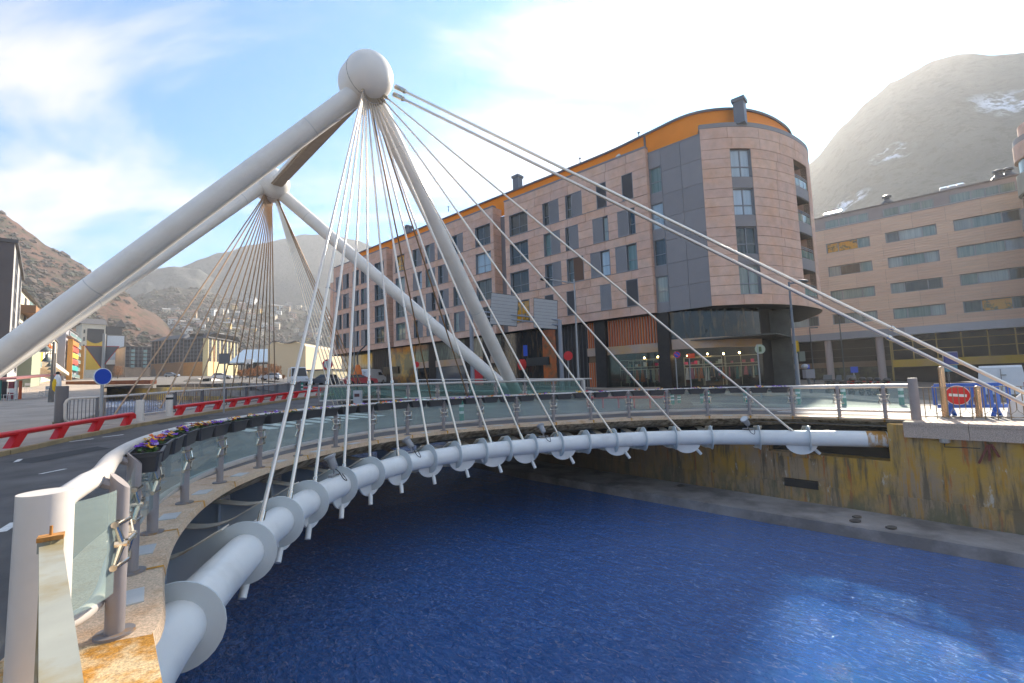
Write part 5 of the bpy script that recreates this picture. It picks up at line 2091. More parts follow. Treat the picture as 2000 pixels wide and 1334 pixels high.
for k in range(2):
    b = MB()
    b.ab(ln * .25, 0, H * (.55 + .22 * k), ln * .98, 1.6, H * (.55 + .22 * k) + 1.2)
    b.build('timber_balcony', M_TIMB if k else mat('awning_orange', (.5, .16, .02), .8), t, smooth=0, local=True)
b = MB()
b.ab(ln * .45, 0, 0, ln, 1.5, H * .5)
b.build('green_bay', M_GREEN, t, smooth=0, local=True)
t, ln, H = block('cream_riverside_block', 'long cream riverside block with rows of windows and an overhanging first floor', 62, 82, 107, 125, 618, M_CREAM, M_SLATE, 5, 9, depth=14, ww=1.3, wh=1.7, first=4.5)
b = MB()
b.ab(0, 0, 3.6, ln * .96, 2.6, 4.4)
b.build('overhang', M_CREAM, t, smooth=0, local=True)
b = MB()
b.ab(ln * .80, .03, 4.5, ln * .94, .35, H * .98)
b.build('yellow_bay', M_YELL, t, smooth=0, local=True)
for k in range(3):
    b = MB()
    b.ab(ln * (.45 + .1 * k), .02, 9.0, ln * (.5 + .1 * k), .5, 9.6)
    b.build('window_box', mat('flowerbox_orange', (.6, .16, .03), .8), t, smooth=0, local=True)
t, ln, H = block('slab_apartment_block', 'tall lilac grey slab block with orange and teal balconies beside the lamp post', 123, 128, 147, 146, 640, mat('lilac_render', (.33, .31, .33), .8), M_SLATE, 6, 2, depth=18, ww=1.6, wh=1.5, balc=(0, 1))
BC = [mat('awning_' + n_, c_, .8) for n_, c_ in (('orange', (.66, .22, .02)), ('yellow', (.7, .45, .03)), ('red', (.55, .06, .03)), ('teal', (.03, .32, .27)))]
for k in range(5):
    b = MB()
    b.ab(ln * .4, .3, 3 + k * (H - 4) / 6, ln * .95, 1.3, 4.3 + k * (H - 4) / 6)
    b.build('balcony_awning', BC[(3, 2, 1, 2, 0)[k]], t, smooth=0, local=True)
b = MB()
b.ab(-.5, .5, 0, -.05, 1.6, H * .78)
b.ab(ln + .05, .5, 0, ln + .5, 1.6, H * .78)
b.build('orange_end_pipe', mat('orange_pipe', (.56, .24, .02), .7), t, smooth=0, local=True)
# building with the big yellow painted gable
t, ln, H = block('painted_gable_block', 'tall block with a yellow and charcoal painted gable wall under a stepped roof', 154, 160, 201, 165, 632, M_CREAM, M_SLATE, 0, 0, depth=10, roof='gable')
def frontpanel(nm, fx0, fx1, z0, z1, m_, y=.12, par=None):
    b = MB()
    b.ab(ln * (1 - fx1), .003, z0, ln * (1 - fx0), y, z1)
    return b.build(nm, m_, par or t, smooth=0, local=True)
zt_ = lambda py, d=162: at(180, py, d).z - t.location.z
frontpanel('yellow_panel', .22, .93, zt_(722), zt_(655), M_YELL, .10)
M_CHAR = mat('charcoal_paint', (.03, .033, .04), .7)
b = MB()
pts = [(ln * .07, .13, zt_(642)), (ln * .07, .13, zt_(664))] + [(ln * (.07 + .71 * k / 10), .13, zt_(664) - 1.1 * math.sin(PI * k / 10)) for k in range(1, 10)] + [(ln * .78, .13, zt_(664)), (ln * .78, .13, zt_(642))]
b.prism(pts, (0, .05, 0))
b.build('charcoal_panel', M_CHAR, t, smooth=0, local=True)
for k in range(6):
    b = MB()
    z_ = zt_(724 - 14.5 * k)
    b.ab(ln * .86, .003, z_, ln * .93, .10, z_ + 1.3)
    b.build('window', PANES[0], t, smooth=0, local=True)
t, ln, H = block('panelled_block', 'block with pale blue panels and a dark dormer roof next to the painted gable', 205, 178, 241, 182, 655, mat('brown_base', (.10, .075, .06), .8), M_SLATE, 0, 0, depth=10)
zt_ = lambda py, d=180: at(222, py, d).z - t.location.z
frontpanel('blue_panel', .0, .93, zt_(686), zt_(656), mat('pale_blue_panel', (.50, .57, .66), .4))
frontpanel('white_panel', .0, .93, zt_(712), zt_(703), mat('white_panel', (.7, .7, .68), .5))
frontpanel('blue_panel', .0, .93, zt_(703) + .02, zt_(688), mat('mid_blue_panel', (.42, .50, .60), .4))
b = MB()
b.ab(ln * .2, -9, H + .36, ln, -.3, H + 3.6)
b.build('attic_storey', M_CHAR, t, smooth=0, local=True)
b = MB()
b.add([(ln * .0, .2, H + 3.6), (ln * .55, .2, H + 3.6), (ln * .28, .2, H + 6.6), (ln * .0, -8, H + 3.6), (ln * .55, -8, H + 3.6), (ln * .28, -8, H + 6.6)], [(0, 1, 2), (5, 4, 3), (0, 2, 5, 3), (2, 1, 4, 5)])
b.build('dormer', M_SLATE, t, smooth=0, local=True)
block('tan_apartment_block', 'tan brick apartment block with two stacks of green glass balconies', 243, 168, 291, 174, 678, M_TAN, M_SLATE, 5, 6, depth=12, ww=1.4, wh=1.8, balc=(1, 4), first=4)
block('orange_apartment_block', 'long orange brick apartment block with a grey roof beyond the far fence', 293, 192, 356, 183, 668, mat('orange_grey_brick', (.40, .21, .09), .8, var=.15, vscale=.12, coords='World', col2=(.2, .17, .16), c2scale=.1, c2pos=(.48, .52)), M_SLATE, 6, 9, depth=18, ww=1.8, wh=1.8, first=6, roof='hip')
block('corner_apartment_block', 'bright orange corner block with close set windows beside the paler wing', 356.5, 183, 404, 180, 664, M_ORBK, M_SLATE, 6, 7, depth=3, ww=1.7, wh=1.8, first=6, roof='hip')
block('cream_wing_block', 'sunlit cream wing with small dark windows right of the orange corner block', 404.6, 179, 463, 200, 660, mat('pale_yellow_render', (.70, .56, .28), .8, var=.06, coords='World'), M_SLATE, 6, 8, depth=2, ww=1.6, wh=1.8, first=6, roof='hip')
# hall with a pale blue roof on dark posts
hl = thing('market_hall', 'open hall with a pale blue metal roof standing on dark posts', 'building', gnd(488, 752))
HLx0, HLx1 = at(447, 700, 150), at(526, 700, 150)
hl.location = (HLx0.x, HLx0.y, 0)
HOME[hl.name] = Vector(hl.location)
b = MB()
z0, z1 = at(480, 709, 150).z, at(480, 682, 156).z
b.hexa([(HLx0.x, 150, z0), (HLx1.x, 150, z0), (HLx1.x, 158, z1 - .3), (HLx0.x, 158, z1 - .3), (HLx0.x, 150, z0 + .3), (HLx1.x, 150, z0 + .3), (HLx1.x, 158, z1), (HLx0.x, 158, z1)])
b.build('metal_roof', mat('pale_blue_roof', (.50, .60, .66), .4, var=.06, coords='World'), hl, smooth=0)
b = MB()
b.bar((HLx0.x, 149.9, z0 - .3), (HLx1.x, 149.9, z0 - .3), .3, .5)
b.build('roof_beam', M_DARK, hl, smooth=0)
for px in (456, 471, 486, 499, 513, 524):
    p = at(px, 740, 150)
    b = MB()
    b.tube([(p.x, 150.2, 0), (p.x, 150.2, z0)], .22 if px not in (486, 499) else .9, 8)
    b.build('hall_post', M_DARK, hl)
b = MB()
p0, p1 = at(478, 702, 149.5), at(494, 711, 149.5)
b.ab(p0.x, 149.4, p1.z, p1.x, 149.6, p0.z)
b.build('roof_sign', M_SHEETW, hl, smooth=0)
b = MB()
b.ab(HLx0.x, 165, -1, HLx1.x, 165.4, z0 - 2)
b.build('hall_back_wall', mat('hall_back', (.42, .38, .38), .8, var=.25, vscale=.15, coords='World'), hl, smooth=0)
# beige warehouse with a stepped gable
bw = thing('beige_warehouse', 'big windowless beige building with a double pitched roofline at the end of the road', 'building', at(560, 760, 142))
bw.location.z = 0
HOME[bw.name] = Vector(bw.location)
pts = [at(x_, y_, 142) for x_, y_ in ((523, 790), (523, 676), (532, 669), (540, 668), (553, 672), (566, 671), (577, 667.5), (592, 672), (597, 676), (597, 790))]
b = MB()
b.prism([(p.x, 142, p.z) for p in pts], (0, 30, 0))
b.build('warehouse_wall', mat('beige_render', (.62, .49, .31), .8, var=.04, vscale=.1, coords='World'), bw, smooth=0)
b = MB()
rp = [at(x_, y_ - 1, 141.6) for x_, y_ in ((532, 669), (540, 668), (553, 672), (566, 671), (577, 667.5), (592, 672))]
for a, c in zip(rp, rp[1:]):
    b.bar((a.x, 141.8, a.z + .1), (c.x, 141.8, c.z + .1), .8, .3)
b.build('roof_edge', M_SLATE, bw, smooth=0)
# low pale building further right, behind the vans
block('low_yellow_shed', 'low pale yellow shed at the roundabout behind the white truck', 600, 120, 650, 118, 725, mat('pale_wall', (.62, .54, .34), .8, var=.05, coords='World'), M_SLATE, 0, 0, depth=10, zb=0)
# ================================================================ road surfaces
KERB = [Vector(p) for p in ((-12.3, -9), (-13.0, 4), (-13.9, 12.3), (-14.7, 15.6), (-15.3, 19), (-15.75, 24), (-15.9, 30), (-15.8, 35), (-15.2, 38.2), (-15.6, 40.3), (-17.5, 42.2), (-21.5, 44), (-30, 54), (-44, 76))]
arc_in = [p.xy for p in offset_path(EDGE, -0.56)][4:-4]
road_poly = KERB + [Vector(p) for p in ((-34, 84), (-18, 60), (-13.3, 44), (-13.2, 40), (-12.35, 33), (-11.4, 29.75), (-4, 29.95), (3.98, 30.1), (8, 31.5), (12, 25), (13.0, 19.4))] + [p for p in reversed(arc_in)] + [Vector((-3.4, 2.6)), Vector((-1.2, 0.2)), Vector((6, -8))]
sheet('road', road_poly, M_ASPH, dz=0.0, step=2.0, kind='structure')
M_PROM = mat('promenade_paving', (0.26, 0.235, 0.2), .8, var=.25, vscale=.5, coords='World', bump=.2, bscale=30, col2=(.19, .17, .145), c2scale=.3)
prom = [UV(18.95, -9.5), UV(18.9, 60), UV(26.5, 60), UV(26.5, -14)]
sheet('promenade', [p.xy for p in prom], M_PROM, dz=-.004, step=3, kind='structure')
street = [UV(26.52, 60), UV(34.5, 60), UV(34.5, -110), UV(23.5, -110), UV(23, -34), UV(26.52, -16)]
sheet('road', [p.xy for p in street], M_ASPH, dz=-.006, step=3, kind='structure')
pav = [UV(34.52, 60), UV(44, 60), UV(42, 2), UV(38.6, -1), UV(38.6, -110), UV(34.52, -110)]
sheet('pavement', [p.xy for p in pav], M_PAVE, dz=.12, step=3, kind='structure', thick=.14)
pl_poly = [k for k in KERB[:5]] + [Vector((-17.2, 18.9)), Vector((-18.7, 19.3))] + [UV(-.3, v).xy for v in (-32, -50, -80, -150)] + [UV(-26, -150).xy, UV(-30, -60).xy, Vector((-60, 20)), Vector((-50, -20))]
sheet('pavement', [Vector((p.x - .16 if i < 5 else p.x, p.y)) for i, p in enumerate(pl_poly)], M_PAVE, dz=.11, step=3, kind='structure', thick=.13)
sw = [Vector((p.x - .16, p.y)) for p in KERB[4:11]] + [Vector((-20, 43))] + [p.copy() for p in reversed(FENCE)]
sheet('pavement', sw, M_PAVE, dz=.112, step=2, kind='structure', thick=.12)
kerb = thing('kerb', 'ochre painted kerb stones between the bridge road and the left pavement', 'kerb', (-15, 20, 0))
KS = spline([Vector((p.x - .08, p.y, 0)) for p in KERB[1:11]], 10)
KL = lengths(KS)
# patched and worn asphalt: repair strips and an iron cover
M_ASPH2 = mat('asphalt_patch', (0.05, 0.048, 0.047), 0.9, var=.2, vscale=1.5, bump=.5, bscale=120, coords='World')
def roadpatch(pts, nm='asphalt_patch', m=None):
    P = [gnd(x_, y_) for x_, y_ in pts]
    b = MB()
    b.poly([q + Vector((0, 0, .004)) for q in P])
    o_ = b.build(nm, m or M_ASPH2, smooth=0, kind='structure')
    return o_
roadpatch([(0, 905), (190, 872), (215, 876), (0, 917)])
roadpatch([(60, 990), (170, 932), (205, 934), (95, 996)])
roadpatch([(300, 826), (400, 812), (410, 816), (312, 830)])
d = 0
while d < KL[-1] - 1:
    p, t = along(KS, KL, d + .5)
    n_ = Vector((-t.y, t.x, 0)) * .075
    a, c = p - t * .488, p + t * .488
    b = MB()
    zz = lambda q, o=0: Vector((q.x, q.y, g(q.x, q.y) + o))
    b.hexa([zz(a - n_, -.05), zz(a + n_, -.05), zz(c + n_, -.05), zz(c - n_, -.05), zz(a - n_, .125), zz(a + n_, .125), zz(c + n_, .125), zz(c - n_, .125)])
    b.build('kerb_stone', M_KERB, kerb, smooth=0)
    d += 1.0
# painted lines
lines = MB()
def dash(p0, p1, wd, nm='lane_line'):
    a, c = Vector((p0[0], p0[1], 0)), Vector((p1[0], p1[1], 0))
    t = (c - a).normalized()
    n_ = Vector((-t.y, t.x, 0)) * wd / 2
    b = MB()
    k = max(1, int((c - a).length / 1.2))
    P = [a.lerp(c, i / k) for i in range(k + 1)]
    b.strip([Vector((q.x + n_.x, q.y + n_.y, g(q.x + n_.x, q.y + n_.y) + .005)) for q in P][::-1], [Vector((q.x - n_.x, q.y - n_.y, g(q.x - n_.x, q.y - n_.y) + .005)) for q in P][::-1])
    o = b.build(nm, M_WPAINT, smooth=0, kind='structure')
    return o
for px0, py0, px1, py1, wd in ((135, 863, 183, 857, .12), (200, 854, 241, 849, .12), (78, 926, 128, 916, .10), (-20, 930, 40, 897, .10), (0, 1040, 32, 1020, .12), (300, 845, 360, 835, .12), (640, 793, 655, 791, .14)):
    a, c = gnd(px0, py0), gnd(px1, py1)
    dash(a, c, wd)
for k in range(9):
    f = k / 8
    a = Vector((-9.6 + .42 * k, 17.2 + .60 * k, 0))
    dash(a, a + Vector((-4.6, 3.1, 0)), .42, 'crossing_stripe')
for k in range(6):
    a, c = UV(21.2 + .62 * k, -8 + 6 * .1), UV(21.2 + .62 * k, 10)
    dash(a, c, .24, 'promenade_stripe')
# rough bank behind the bend of the river
cap = [UV(-1, -92), UV(20, -92), UV(24, -260), UV(-4, -260)]
sheet('terrain', [p.xy for p in cap], M_DIRT, dz=-.05, step=8, kind='structure')
bend = thing('river_wall', 'yellow stained concrete wall closing the river bend below the rusty beam', 'wall', at(200, 775, 78))
pA, pB = at(112, 757, 80), at(470, 757, 66)
dd = (pB - pA)
b = MB()
nn = Vector((-dd.y, dd.x, 0)).normalized() * .8
M_YW = mat('yellow_stained_wall', (.68, .47, .09), .9, var=.3, vscale=.5, coords='World', col2=(.30, .25, .17), c2scale=.35, c2pos=(.4, .6))
b.hexa([pA.xy.to_3d() + Vector((0, 0, -4)), pB.xy.to_3d() + Vector((0, 0, -4)), pB.xy.to_3d() + nn + Vector((0, 0, -4)), pA.xy.to_3d() + nn + Vector((0, 0, -4)), pA, pB, pB + nn, pA + nn])
b.build('wall_face', M_YW, bend, smooth=0)
rb0, rb1 = at(138, 748.5, 78), at(303, 746, 71.6)
b = MB()
b.bar(rb0 - Vector((0, .3, 0)), rb1 - Vector((0, .3, 0)), .9, .62)
b.build('rusty_beam', mat('rusty_beam', (.22, .07, .03), .8, var=.25, vscale=.5, coords='World'), label='long rust red steel beam lying along the far river wall', cat='beam')
b = MB()
b.bar(rb0 - Vector((0, .1, .7)), rb1 - Vector((0, .1, .7)), .5, .5)
b.build('wall_coping', M_CONC, bend, smooth=0)
rmp = thing('pale_ramp', 'pale concrete ramp with a dark underpass mouth beyond the far railing', 'ramp', at(390, 760, 92))
b = MB()
rp = [at(x_, y_, 92) for x_, y_ in ((335, 764), (343, 752), (365, 741), (385, 739), (402, 744), (428, 748), (440, 764))]
b.prism([(p.x, 92, p.z) for p in rp], (0, 6, 0))
b.build('ramp_body', mat('pale_ramp', (.62, .55, .47), .8), rmp, smooth=0)
b = MB()
p0, p1 = at(396, 749, 91.9), at(409, 739, 91.9)
b.ab(p0.x, 91.8, p0.z, p1.x, 92.5, p1.z)
b.build('underpass_mouth', M_DARK, rmp, smooth=0)
# far bank railing in front of the ramp
ff = thing('metal_fence', 'far pale metal fence of thin bars on the bank beyond the cables', 'fence', at(380, 763, 64))
fa, fb = at(335, 763, 68), at(560, 764, 60)
nb_ = 74
for i in range(nb_ + 1):
    p = fa.lerp(fb, i / nb_)
    b = MB()
    b.tube([p, p + Vector((0, 0, 1.0))], .03 if i % 8 else .06, 5)
    b.build('bar' if i % 8 else 'fence_post', M_POST, ff)
for z in (.08, 1.0):
    b = MB()
    b.tube([fa + Vector((0, 0, z)), fb + Vector((0, 0, z))], .04, 6)
    b.build('rail', M_POST, ff)
b = MB()
b.bar(fa - Vector((0, 0, .35)), fb - Vector((0, 0, .35)), 1.5, .7)
b.build('bank_edge', M_CONC, ff, smooth=0)

# ================================================================ upstream fence and barriers
M_FEN = mat('fence_grey', (.15, .14, .145), .45, var=.08, vscale=3, coords='World')
fen = thing('river_fence', 'grey tubular fence of upright bars along the upstream edge of the bridge', 'fence', (-17.6, 28, 0))
FP = spline([Vector((p.x, p.y, 0)) for p in FENCE], 10)
FL = lengths(FP)
def fz(d, z):
    p, t = along(FP, FL, d)
    return Vector((p.x, p.y, g(p.x, p.y) + z))
FEND = FL[-1]
d = 0.0
top = [fz(.12, .95)] + [fz(.25 + (FEND - .25) * i / 40, 1.15) for i in range(41)]
b = MB()
b.tube([fz(.02, .35), fz(.0, .95), fz(.05, 1.08), fz(.16, 1.15)] + [fz(.3 + (FEND - .3) * i / 40, 1.15) for i in range(41)], .055, 10)
b.build('top_rail', M_RAIL, fen)
b = MB()
b.tube([fz(.02, .35), fz(.05, .24), fz(.16, .19)] + [fz(.3 + (FEND - .3) * i / 40, .19) for i in range(41)], .05, 10)
b.build('bottom_rail', M_RAIL, fen)
d = .16
k = 0
while d < FEND:
    b = MB()
    if k % 15 == 7:
        a, c = fz(d, 0), fz(d, 1.15)
        p, t = along(FP, FL, d)
        b.bar(a, c, .16, .05, up=t)
        b.build('fence_post', M_FEN, fen, smooth=0)
    else:
        b.tube([fz(d, .19), fz(d, 1.15)], .014, 6)
        b.build('bar', M_FEN, fen)
    k += 1
    d += .135
M_RED = mat('red_barrier_paint', (.62, .012, .015), .35, var=.06, vscale=2, coords='World')
def barrier(label, path, feet, hh=.40):
    P = spline([Vector((x, y, 0)) for x, y in path], 8)
    S_ = lengths(P)
    t0 = thing('guard_rail', label, 'barrier', G3(P[0].x, P[0].y))
    z = lambda p, o: Vector((p.x, p.y, g(p.x, p.y) + .11 + o))
    e1 = P[-1] + (P[-1] - P[-2]).normalized() * .12
    b = MB()
    b.tube([z(p, hh) for p in P] + [z(e1, hh - .06), z(e1, hh - .2)], .085, 12)
    b.build('rail', M_RED, t0)
    nfeet = int(S_[-1] / feet) + 1
    for i in range(nfeet):
        d = .35 + i * feet
        if d > S_[-1] - .2:
            break
        p, t = along(P, S_, d)
        s_ = Vector((-t.y, t.x, 0))
        b = MB()
        w0, w1 = .14, .12
        lean = t * .16
        q0 = z(p, -.1) - lean
        q1 = z(p, hh - .03) + lean
        b.hexa([q0 - t * w0 - s_ * .1, q0 + t * w0 - s_ * .1, q0 + t * w0 + s_ * .1, q0 - t * w0 + s_ * .1, q1 - t * w1 - s_ * .09, q1 + t * (w1 + .1) - s_ * .09, q1 + t * (w1 + .1) + s_ * .09, q1 - t * w1 + s_ * .09])
        b.build('foot', M_RED, t0, smooth=0)
barrier('red steel guard rail on raking feet beside the left pavement', [(-13.55, 4.5), (-13.9, 9.5), (-14.45, 13.0), (-15.15, 16.2), (-15.65, 19.0)], 1.75)
barrier('longer red guard rail with closely set feet curving off past the grey fence', [(-16.25, 22.2), (-16.35, 25), (-16.45, 30), (-16.3, 34.5), (-15.85, 37.6), (-15.9, 39.6), (-17.4, 41.7), (-19.5, 42.9)], 1.5)
def bollard(label, p, r_, h_, m, cap=None):
    t0 = thing('bollard', label, 'bollard', p)
    b = MB()
    b.lathe([(r_, 0), (r_, h_ - .02), (r_ * .9, h_)], (0, 0, 0), 18)
    b.build('shaft', m, t0, local=True)
    b = MB()
    if cap:
        b.lathe([(r_ * 1.02, h_ * .78), (r_ * 1.02, h_ * .88)], (0, 0, 0), 18)
        b.build('dark_band', M_DARK, t0, local=True)
    return t0
bollard('thick dark grey post at the corner of the river fence', Vector((-19.0, 19.45, .55)), .21, 1.55, M_FEN)
bollard('short pale grey bollard at the end of the near red rail', Vector((-16.05, 19.9, .45)), .15, .95, M_RAIL)
bollard('white bollard with a dark band at the start of the far red rail', Vector((-16.35, 22.0, .52)), .14, 1.05, M_RAIL, True)

# ================================================================ planters
M_TROUGH = mat('trough_plastic', (.045, .043, .045), .45, var=.1, vscale=6)
M_SOIL = mat('soil', (.05, .03, .02), .95)
M_LEAF = mat('pansy_leaf', (.06, .12, .02), .7, var=.3, vscale=20)
FLC = {'purple': mat('petal_purple', (.14, .02, .34), .6), 'yellow': mat('petal_yellow', (.75, .36, .005), .6), 'orange': mat('petal_orange', (.70, .13, .005), .6), 'lilac': mat('petal_lilac', (.42, .30, .55), .6), 'wine': mat('petal_wine', (.20, .01, .05), .6)}
def trough(label, loc, rz, mix, seed, n):
    rr = random.Random(seed)
    t0 = thing('flower_trough', label, 'planter', loc, rz, 'flower troughs hanging on the handrail')
    Lh, Wh, Ht = .32, .125, .20
    b = MB()
    rings = []
    for z, k in ((0, .78), (Ht * .9, .97), (Ht * .9, 1.06), (Ht, 1.08)):
        rings.append([(x * Lh * k, y * Wh * (k if k < 1 else k * 1.06), z) for x, y in ((-1, -.8), (-.93, -1), (.93, -1), (1, -.8), (1, .8), (.93, 1), (-.93, 1), (-1, .8))])
    rings.append([(x * .93, y * .82, Ht) for x, y, z in rings[-1]])
    rings.append([(x, y, Ht - .045) for x, y, z in rings[-1]])
    V = [p for r_ in rings for p in r_]
    F = [tuple(range(7, -1, -1))]
    for i in range(len(rings) - 1):
        for k in range(8):
            F.append((i * 8 + k, i * 8 + (k + 1) % 8, (i + 1) * 8 + (k + 1) % 8, (i + 1) * 8 + k))
    b.add(V, F)
    b.build('trough', M_TROUGH, t0, smooth=35, local=True)
    b = MB()
    b.poly([(p[0], p[1], Ht - .04) for p in rings[-1]])
    b.build('soil', M_SOIL, t0, smooth=0, local=True)
    if n:
        b = MB()
        for i in range(int(26 + n * 2)):
            x, y = rr.uniform(-.26, .26), rr.uniform(-.07, .07)
            z = Ht - .03 + rr.uniform(0, .055)
            a = rr.uniform(0, 2 * PI)
            s_ = rr.uniform(.018, .034)
            tl = rr.uniform(-.6, .6)
            u = Vector((math.cos(a), math.sin(a), tl)) * s_
            v_ = Vector((-math.sin(a), math.cos(a), rr.uniform(-.4, .6))) * s_ * .6
            c = Vector((x, y, z))
            b.add([c - u, c - v_, c + u, c + v_ + Vector((0, 0, .006))], [(0, 1, 2, 3)])
        b.build('leaves', M_LEAF, t0, smooth=0, local=True, kind='stuff')
        for i in range(n):
            b = MB()
            x, y = rr.gauss(0, .13), rr.uniform(-.07, .07)
            x = max(-.27, min(.27, x))
            c = Vector((x, y, Ht + rr.uniform(.02, .07)))
            s_ = rr.uniform(.028, .042)
            tilt = Vector((rr.uniform(-.4, .4), rr.uniform(-.2, .9), 1)).normalized()
            u = tilt.cross(Vector((1, .2, 0))).normalized()
            v_ = tilt.cross(u)
            ring = []
            for k in range(10):
                a = 2 * PI * k / 10
                r_ = s_ * (1.15 if k % 2 else .82)
                ring.append(c + (u * math.cos(a) + v_ * math.sin(a)) * r_ + tilt * (.006 if k % 2 else -.003))
            b.add([c - tilt * .006] + ring, [(0, 1 + k, 1 + (k + 1) % 10) for k in range(10)])
            b.build('flower', FLC[rr.choice(mix)], t0, smooth=0, local=True)
    return t0
mixes = [(['purple', 'purple', 'lilac', 'purple', 'yellow'], 'purple'), (['yellow', 'orange', 'yellow', 'purple'], 'yellow'), (['purple', 'yellow', 'lilac'], 'mixed purple and yellow'), (['orange', 'wine', 'yellow'], 'orange and wine red'), (['yellow', 'yellow', 'purple'], 'mostly yellow'), (['purple', 'orange', 'yellow'], 'purple and orange')]
pi_ = 0
rr = random.Random(21)
pst = [P0] + rail_ctl + [PE]
for i in range(2, 20):
    ia = min(range(len(EDGE)), key=lambda k: (EDGE[k] - pst[i]).length)
    ic = min(range(len(EDGE)), key=lambda k: (EDGE[k] - pst[i + 1]).length)
    for f in (.27, .74):
        d = ES[ia] + (ES[ic] - ES[ia]) * f
        p, t = along(EDGE, ES, d)
        n_ = Vector((t.y, -t.x, 0))
        mx_, nm = mixes[[0, 1, 2, 0, 3, 2, 5, 4][pi_ % 8]]
        cnt = 24 if pi_ < 6 else rr.choice([8, 10, 12, 14])
        if pi_ in (24, 27, 33):
            cnt = 0
            nm = 'almost no'
        loc = p + n_ * .06 + Vector((0, 0, .895 + rr.uniform(-.012, .012)))
        trough('grey plastic trough of %s pansies, %s from the big white post' % (nm, ordn(pi_)), loc, math.atan2(-t.y, -t.x) + rr.uniform(-.05, .05), mx_, 100 + pi_, cnt)
        pi_ += 1

# ================================================================ floodlights on the deck tube
M_LAMPG = mat('lamp_grey', (.34, .33, .33), .4, metal=.3)
M_LENS = mat('lamp_lens', (.5, .53, .53), .08, spec=.8)
M_CORD = mat('black_cord', (.015, .015, .015), .6)
for px, aim, lb in ((652, (-.35, -.1, .93), 'grey floodlight on the tube nearest the camera, pointing straight up'), (803, (-.62, .1, .8), 'second grey floodlight along the tube, tipped towards the deck'), (1062, (-.35, .5, .8), 'third grey floodlight along the tube, half hidden behind a cable'), (1462, (-.62, -.35, .72), 'last grey floodlight by the right wall, showing its round lens')):
    d0 = arc_at_px(TUBE, TS, px, 2)
    p, t = along(TUBE, TS, d0)
    inn = Vector((-t.y, t.x, 0))
    base = p + Vector((0, 0, .26))
    t0 = thing('floodlight', lb, 'lamp', base, 0, 'floodlights along the deck tube')
    b = MB()
    b.bar(base + t * -.17 + Vector((0, 0, .05)), base + t * .17 + Vector((0, 0, .05)), .12, .012)
    b.bar(base + t * -.16 + Vector((0, 0, -.02)), base + t * -.16 + Vector((0, 0, .05)), .1, .012, up=t)
    b.bar(base + t * .16 + Vector((0, 0, -.02)), base + t * .16 + Vector((0, 0, .05)), .1, .012, up=t)
    b.bar(base + Vector((0, 0, .05)), base + Vector((0, 0, .22)), .03, .03)
    b.build('bracket', M_LAMPG, t0, smooth=0)
    a = Vector(aim).normalized()
    c = base + Vector((0, 0, .22))
    b = MB()
    b.lathe([(.06, -.06), (.09, -.02), (.095, .13), (.105, .2), (.135, .22), (.14, .26), (.118, .27)], c, 18, a)
    b.build('lamp_housing', M_LAMPG, t0)
    b = MB()
    b.lathe([(.115, .262), (.112, .275)], c, 18, a)
    b.build('lens', M_LENS, t0)
    b = MB()
    lo_ = p - Vector((t.y, -t.x, 0)) * 0
    side_ = Vector((t.y, -t.x, 0))
    b.tube(spline([c - a * .05, base + side_ * .12 + Vector((0, 0, .1)), base + side_ * .2 + t * .05 + Vector((0, 0, -.06)), base + side_ * .23 + t * .16 + Vector((0, 0, -.12)), base + side_ * .1 + t * .2 + Vector((0, 0, .02))], 5), .010, 6)
    b.build('cord', M_CORD, t0)

# ================================================================ near fence by the big post
M_IRON = mat('olive_iron', (.30, .30, .25), .45, var=.1, vscale=4, coords='World', col2=(.25, .20, .10), c2scale=3)
nf = thing('bank_fence', 'olive grey iron fence with a flat top bar beside the big white post', 'fence', (-2.4, 2.45, 0))
s0, s1 = at(99, 1070, 2.42), at(118, 1334, 1.33)
dv = (s1 - s0).normalized()
b = MB()
b.bar(s0, s0 + dv * 2.6, .085, .03)
b.build('top_bar', M_IRON, nf, smooth=0)
b = MB()
b.bar(s0 - Vector((0, 0, .03)) - dv * .05, s0 + Vector((0, 0, .03)) - dv * .05, .07, .07)
b.bar(s0 - Vector((0, 0, .9)) - dv * .05, s0 - Vector((0, 0, .031)) - dv * .05, .05, .05)
cp_ = b.build('stanchion', M_IRON, nf, smooth=0)
b = MB()
b.box(s0 - dv * .05 + Vector((0, 0, .031)), .10, .075, .022, .7)
b.tube([s0 - dv * .05 + Vector((0, 0, .05)), s0 - dv * .05 + Vector((0, .0, .10))], .007, 6)
b.build('rusty_cap', M_RUST, cp_, smooth=0)
for k in range(5):
    q = s0 + dv * (.12 + .32 * k)
    b = MB()
    n_ = 36
    V, F = [], []
    for i in range(n_ + 1):
        a = i / n_ * 9
        z = q.z - .03 - (q.z + .0 - .02) * i / n_
        for j in range(4):
            an = a + PI / 2 * j
            V.append((q.x + .026 * math.cos(an), q.y + .026 * math.sin(an), z))
    for i in range(n_):
        for j in range(4):
            F.append((i * 4 + j, i * 4 + (j + 1) % 4, i * 4 + 4 + (j + 1) % 4, i * 4 + 4 + j))
    b.add(V, F)
    b.build('twisted_baluster', mat('bronzed_iron', (.17, .13, .06), .45), nf, smooth=50)
b = MB()
b.bar(Vector((s0.x, s0.y, .1)), Vector((s0.x, s0.y, .1)) + dv.xy.to_3d() * 2.6, .05, .03)
b.build('bottom_bar', M_IRON, nf, smooth=0)

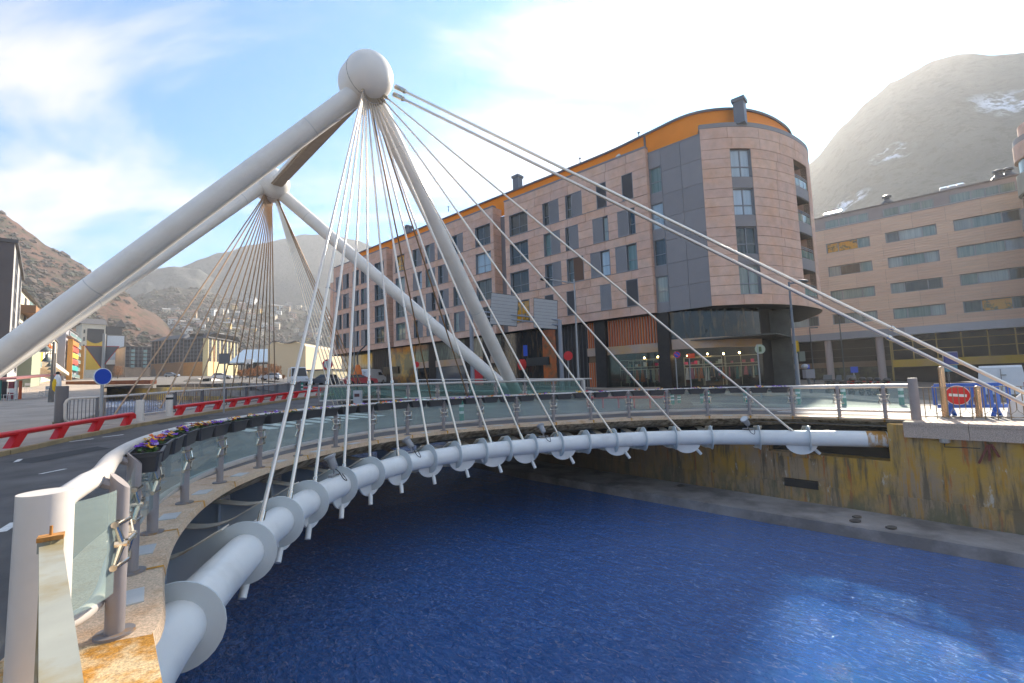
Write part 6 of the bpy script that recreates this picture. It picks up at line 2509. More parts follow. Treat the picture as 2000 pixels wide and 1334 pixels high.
# ================================================================ right bank things
M_BRASS = mat('brass_iron', (.22, .15, .07), .45, var=.1)
cf = thing('coping_fence', 'thin bronze iron fence with a twisted end post on the right coping', 'fence', (13.0, 15, 0))
f0, f1 = Vector((12.98, 14.95, 0)), Vector((16.2, 12.6, 0))
fd = (f1 - f0)
fln = fd.length
fd.normalize()
for z in (1.0, .09):
    b = MB()
    b.bar(f0 + Vector((0, 0, z)), f1 + Vector((0, 0, z)), .025, .018)
    b.build('rail', M_BRASS, cf, smooth=0)
k = 0
d = .14
while d < fln:
    q = f0 + fd * d
    b = MB()
    if k % 2 == 0:
        b.tube([q + Vector((0, 0, .02)), q + Vector((0, 0, 1.0))], .012, 6)
    else:
        b.tube([q + Vector((0, 0, .36)), q + Vector((0, 0, 1.0))], .012, 6)
    b.build('bar', M_BRASS, cf)
    if k % 2 == 1:
        for s_ in (-1, 1):
            b = MB()
            b.tube(spline([q + Vector((0, 0, .36)), q + fd * (.03 * s_) + Vector((0, 0, .27)), q + fd * (.11 * s_) + Vector((0, 0, .20)), q + fd * (.13 * s_) + Vector((0, 0, .12)), q + fd * (.05 * s_) + Vector((0, 0, .09))], 4), .006, 5)
            b.build('scroll', M_BRASS, cf)
    k += 1
    d += .135
b = MB()
for i in range(14):
    b.ball((f0.x, f0.y, .12 + .06 * i), .028, 6, 4, (1, 1, 1.3))
b.tube([f0, f0 + Vector((0, 0, .98))], .016, 8)
b.build('twisted_post', mat('gilt_iron', (.40, .26, .05), .4), cf)
b = MB()
b.ball((f0.x, f0.y, 1.05), .035, 8, 6)
b.tube([f0 + Vector((0, 0, .96)), f0 + Vector((0, 0, 1.02))], .03, 8)
b.build('finial', mat('gilt_iron', (.40, .26, .05), .4), cf)
M_GOLDT = mat('polished_bronze', (.58, .40, .26), .25, metal=.9)
def tubepost(label, pxt, pyt, pxb, pyb):
    q = gnd(pxb, pyb)
    tp = at(pxt, pyt, q.y)
    t0 = thing('bronze_post', label, 'post', q)
    b = MB()
    b.tube([q, q + (tp - q) * .97], .085, 14)
    b.build('shaft', M_GOLDT, t0)
    b = MB()
    b.ball(q + (tp - q) * .97, .085, 12, 6, (1, 1, .7))
    b.build('cap', M_GOLDT, t0)
tubepost('tall polished bronze post under the thick back stays', 1837, 716, 1847, 815)
tubepost('short polished bronze post in front of the blue barrier', 1908, 755, 1913, 815)
b = MB()
q = gnd(1998, 818)
b.lathe([(.55, 0), (.45, .5), (.2, .75)], q + Vector((.3, 0, 0)), 18)
b.build('stay_anchor', M_STEEL_W, label='pale conical anchor block where the back stays meet the right bank', cat='anchor block')
# blue plastic barrier with the no entry sign
M_BLUE = mat('blue_plastic', (.008, .09, .42), .4, var=.05, vscale=2)
bp0, bp1 = gnd(1826, 812), gnd(1979, 812)
bd = (bp1 - bp0)
bl = bd.length
bd.normalize()
bn_ = Vector((-bd.y, bd.x, 0))
bar_ = thing('crowd_barrier', 'blue plastic crowd barrier with slatted panel standing on the right bank', 'barrier', bp0)
def bx(nm, d0, d1, z0, z1, th=.05, m=M_BLUE, par=None, off=0.0):
    a, c = bp0 + bd * d0 + bn_ * (off - th / 2), bp0 + bd * d1 + bn_ * (off - th / 2)
    b = MB()
    h = Vector((0, 0, 1))
    b.hexa([a + h * z0, c + h * z0, c + bn_ * th + h * z0, a + bn_ * th + h * z0, a + h * z1, c + h * z1, c + bn_ * th + h * z1, a + bn_ * th + h * z1])
    return b.build(nm, m, par or bar_, smooth=0)
bx('top_bar', .06, bl - .06, .98, 1.08, .07)
bx('bottom_bar', .1, bl - .1, .26, .38, .07)
for k in range(2):
    bx('side_bar', (0, bl - .1)[k], (.1, bl)[k], .36, 1.0, .065)
ns_ = 9
for k in range(ns_):
    x_ = .28 + (bl - .6) * k / (ns_ - 1)
    bx('slat', x_ - .055, x_ + .055, .381, .979, .045)
bx('centre_plate', bl * .40, bl * .58, .62, .978, .052)
for k in (0, 1):
    x_ = (bl * .22, bl * .80)[k]
    b = MB()
    for s_ in (-1, 1):
        a = bp0 + bd * x_ + Vector((0, 0, .27))
        c = bp0 + bd * (x_ + .17 * s_) + bn_ * (.22 * s_)
        b.bar(a, c, .11, .06)
    b.build('foot', M_BLUE, bar_, smooth=0)
def disc(nm, c, r_, nrm, m, th=.02, n=28, par=None, **kw):
    b = MB()
    nrm = Vector(nrm).normalized()
    b.tube([Vector(c) - nrm * th / 2, Vector(c) + nrm * th / 2], r_, n)
    return b.build(nm, m, par, **kw)
M_SIGNW = mat('sign_white', (.75, .75, .73), .5)
M_SIGNR = mat('sign_red', (.62, .006, .008), .45)
M_SIGNB = mat('sign_blue', (.004, .055, .42), .45)
M_SIGNBK = mat('sign_back', (.17, .165, .17), .5)
cs = at(1870, 772, bp0.y - .32)
tocam = (EYE - cs).normalized()
ns = Vector((tocam.x * .6, tocam.y, 0)).normalized()
sg = thing('no_entry_sign', 'round red no entry sign with a white bar hung on the blue barrier', 'sign', cs)
disc('sign_rim', cs, .325, ns, M_SIGNW, par=sg)
disc('sign_face', cs + ns * .012, .305, ns, M_SIGNR, par=sg)
sd_ = Vector((0, 0, 1)).cross(ns)
b = MB()
tl_ = Vector((0, 0, 1)) * -.02
b.bar(cs + ns * .026 - sd_ * .22 - tl_, cs + ns * .026 + sd_ * .22 + tl_, .012, .09)
b.build('white_bar', M_SIGNW, sg, smooth=0)
# green and white delineators
M_GRN = mat('delineator_green', (.004, .22, .15), .45)
for i, (px, py, h_, wh_) in enumerate(((1649, 792, .92, 'left of the last white trough'), (1762, 791, .92, 'next to the right end post'), (1457, 788, .80, 'behind the middle of the right railing'), (1560, 790, .78, 'behind the pane below the lamp post'), (1314, 790, .62, 'short one left of its twin'), (1327, 787, .45, 'small one right of its twin'), (1372, 789, .85, 'striped one of a close pair'), (1383, 789, .80, 'second of the striped pair'), (902, 823, .85, 'far left one beneath the flower troughs'), (608, 762, 1.0, 'at the mouth of the far road'), (590, 762, 1.0, 'beside the red rail end'))):
    p = gnd(px, py)
    if p.length > 60:
        p = G3(*at(px, 760, 42).xy)
    t0 = thing('delineator_post', 'green plastic delineator post with white bands, %s' % wh_, 'delineator', p, 0, 'green delineator posts')
    r_ = .10
    for k, (z0, z1, m_) in enumerate(((0, .38, M_GRN), (.38, .5, M_SIGNW), (.5, .70, M_GRN), (.70, .82, M_SIGNW), (.82, 1.0, M_GRN))):
        b = MB()
        b.tube([(0, 0, z0 * h_), (0, 0, z1 * h_)], r_, 12)
        b.build('band', m_, t0, local=True)
# red tube rail on the far pavement
rt = thing('tube_rail', 'low pinkish red tube rail on posts in front of the clothes shop', 'rail', gnd(1220, 792))
for z in (.55,):
    a, c = gnd(1148, 797), gnd(1302, 797)
    a.z += z
    c.z += z
    b = MB()
    b.tube([a + Vector((0, 0, -.12)), a, c, c + Vector((0, 0, -.12))], .07, 10)
    b.build('rail', mat('pinkish_red', (.50, .05, .06), .5), rt)
for k in range(6):
    p = a.lerp(c, k / 5)
    b = MB()
    b.tube([p - Vector((0, 0, .55)), p + Vector((0, 0, .28))], .05, 8)
    b.ball(p + Vector((0, 0, .3)), .10, 8, 6)
    b.build('rail_post', mat('pinkish_red', (.50, .05, .06), .5), rt)
# far glass railing beside the hole
M_GLASS2 = mat_glass('teal_glass', (.62, .82, .78), (.36, .52, .48), .14)
fr = thing('glass_railing', 'far straight glass railing with grey posts across the middle of the bridge', 'railing', (-4, 29.6, 0))
fa, fb = Vector((-12.2, 29.0, 0)), Vector((4.4, 29.75, 0))
fa.z, fb.z = .62, .50
for z, r_ in ((1.12, .075), (.22, .05)):
    b = MB()
    b.tube([fa + Vector((0, 0, z)), fb + Vector((0, 0, z))] + ([fb + Vector((.12, 0, z - .06)), fb + Vector((.14, 0, .1))] if z > 1 else []), r_, 10)
    b.build('rail', M_RAIL, fr)
for i in range(10):
    q = fa.lerp(fb, i / 9)
    b = MB()
    b.tube([q - Vector((0, 0, .1)), q + Vector((0, 0, 1.1))], .065, 10)
    b.build('post', M_POST, fr)
    if i < 9:
        q2 = fa.lerp(fb, (i + 1) / 9)
        b = MB()
        b.bar(q + Vector((.14, 0, .66)), q2 + Vector((-.14, 0, .66)), .012, .74)
        b.build('glass_pane', M_GLASS2, fr, smooth=0)
        b = MB()
        for s_ in (-.13, .13):
            for z in (.78, .5):
                b.tube([q + Vector((s_, -.03, z)), q + Vector((0, -.03, z))], .022, 6)
            b.tube([q + Vector((s_, -.03, .5)), q + Vector((s_ * .5, -.05, .64)), q + Vector((s_, -.03, .78))], .022, 6)
        b.build('glass_clamp', M_CHROME, fr)
# bar fence behind it on the right bank
bf = thing('bar_fence', 'dark bar fence along the far bank behind the straight glass railing', 'fence', (4, 33, .5))
ba, bb2 = Vector((-8, 38.5, 1.0)), Vector((5.6, 33.0, .6))
for z in (.15, 1.05):
    b = MB()
    b.tube([ba + Vector((0, 0, z)), bb2 + Vector((0, 0, z))], .045, 8)
    b.build('rail', M_RAIL, bf)
for i in range(92):
    p = ba.lerp(bb2, i / 91)
    b = MB()
    b.tube([p + Vector((0, 0, .1)), p + Vector((0, 0, 1.05))], .022, 5)
    b.build('bar', M_FEN, bf)
tm = thing('ticket_machine', 'small grey ticket machine with a dark screen behind the glass railing', 'machine', gnd(699, 798))
q = gnd(699, 798)
b = MB()
b.box(q, .42, .3, 1.02)
b.build('cabinet', mat('machine_grey', (.45, .44, .45), .5), tm, smooth=0)
b = MB()
b.box(q + Vector((0, -.152, .66)), .28, .02, .18)
b.build('screen', mat('machine_screen', (.10, .03, .03), .3), tm, smooth=0)
# ================================================================ signs, lamps and gantry
M_POLE = mat('galvanised_pole', (.33, .33, .33), .45, metal=.3, var=.08)
M_POLED = mat('dark_pole', (.06, .065, .07), .5)
def pole(t0, p, h_, r_, m=None, name='pole', top=None):
    b = MB()
    b.tube([p, p + Vector((0, 0, h_))], [r_, (top or r_)], 10)
    return b.build(name, m or M_POLE, t0)
# yield sign seen from behind, with the blue disc
p = gnd(196, 838)
t0 = thing('road_sign', 'grey backed yield triangle over a blank blue disc on one pole by the red rail', 'sign', p)
top = at(198, 652, p.y)
pole(t0, p, top.z - p.z, .055)
nrm = Vector((.62, -.78, 0)).normalized()
sx_ = Vector((0, 0, 1)).cross(nrm)
hw_ = .50
c = at(199, 690, p.y) - nrm * .07
def tri(b, c, hw, z0, z1, dn):
    P = [c - sx_ * hw + Vector((0, 0, z1)), c + sx_ * hw + Vector((0, 0, z1)), c + Vector((0, 0, z0))]
    b.prism([q + nrm * dn for q in P], nrm * .015)
b = MB()
tri(b, c, .53, -.62, .30, -.02)
b.build('sign_edge', M_SIGNR, t0, smooth=0)
b = MB()
tri(b, c, .505, -.58, .285, 0)
b.build('sign_plate', M_SIGNBK, t0, smooth=0)
c2 = at(201, 735.5, p.y) + nrm * .07
n2 = Vector((.95, -.32, 0)).normalized()
n2 = Vector((-.25, -.97, 0)).normalized() if False else Vector((.86, -.2, 0)).normalized()
disc('sign_rim', c2, .34, n2, M_SIGNW, par=t0)
disc('sign_face', c2 + n2 * .012, .305, n2, M_SIGNB, par=t0)
# second sign on the left pavement
p = gnd(437, 806)
t0 = thing('road_sign', 'square grey sign back on a slim pole behind the far red rail', 'sign', p)
top = at(437, 680, p.y)
pole(t0, p, top.z - p.z, .045)
a, c = at(428, 711, p.y - .06), at(449, 690, p.y - .06)
b = MB()
b.ab(a.x, a.y - .03, a.z, c.x, a.y, c.z)
b.build('sign_plate', M_SIGNBK, t0, smooth=0)
# street lamps with pendant heads along the left bank
for i, (px, yb, yt, px_l, yl, dist) in enumerate(((100, 812, 668, 86, 676, 33), (104, 800, 690, 92, 699, 46), (105, 793, 700, 97, 711, 60), (106, 789, 712, 99, 718, 76))):
    q = at(px, 770, dist)
    q.z = g(q.x, q.y)
    tp = at(px, yt, dist)
    t0 = thing('street_lamp', 'old style street lamp with a bell shaped pendant head, %s along the left bank' % ('nearest', 'second', 'third', 'fourth')[i], 'street lamp', q, 0, 'bell headed lamps on the left bank')
    b = MB()
    b.tube([q, q + Vector((0, 0, 1.1)), q + Vector((0, 0, 1.15)), Vector((q.x, q.y, tp.z))], [.17, .15, .10, .07], 12)
    b.build('pole', mat('lamp_pole_paint', (.16, .14, .12), .55, var=.2, vscale=2), t0)
    e = at(px_l, yl, dist)
    b = MB()
    b.tube(spline([Vector((q.x, q.y, tp.z - .15)), Vector((q.x, q.y, tp.z)).lerp(Vector((e.x, e.y, tp.z + .05)), .5), Vector((e.x, e.y, tp.z)), e + Vector((0, 0, .4))], 4), .035, 8)
    b.build('arm', M_POLED, t0)
    b = MB()
    b.lathe([(.05, .45), (.09, .3), (.12, .1), (.30, -.15), (.42, -.32), (.44, -.36), (.40, -.36)][::-1], e, 14)
    b.build('lamp_head', mat('bell_green', (.06, .08, .075), .5), t0)
    b = MB()
    b.lathe([(.05, -.46), (.2, -.42), (.3, -.355)], e, 12)
    b.build('lamp_glass', M_SIGNW, t0)
# teardrop banner by the corner post
p = at(112, 790, 28)
p.z = g(p.x, p.y)
t0 = thing('banner_flag', 'white and yellow teardrop banner behind the corner post of the fence', 'banner', p)
b = MB()
cb = at(112, 748, 28)
b.tube([p, cb + Vector((0, 0, -.55))], .03, 8)
b.build('pole', M_POLED, t0)
b = MB()
b.lathe([(.05, -.65), (.16, -.45), (.20, -.1), (.16, .3), (.06, .52)], cb, 12)
b.build('flag', M_SIGNW, t0)
b = MB()
b.lathe([(.03, -.5), (.12, -.35), (.14, 0), (.10, .2), (.03, .3)], cb + Vector((-.02, -.12, -.02)), 12)
b.build('flag_print', M_YELL, t0)
b = MB()
b.ball(cb + Vector((0, 0, .6)), .10, 8, 6)
b.build('flag_top', M_DARK, t0)
# kiosk and terrace chairs
p = at(20, 786, 36)
kz = g(p.x, p.y)
t0 = thing('kiosk', 'small street kiosk with teal and maroon panels under a pink awning', 'kiosk', (p.x, p.y, kz))
def kp(nm, px0, px1, py0, py1, d0, m_, th=.08):
    a, c = at(px0, py1, d0), at(px1, py0, d0)
    b = MB()
    b.ab(a.x, a.y, max(a.z, kz - .3), c.x, a.y + th, c.z)
    b.build(nm, m_, t0, smooth=0)
kp('panel', -14, 2, 742, 790, 35.8, mat('teal_panel', (.01, .22, .19), .5))
kp('panel', 14, 27, 745, 786, 37.4, mat('maroon_panel', (.20, .015, .03), .5))
kp('panel', 27, 34, 743, 782, 37.2, M_SIGNW)
kp('panel', 35, 42, 743, 780, 37.0, mat('orange_red_panel', (.55, .09, .01), .5))
kp('panel', 2, 14, 745, 786, 38.5, M_DARK)
a, c = at(-16, 743, 35.5), at(38, 735, 35.5)
b = MB()
b.hexa([(a.x, 35.3, a.z), (c.x, 35.3, a.z), (c.x, 38.8, a.z + .35), (a.x, 38.8, a.z + .35), (a.x, 35.3, a.z + .14), (c.x, 35.3, a.z + .14), (c.x, 38.8, a.z + .5), (a.x, 38.8, a.z + .5)])
b.build('awning', mat('pink_awning', (.42, .17, .15), .8), t0, smooth=0)
M_CHAIR = mat('terrace_chair_metal', (.5, .49, .48), .4)
def chair(label, p, rz):
    t0 = thing('terrace_chair', label, 'chair', p, rz, 'terrace chairs on the left bank')
    b = MB()
    b.ab(-.23, -.23, .44, .23, .23, .48)
    b.build('seat', M_CHAIR, t0, smooth=0, local=True)
    for x in (-.2, .2):
        for y in (-.2, .2):
            b = MB()
            b.tube([(x, y, 0), (x, y, .44 if y < 0 else .9)], .02, 6)
            b.build('leg', M_CHAIR, t0, local=True)
    b = MB()
    b.ab(-.22, .19, .62, .22, .23, .92)
    b.build('backrest', M_CHAIR, t0, smooth=0, local=True)
for i, (px, py, dd_, lb) in enumerate(((17, 786, 35.0, 'pale metal terrace chair in front of the kiosk'), (23, 784, 35.6, 'second pale metal chair beside the first at the kiosk'), (46, 774, 50, 'metal chair on the pavement right of the kiosk'), (53, 772, 52, 'metal chair a step further right of the kiosk'), (84, 782, 40, 'left chair of the pair near the lamp post'), (92, 782, 40.5, 'right chair of the pair near the lamp post'))):
    q = at(px, py, dd_)
    q.z = g(q.x, q.y) + .11
    chair(lb, q, i * 1.3)

# ---- right bank lamp posts
def mast(label, px, yt, dist, r_, arm=None, m=None, head=True):
    q = at(px, 760, dist)
    q.z = g(q.x, q.y)
    tp = at(px - 3, yt, dist)
    t0 = thing('lamp_post', label, 'lamp post', q)
    pole(t0, q, tp.z - q.z, r_, m, top=r_ * .6)
    T = q + Vector((0, 0, tp.z - q.z))
    if arm:
        b = MB()
        b.tube([T - Vector((0, 0, arm[2])), T + Vector((arm[0], arm[1], 0))], .05, 8)
        b.build('arm', m or M_POLE, t0)
        if head:
            b = MB()
            e = T + Vector((arm[0], arm[1], 0))
            b.ball(e, .26, 10, 6, (1.5, 1, .5))
            b.build('lamp_head', M_POLED, t0)
    return t0, T
mast('slim grey lamp post with a crossed arm in front of the sandstone facade', 1131, 545, 34, .085, (-2.2, -.4, .3))
mast('dark lamp post topped by a flat lamp before the round corner', 1559, 550, 25, .085, (.75, .1, .1), mat('pole_blue_grey', (.13, .15, .18), .5))
mast('thin black lamp post against the timber building', 1652, 618, 42, .07, None, M_POLED)
mast('thin black post with an angled top by the grey box', 1592, 640, 40, .06, (.7, 0, 0), M_POLED, False)
mast('slim grey lamp post by the left end of the sandstone building', 692, 560, 70, .10, (-4, 0, 2.2))
p = gnd(640, 762)
p = at(640, 762, 48)
p.z = g(p.x, p.y)
t0 = thing('road_sign', 'round white sign with a red ring standing beyond the cables', 'sign', p)
c = at(640, 712, 48)
pole(t0, p, c.z - p.z, .05)
disc('sign_rim', c - Vector((0, .06, 0)), .55, (0, -1, 0), M_SIGNR, par=t0)
disc('sign_face', c - Vector((0, .075, 0)), .38, (0, -1, 0), mat('sign_grey', (.45, .45, .44), .5), par=t0)
# gantry with two blank boards
q = at(1099, 765, 38)
q.z = g(q.x, q.y)
gt = thing('sign_gantry', 'grey steel gantry carrying two blank grey boards seen from behind', 'gantry', q)
tp = at(1097, 625, 38)
pole(gt, q, tp.z - q.z, .17, mat('gantry_steel', (.26, .27, .30), .5))
q2 = at(924, 765, 44)
q2.z = g(q2.x, q2.y)
tp2 = at(924, 606, 44)
b = MB()
b.tube([q2, Vector((q2.x, q2.y, tp2.z))], .20, 10)
b.build('pole', mat('gantry_steel', (.26, .27, .30), .5), gt)
for dz in (0, .42):
    b = MB()
    b.tube([Vector((q.x, q.y, tp.z - dz)), Vector((q2.x, q2.y, tp2.z - dz))], .07, 8)
    b.build('beam', mat('gantry_steel', (.26, .27, .30), .5), gt)
M_BOARD = mat('board_back', (.40, .385, .37), .5, var=.04)
M_BOARDR = mat('board_rim', (.03, .035, .04), .5)
for (xa, ya), (xb, yb), (xc, yc), (xd, yd), dd_ in (((960, 572), (1012, 578.5), (1009, 637), (957, 633), 41.2), ((1043, 582.5), (1088.5, 587.5), (1088, 643), (1043, 639.5), 38.6)):
    P = [at(xa, ya, dd_ + .3), at(xb, yb, dd_ - .3), at(xc, yc, dd_ - .3), at(xd, yd, dd_ + .3)]
    cen = sum(P, Vector()) / 4
    b = MB()
    b.prism([cen + (q_ - cen) * 1.03 for q_ in P], (0, .12, 0))
    o = b.build('board_rim', M_BOARDR, gt, smooth=0)
    n_ = 9
    for i in range(n_):
        f0, f1 = i / n_ + .004, (i + 1) / n_ - .004
        b = MB()
        Q = [P[0].lerp(P[3], f0), P[1].lerp(P[2], f0), P[1].lerp(P[2], f1), P[0].lerp(P[3], f1)]
        b.prism([x + Vector((0, -.03, 0)) for x in Q], (0, .028, 0))
        b.build('board_slat', M_BOARD, o, smooth=0)
def roadsign(label, px, pyc, pyb, dist, r_, face, nrm=(-.35, -.94, 0), rim=None, shape='disc', sx=None, sy=None):
    p = at(px + 2, pyb, dist)
    p.z = g(p.x, p.y)
    c = at(px, pyc, dist)
    t0 = thing('road_sign', label, 'sign', p)
    pole(t0, p, c.z - p.z + r_, .04, M_POLE)
    nrm = Vector(nrm).normalized()
    if shape == 'disc':
        if rim:
            disc('sign_rim', c + nrm * .05, r_, nrm, rim, par=t0)
            disc('sign_face', c + nrm * .065, r_ * .8, nrm, face, par=t0)
        else:
            disc('sign_face', c + nrm * .05, r_, nrm, face, par=t0)
    else:
        side = Vector((0, 0, 1)).cross(nrm)
        b = MB()
        b.bar(c + nrm * .05 - side * sx, c + nrm * .05 + side * sx, .02, sy)
        b.build('sign_face', face, t0, smooth=0)
    return t0, c, nrm
t0, c, n_ = roadsign('pair of red discs below a blue plate on one thin pole', 1024, 712, 765, 36, .42, M_SIGNR, (-.9, -.45, 0))
disc('sign_face', c + Vector((-.25, -.1, 0)), .42, (-.8, -.6, 0), M_SIGNR, par=t0)
a = at(1025, 685, 36)
b = MB()
b.ab(a.x - .12, a.y - .1, a.z - .42, a.x + .2, a.y - .06, a.z + .42)
b.build('blue_plate', M_SIGNB, t0, smooth=0)
roadsign('plain red disc on a thin pole beside the gantry leg', 1110, 695, 765, 37, .37, M_SIGNR, (-.35, -.94, 0))
roadsign('small red disc on a pole before the amber shop glass', 814, 712, 762, 52, .33, M_SIGNR, (-.3, -.95, 0))
t0, c, n_ = roadsign('no parking disc, blue with a red rim and slash, by the clothes shop', 1322, 693, 770, 36.5, .27, M_SIGNB, (-.2, -.98, 0), rim=M_SIGNR)
side = Vector((0, 0, 1)).cross(n_)
b = MB()
b.bar(c + n_ * .085 - side * .15 + Vector((0, 0, .15)), c + n_ * .085 + side * .15 - Vector((0, 0, .15)), .01, .06)
b.build('slash', M_SIGNR, t0, smooth=0)
roadsign('small orange red rectangular plate on a white pole before the shop window', 1349, 695, 770, 34, .2, mat('orange_red_plate', (.70, .06, .005), .5), (-.1, -1, 0), shape='rect', sx=.27, sy=.33)
t0, c, n_ = roadsign('round pale green sign back on an olive pole by the round corner', 1484, 682, 765, 29, .30, mat('green_sign_back', (.38, .42, .30), .5), (-.2, -.98, 0))
b = MB()
b.bar(c + n_ * .07 - Vector((0, 0, .16)), c + n_ * .07 + Vector((0, 0, .16)), .16, .02, up=(0, 1, 0))
b.build('sign_clip', mat('olive_clip', (.07, .10, .03), .5), t0, smooth=0)
roadsign('small blue parking plate above the motorbikes', 1668, 722, 752, 39, .2, M_SIGNB, (-.3, -.95, 0), shape='rect', sx=.27, sy=.5)
# information panel with two blue plates
p = at(1856, 765, 24)
p.z = g(p.x, p.y)
t0 = thing('information_sign', 'pole with a navy panel over a teal panel behind the crowd barrier', 'sign', p)
c = at(1855, 708, 24)
pole(t0, p, c.z - p.z + .4, .05, M_POLED)
for nm, y0, y1, m_ in (('navy_panel', 688, 712, mat('navy_panel', (.005, .02, .17), .4)), ('teal_panel', 713, 726, mat('teal_sign_panel', (.02, .16, .24), .4))):
    a, c = at(1843, y1, 23.9), at(1866, y0, 23.9)
    b = MB()
    b.ab(a.x, 23.8, a.z, c.x, 23.86, c.z)
    b.build(nm, m_, t0, smooth=0)
b = MB()
a, c = at(1842, 713, 23.95), at(1867, 686.5, 23.95)
b.ab(a.x, 23.87, a.z, c.x, 23.95, c.z)
b.build('panel_frame', M_POLE, t0, smooth=0)
# traffic signal and cabinet by the dark lamp post
p = at(1562, 760, 26)
p.z = g(p.x, p.y)
t0 = thing('traffic_signal', 'small traffic signal box fixed beside the dark lamp post', 'traffic light', p)
c = at(1563, 690, 26)
b = MB()
b.ab(c.x - .13, c.y - .1, c.z - .45, c.x + .2, c.y + .1, c.z + .1)
b.build('signal_box', mat('signal_green', (.10, .12, .10), .5), t0, smooth=0)
b = MB()
b.tube([p, Vector((p.x, p.y, c.z))], .06, 8)
b.build('pole', M_POLE, t0)
b = MB()
b.ball((c.x + .12, c.y - .1, c.z - .75), .18, 8, 6, (1, 1, .8))
b.build('beacon', M_POLE, t0)
p = at(1584, 760, 33)
p.z = g(p.x, p.y)
t0 = thing('utility_cabinet', 'grey utility cabinet on a stand with a small blue lid beside the motorbikes', 'cabinet', p)
a, c = at(1575, 739, 33), at(1591, 721, 33)
b = MB()
b.ab(a.x, 33, a.z, c.x, 33.4, c.z)
b.build('cabinet', mat('cabinet_grey', (.18, .18, .20), .5), t0, smooth=0)
b = MB()
b.tube([p, Vector((p.x, 33.2, a.z))], .1, 8)
b.build('stand', M_POLED, t0)
b = MB()
a, c = at(1576, 720, 33), at(1581, 712, 33)
b.ab(a.x, 33, a.z, c.x, 33.2, c.z)
b.build('blue_lid', M_SIGNB, t0, smooth=0)

# ================================================================ vehicles
M_VANW = mat('van_white', (.62, .63, .64), .3, var=.03)
M_VGL = mat('vehicle_glass', (.02, .025, .03), .06, spec=.7)
M_TYRE = mat('tyre', (.02, .02, .02), .8)
M_TAIL = mat('tail_lamp', (.45, .01, .01), .3)
M_PLATE = mat('plate_dark', (.1, .1, .1), .4)
def van(name, label, loc, rz, Lg=5.0, Wd=1.95, Ht=2.3, paint=None, rear=True):
    t0 = thing(name, label, 'van', loc, rz)
    paint = paint or M_VANW
    # body section: x forward, y across
    prof = [(0, .35), (0.0, 1.1), (.08, Ht - .12), (.25, Ht), (Lg * .62, Ht), (Lg * .70, Ht - .1), (Lg * .84, 1.25), (Lg * .98, 1.02), (Lg, .75), (Lg, .35)]
    b = MB()
    hw = Wd / 2
    V = []
    for s_ in (-1, 1):
        for x, z in prof:
            k = 1 - .12 * max(0, (z - 1.1) / (Ht - 1.1))
            V.append((x, s_ * hw * k, z))
    n = len(prof)
    b.add(V, [tuple(range(n)), tuple(range(2 * n - 1, n - 1, -1))] + [(i, n + i, n + (i + 1) % n, (i + 1) % n) for i in range(n)])
    b.build('body', paint, t0, smooth=25, local=True)
    b = MB()
    x0, z0, x1, z1 = Lg * .705, Ht - .17, Lg * .835, 1.3
    b.add([(x0 + .02, -hw * .82, z0), (x0 + .02, hw * .82, z0), (x1 + .02, hw * .92, z1), (x1 + .02, -hw * .92, z1)], [(0, 1, 2, 3)])
    b.build('windscreen', M_VGL, t0, smooth=0, local=True)
    for s_ in (-1, 1):
        b = MB()
        b.add([(Lg * .50, s_ * (hw * .90 + .012), Ht - .3), (Lg * .68, s_ * (hw * .90 + .012), Ht - .3), (Lg * .79, s_ * (hw * .985 + .012), 1.3), (Lg * .50, s_ * (hw * .985 + .012), 1.3)], [(0, 1, 2, 3)])
        b.build('side_window', M_VGL, t0, smooth=0, local=True)
        for x_ in (Lg * .18, Lg * .8):
            b = MB()
            b.tube([(x_, s_ * (hw - .2), .33), (x_, s_ * (hw + .01), .33)], .33, 18)
            wo = b.build('wheel', M_TYRE, t0, local=True)
            b = MB()
            b.tube([(x_, s_ * (hw + .005), .33), (x_, s_ * (hw + .02), .33)], .2, 14)
            b.build('rim', M_POLE, wo, local=True)
        b = MB()
        b.ab(-.015, s_ * hw * .93 - .07, .85, .05, s_ * hw * .93 + .07, 1.2)
        b.build('tail_lamp', M_TAIL, t0, smooth=0, local=True)
        b = MB()
        b.ab(Lg - .06, s_ * hw * .8 - .15, .72, Lg + .015, s_ * hw * .8 + .15, .92)
        b.build('headlight', M_LENS, t0, smooth=0, local=True)
    b = MB()
    b.ab(-.06, -hw, .32, .04, hw, .5)
    b.ab(Lg - .05, -hw, .3, Lg + .06, hw, .55)
    b.build('bumper', M_PLATE, t0, smooth=0, local=True)
    if rear:
        b = MB()
        b.ab(-.012, -.012, .55, .02, .012, Ht - .2)
        b.build('door_seam', M_PLATE, t0, smooth=0, local=True)
        b = MB()
        b.ab(-.02, -.22, 1.62, .06, .02, 1.66)
        b.build('door_handle', M_PLATE, t0, smooth=0, local=True)
    return t0
q = at(1959, 765, 27.5)
q.z = g(q.x, q.y)
van('parked_van', 'white delivery van seen from behind beside the crowd barrier', q, R(45), 5.2, 2.0, 2.2)
q = at(585, 752, 62)
q.z = g(q.x, q.y)
van('white_truck', 'white high roofed van coming towards the bridge past the beige warehouse', q + Vector((-3, 5, 0)), R(-58), 5.6, 2.1, 2.6)
q = at(711, 752, 62)
q.z = g(q.x, q.y)
van('white_van', 'white van parked by the left end of the sandstone building', q, R(80), 4.6, 2.0, 2.1)
q = at(1608, 752, 34)
q.z = g(q.x, q.y)
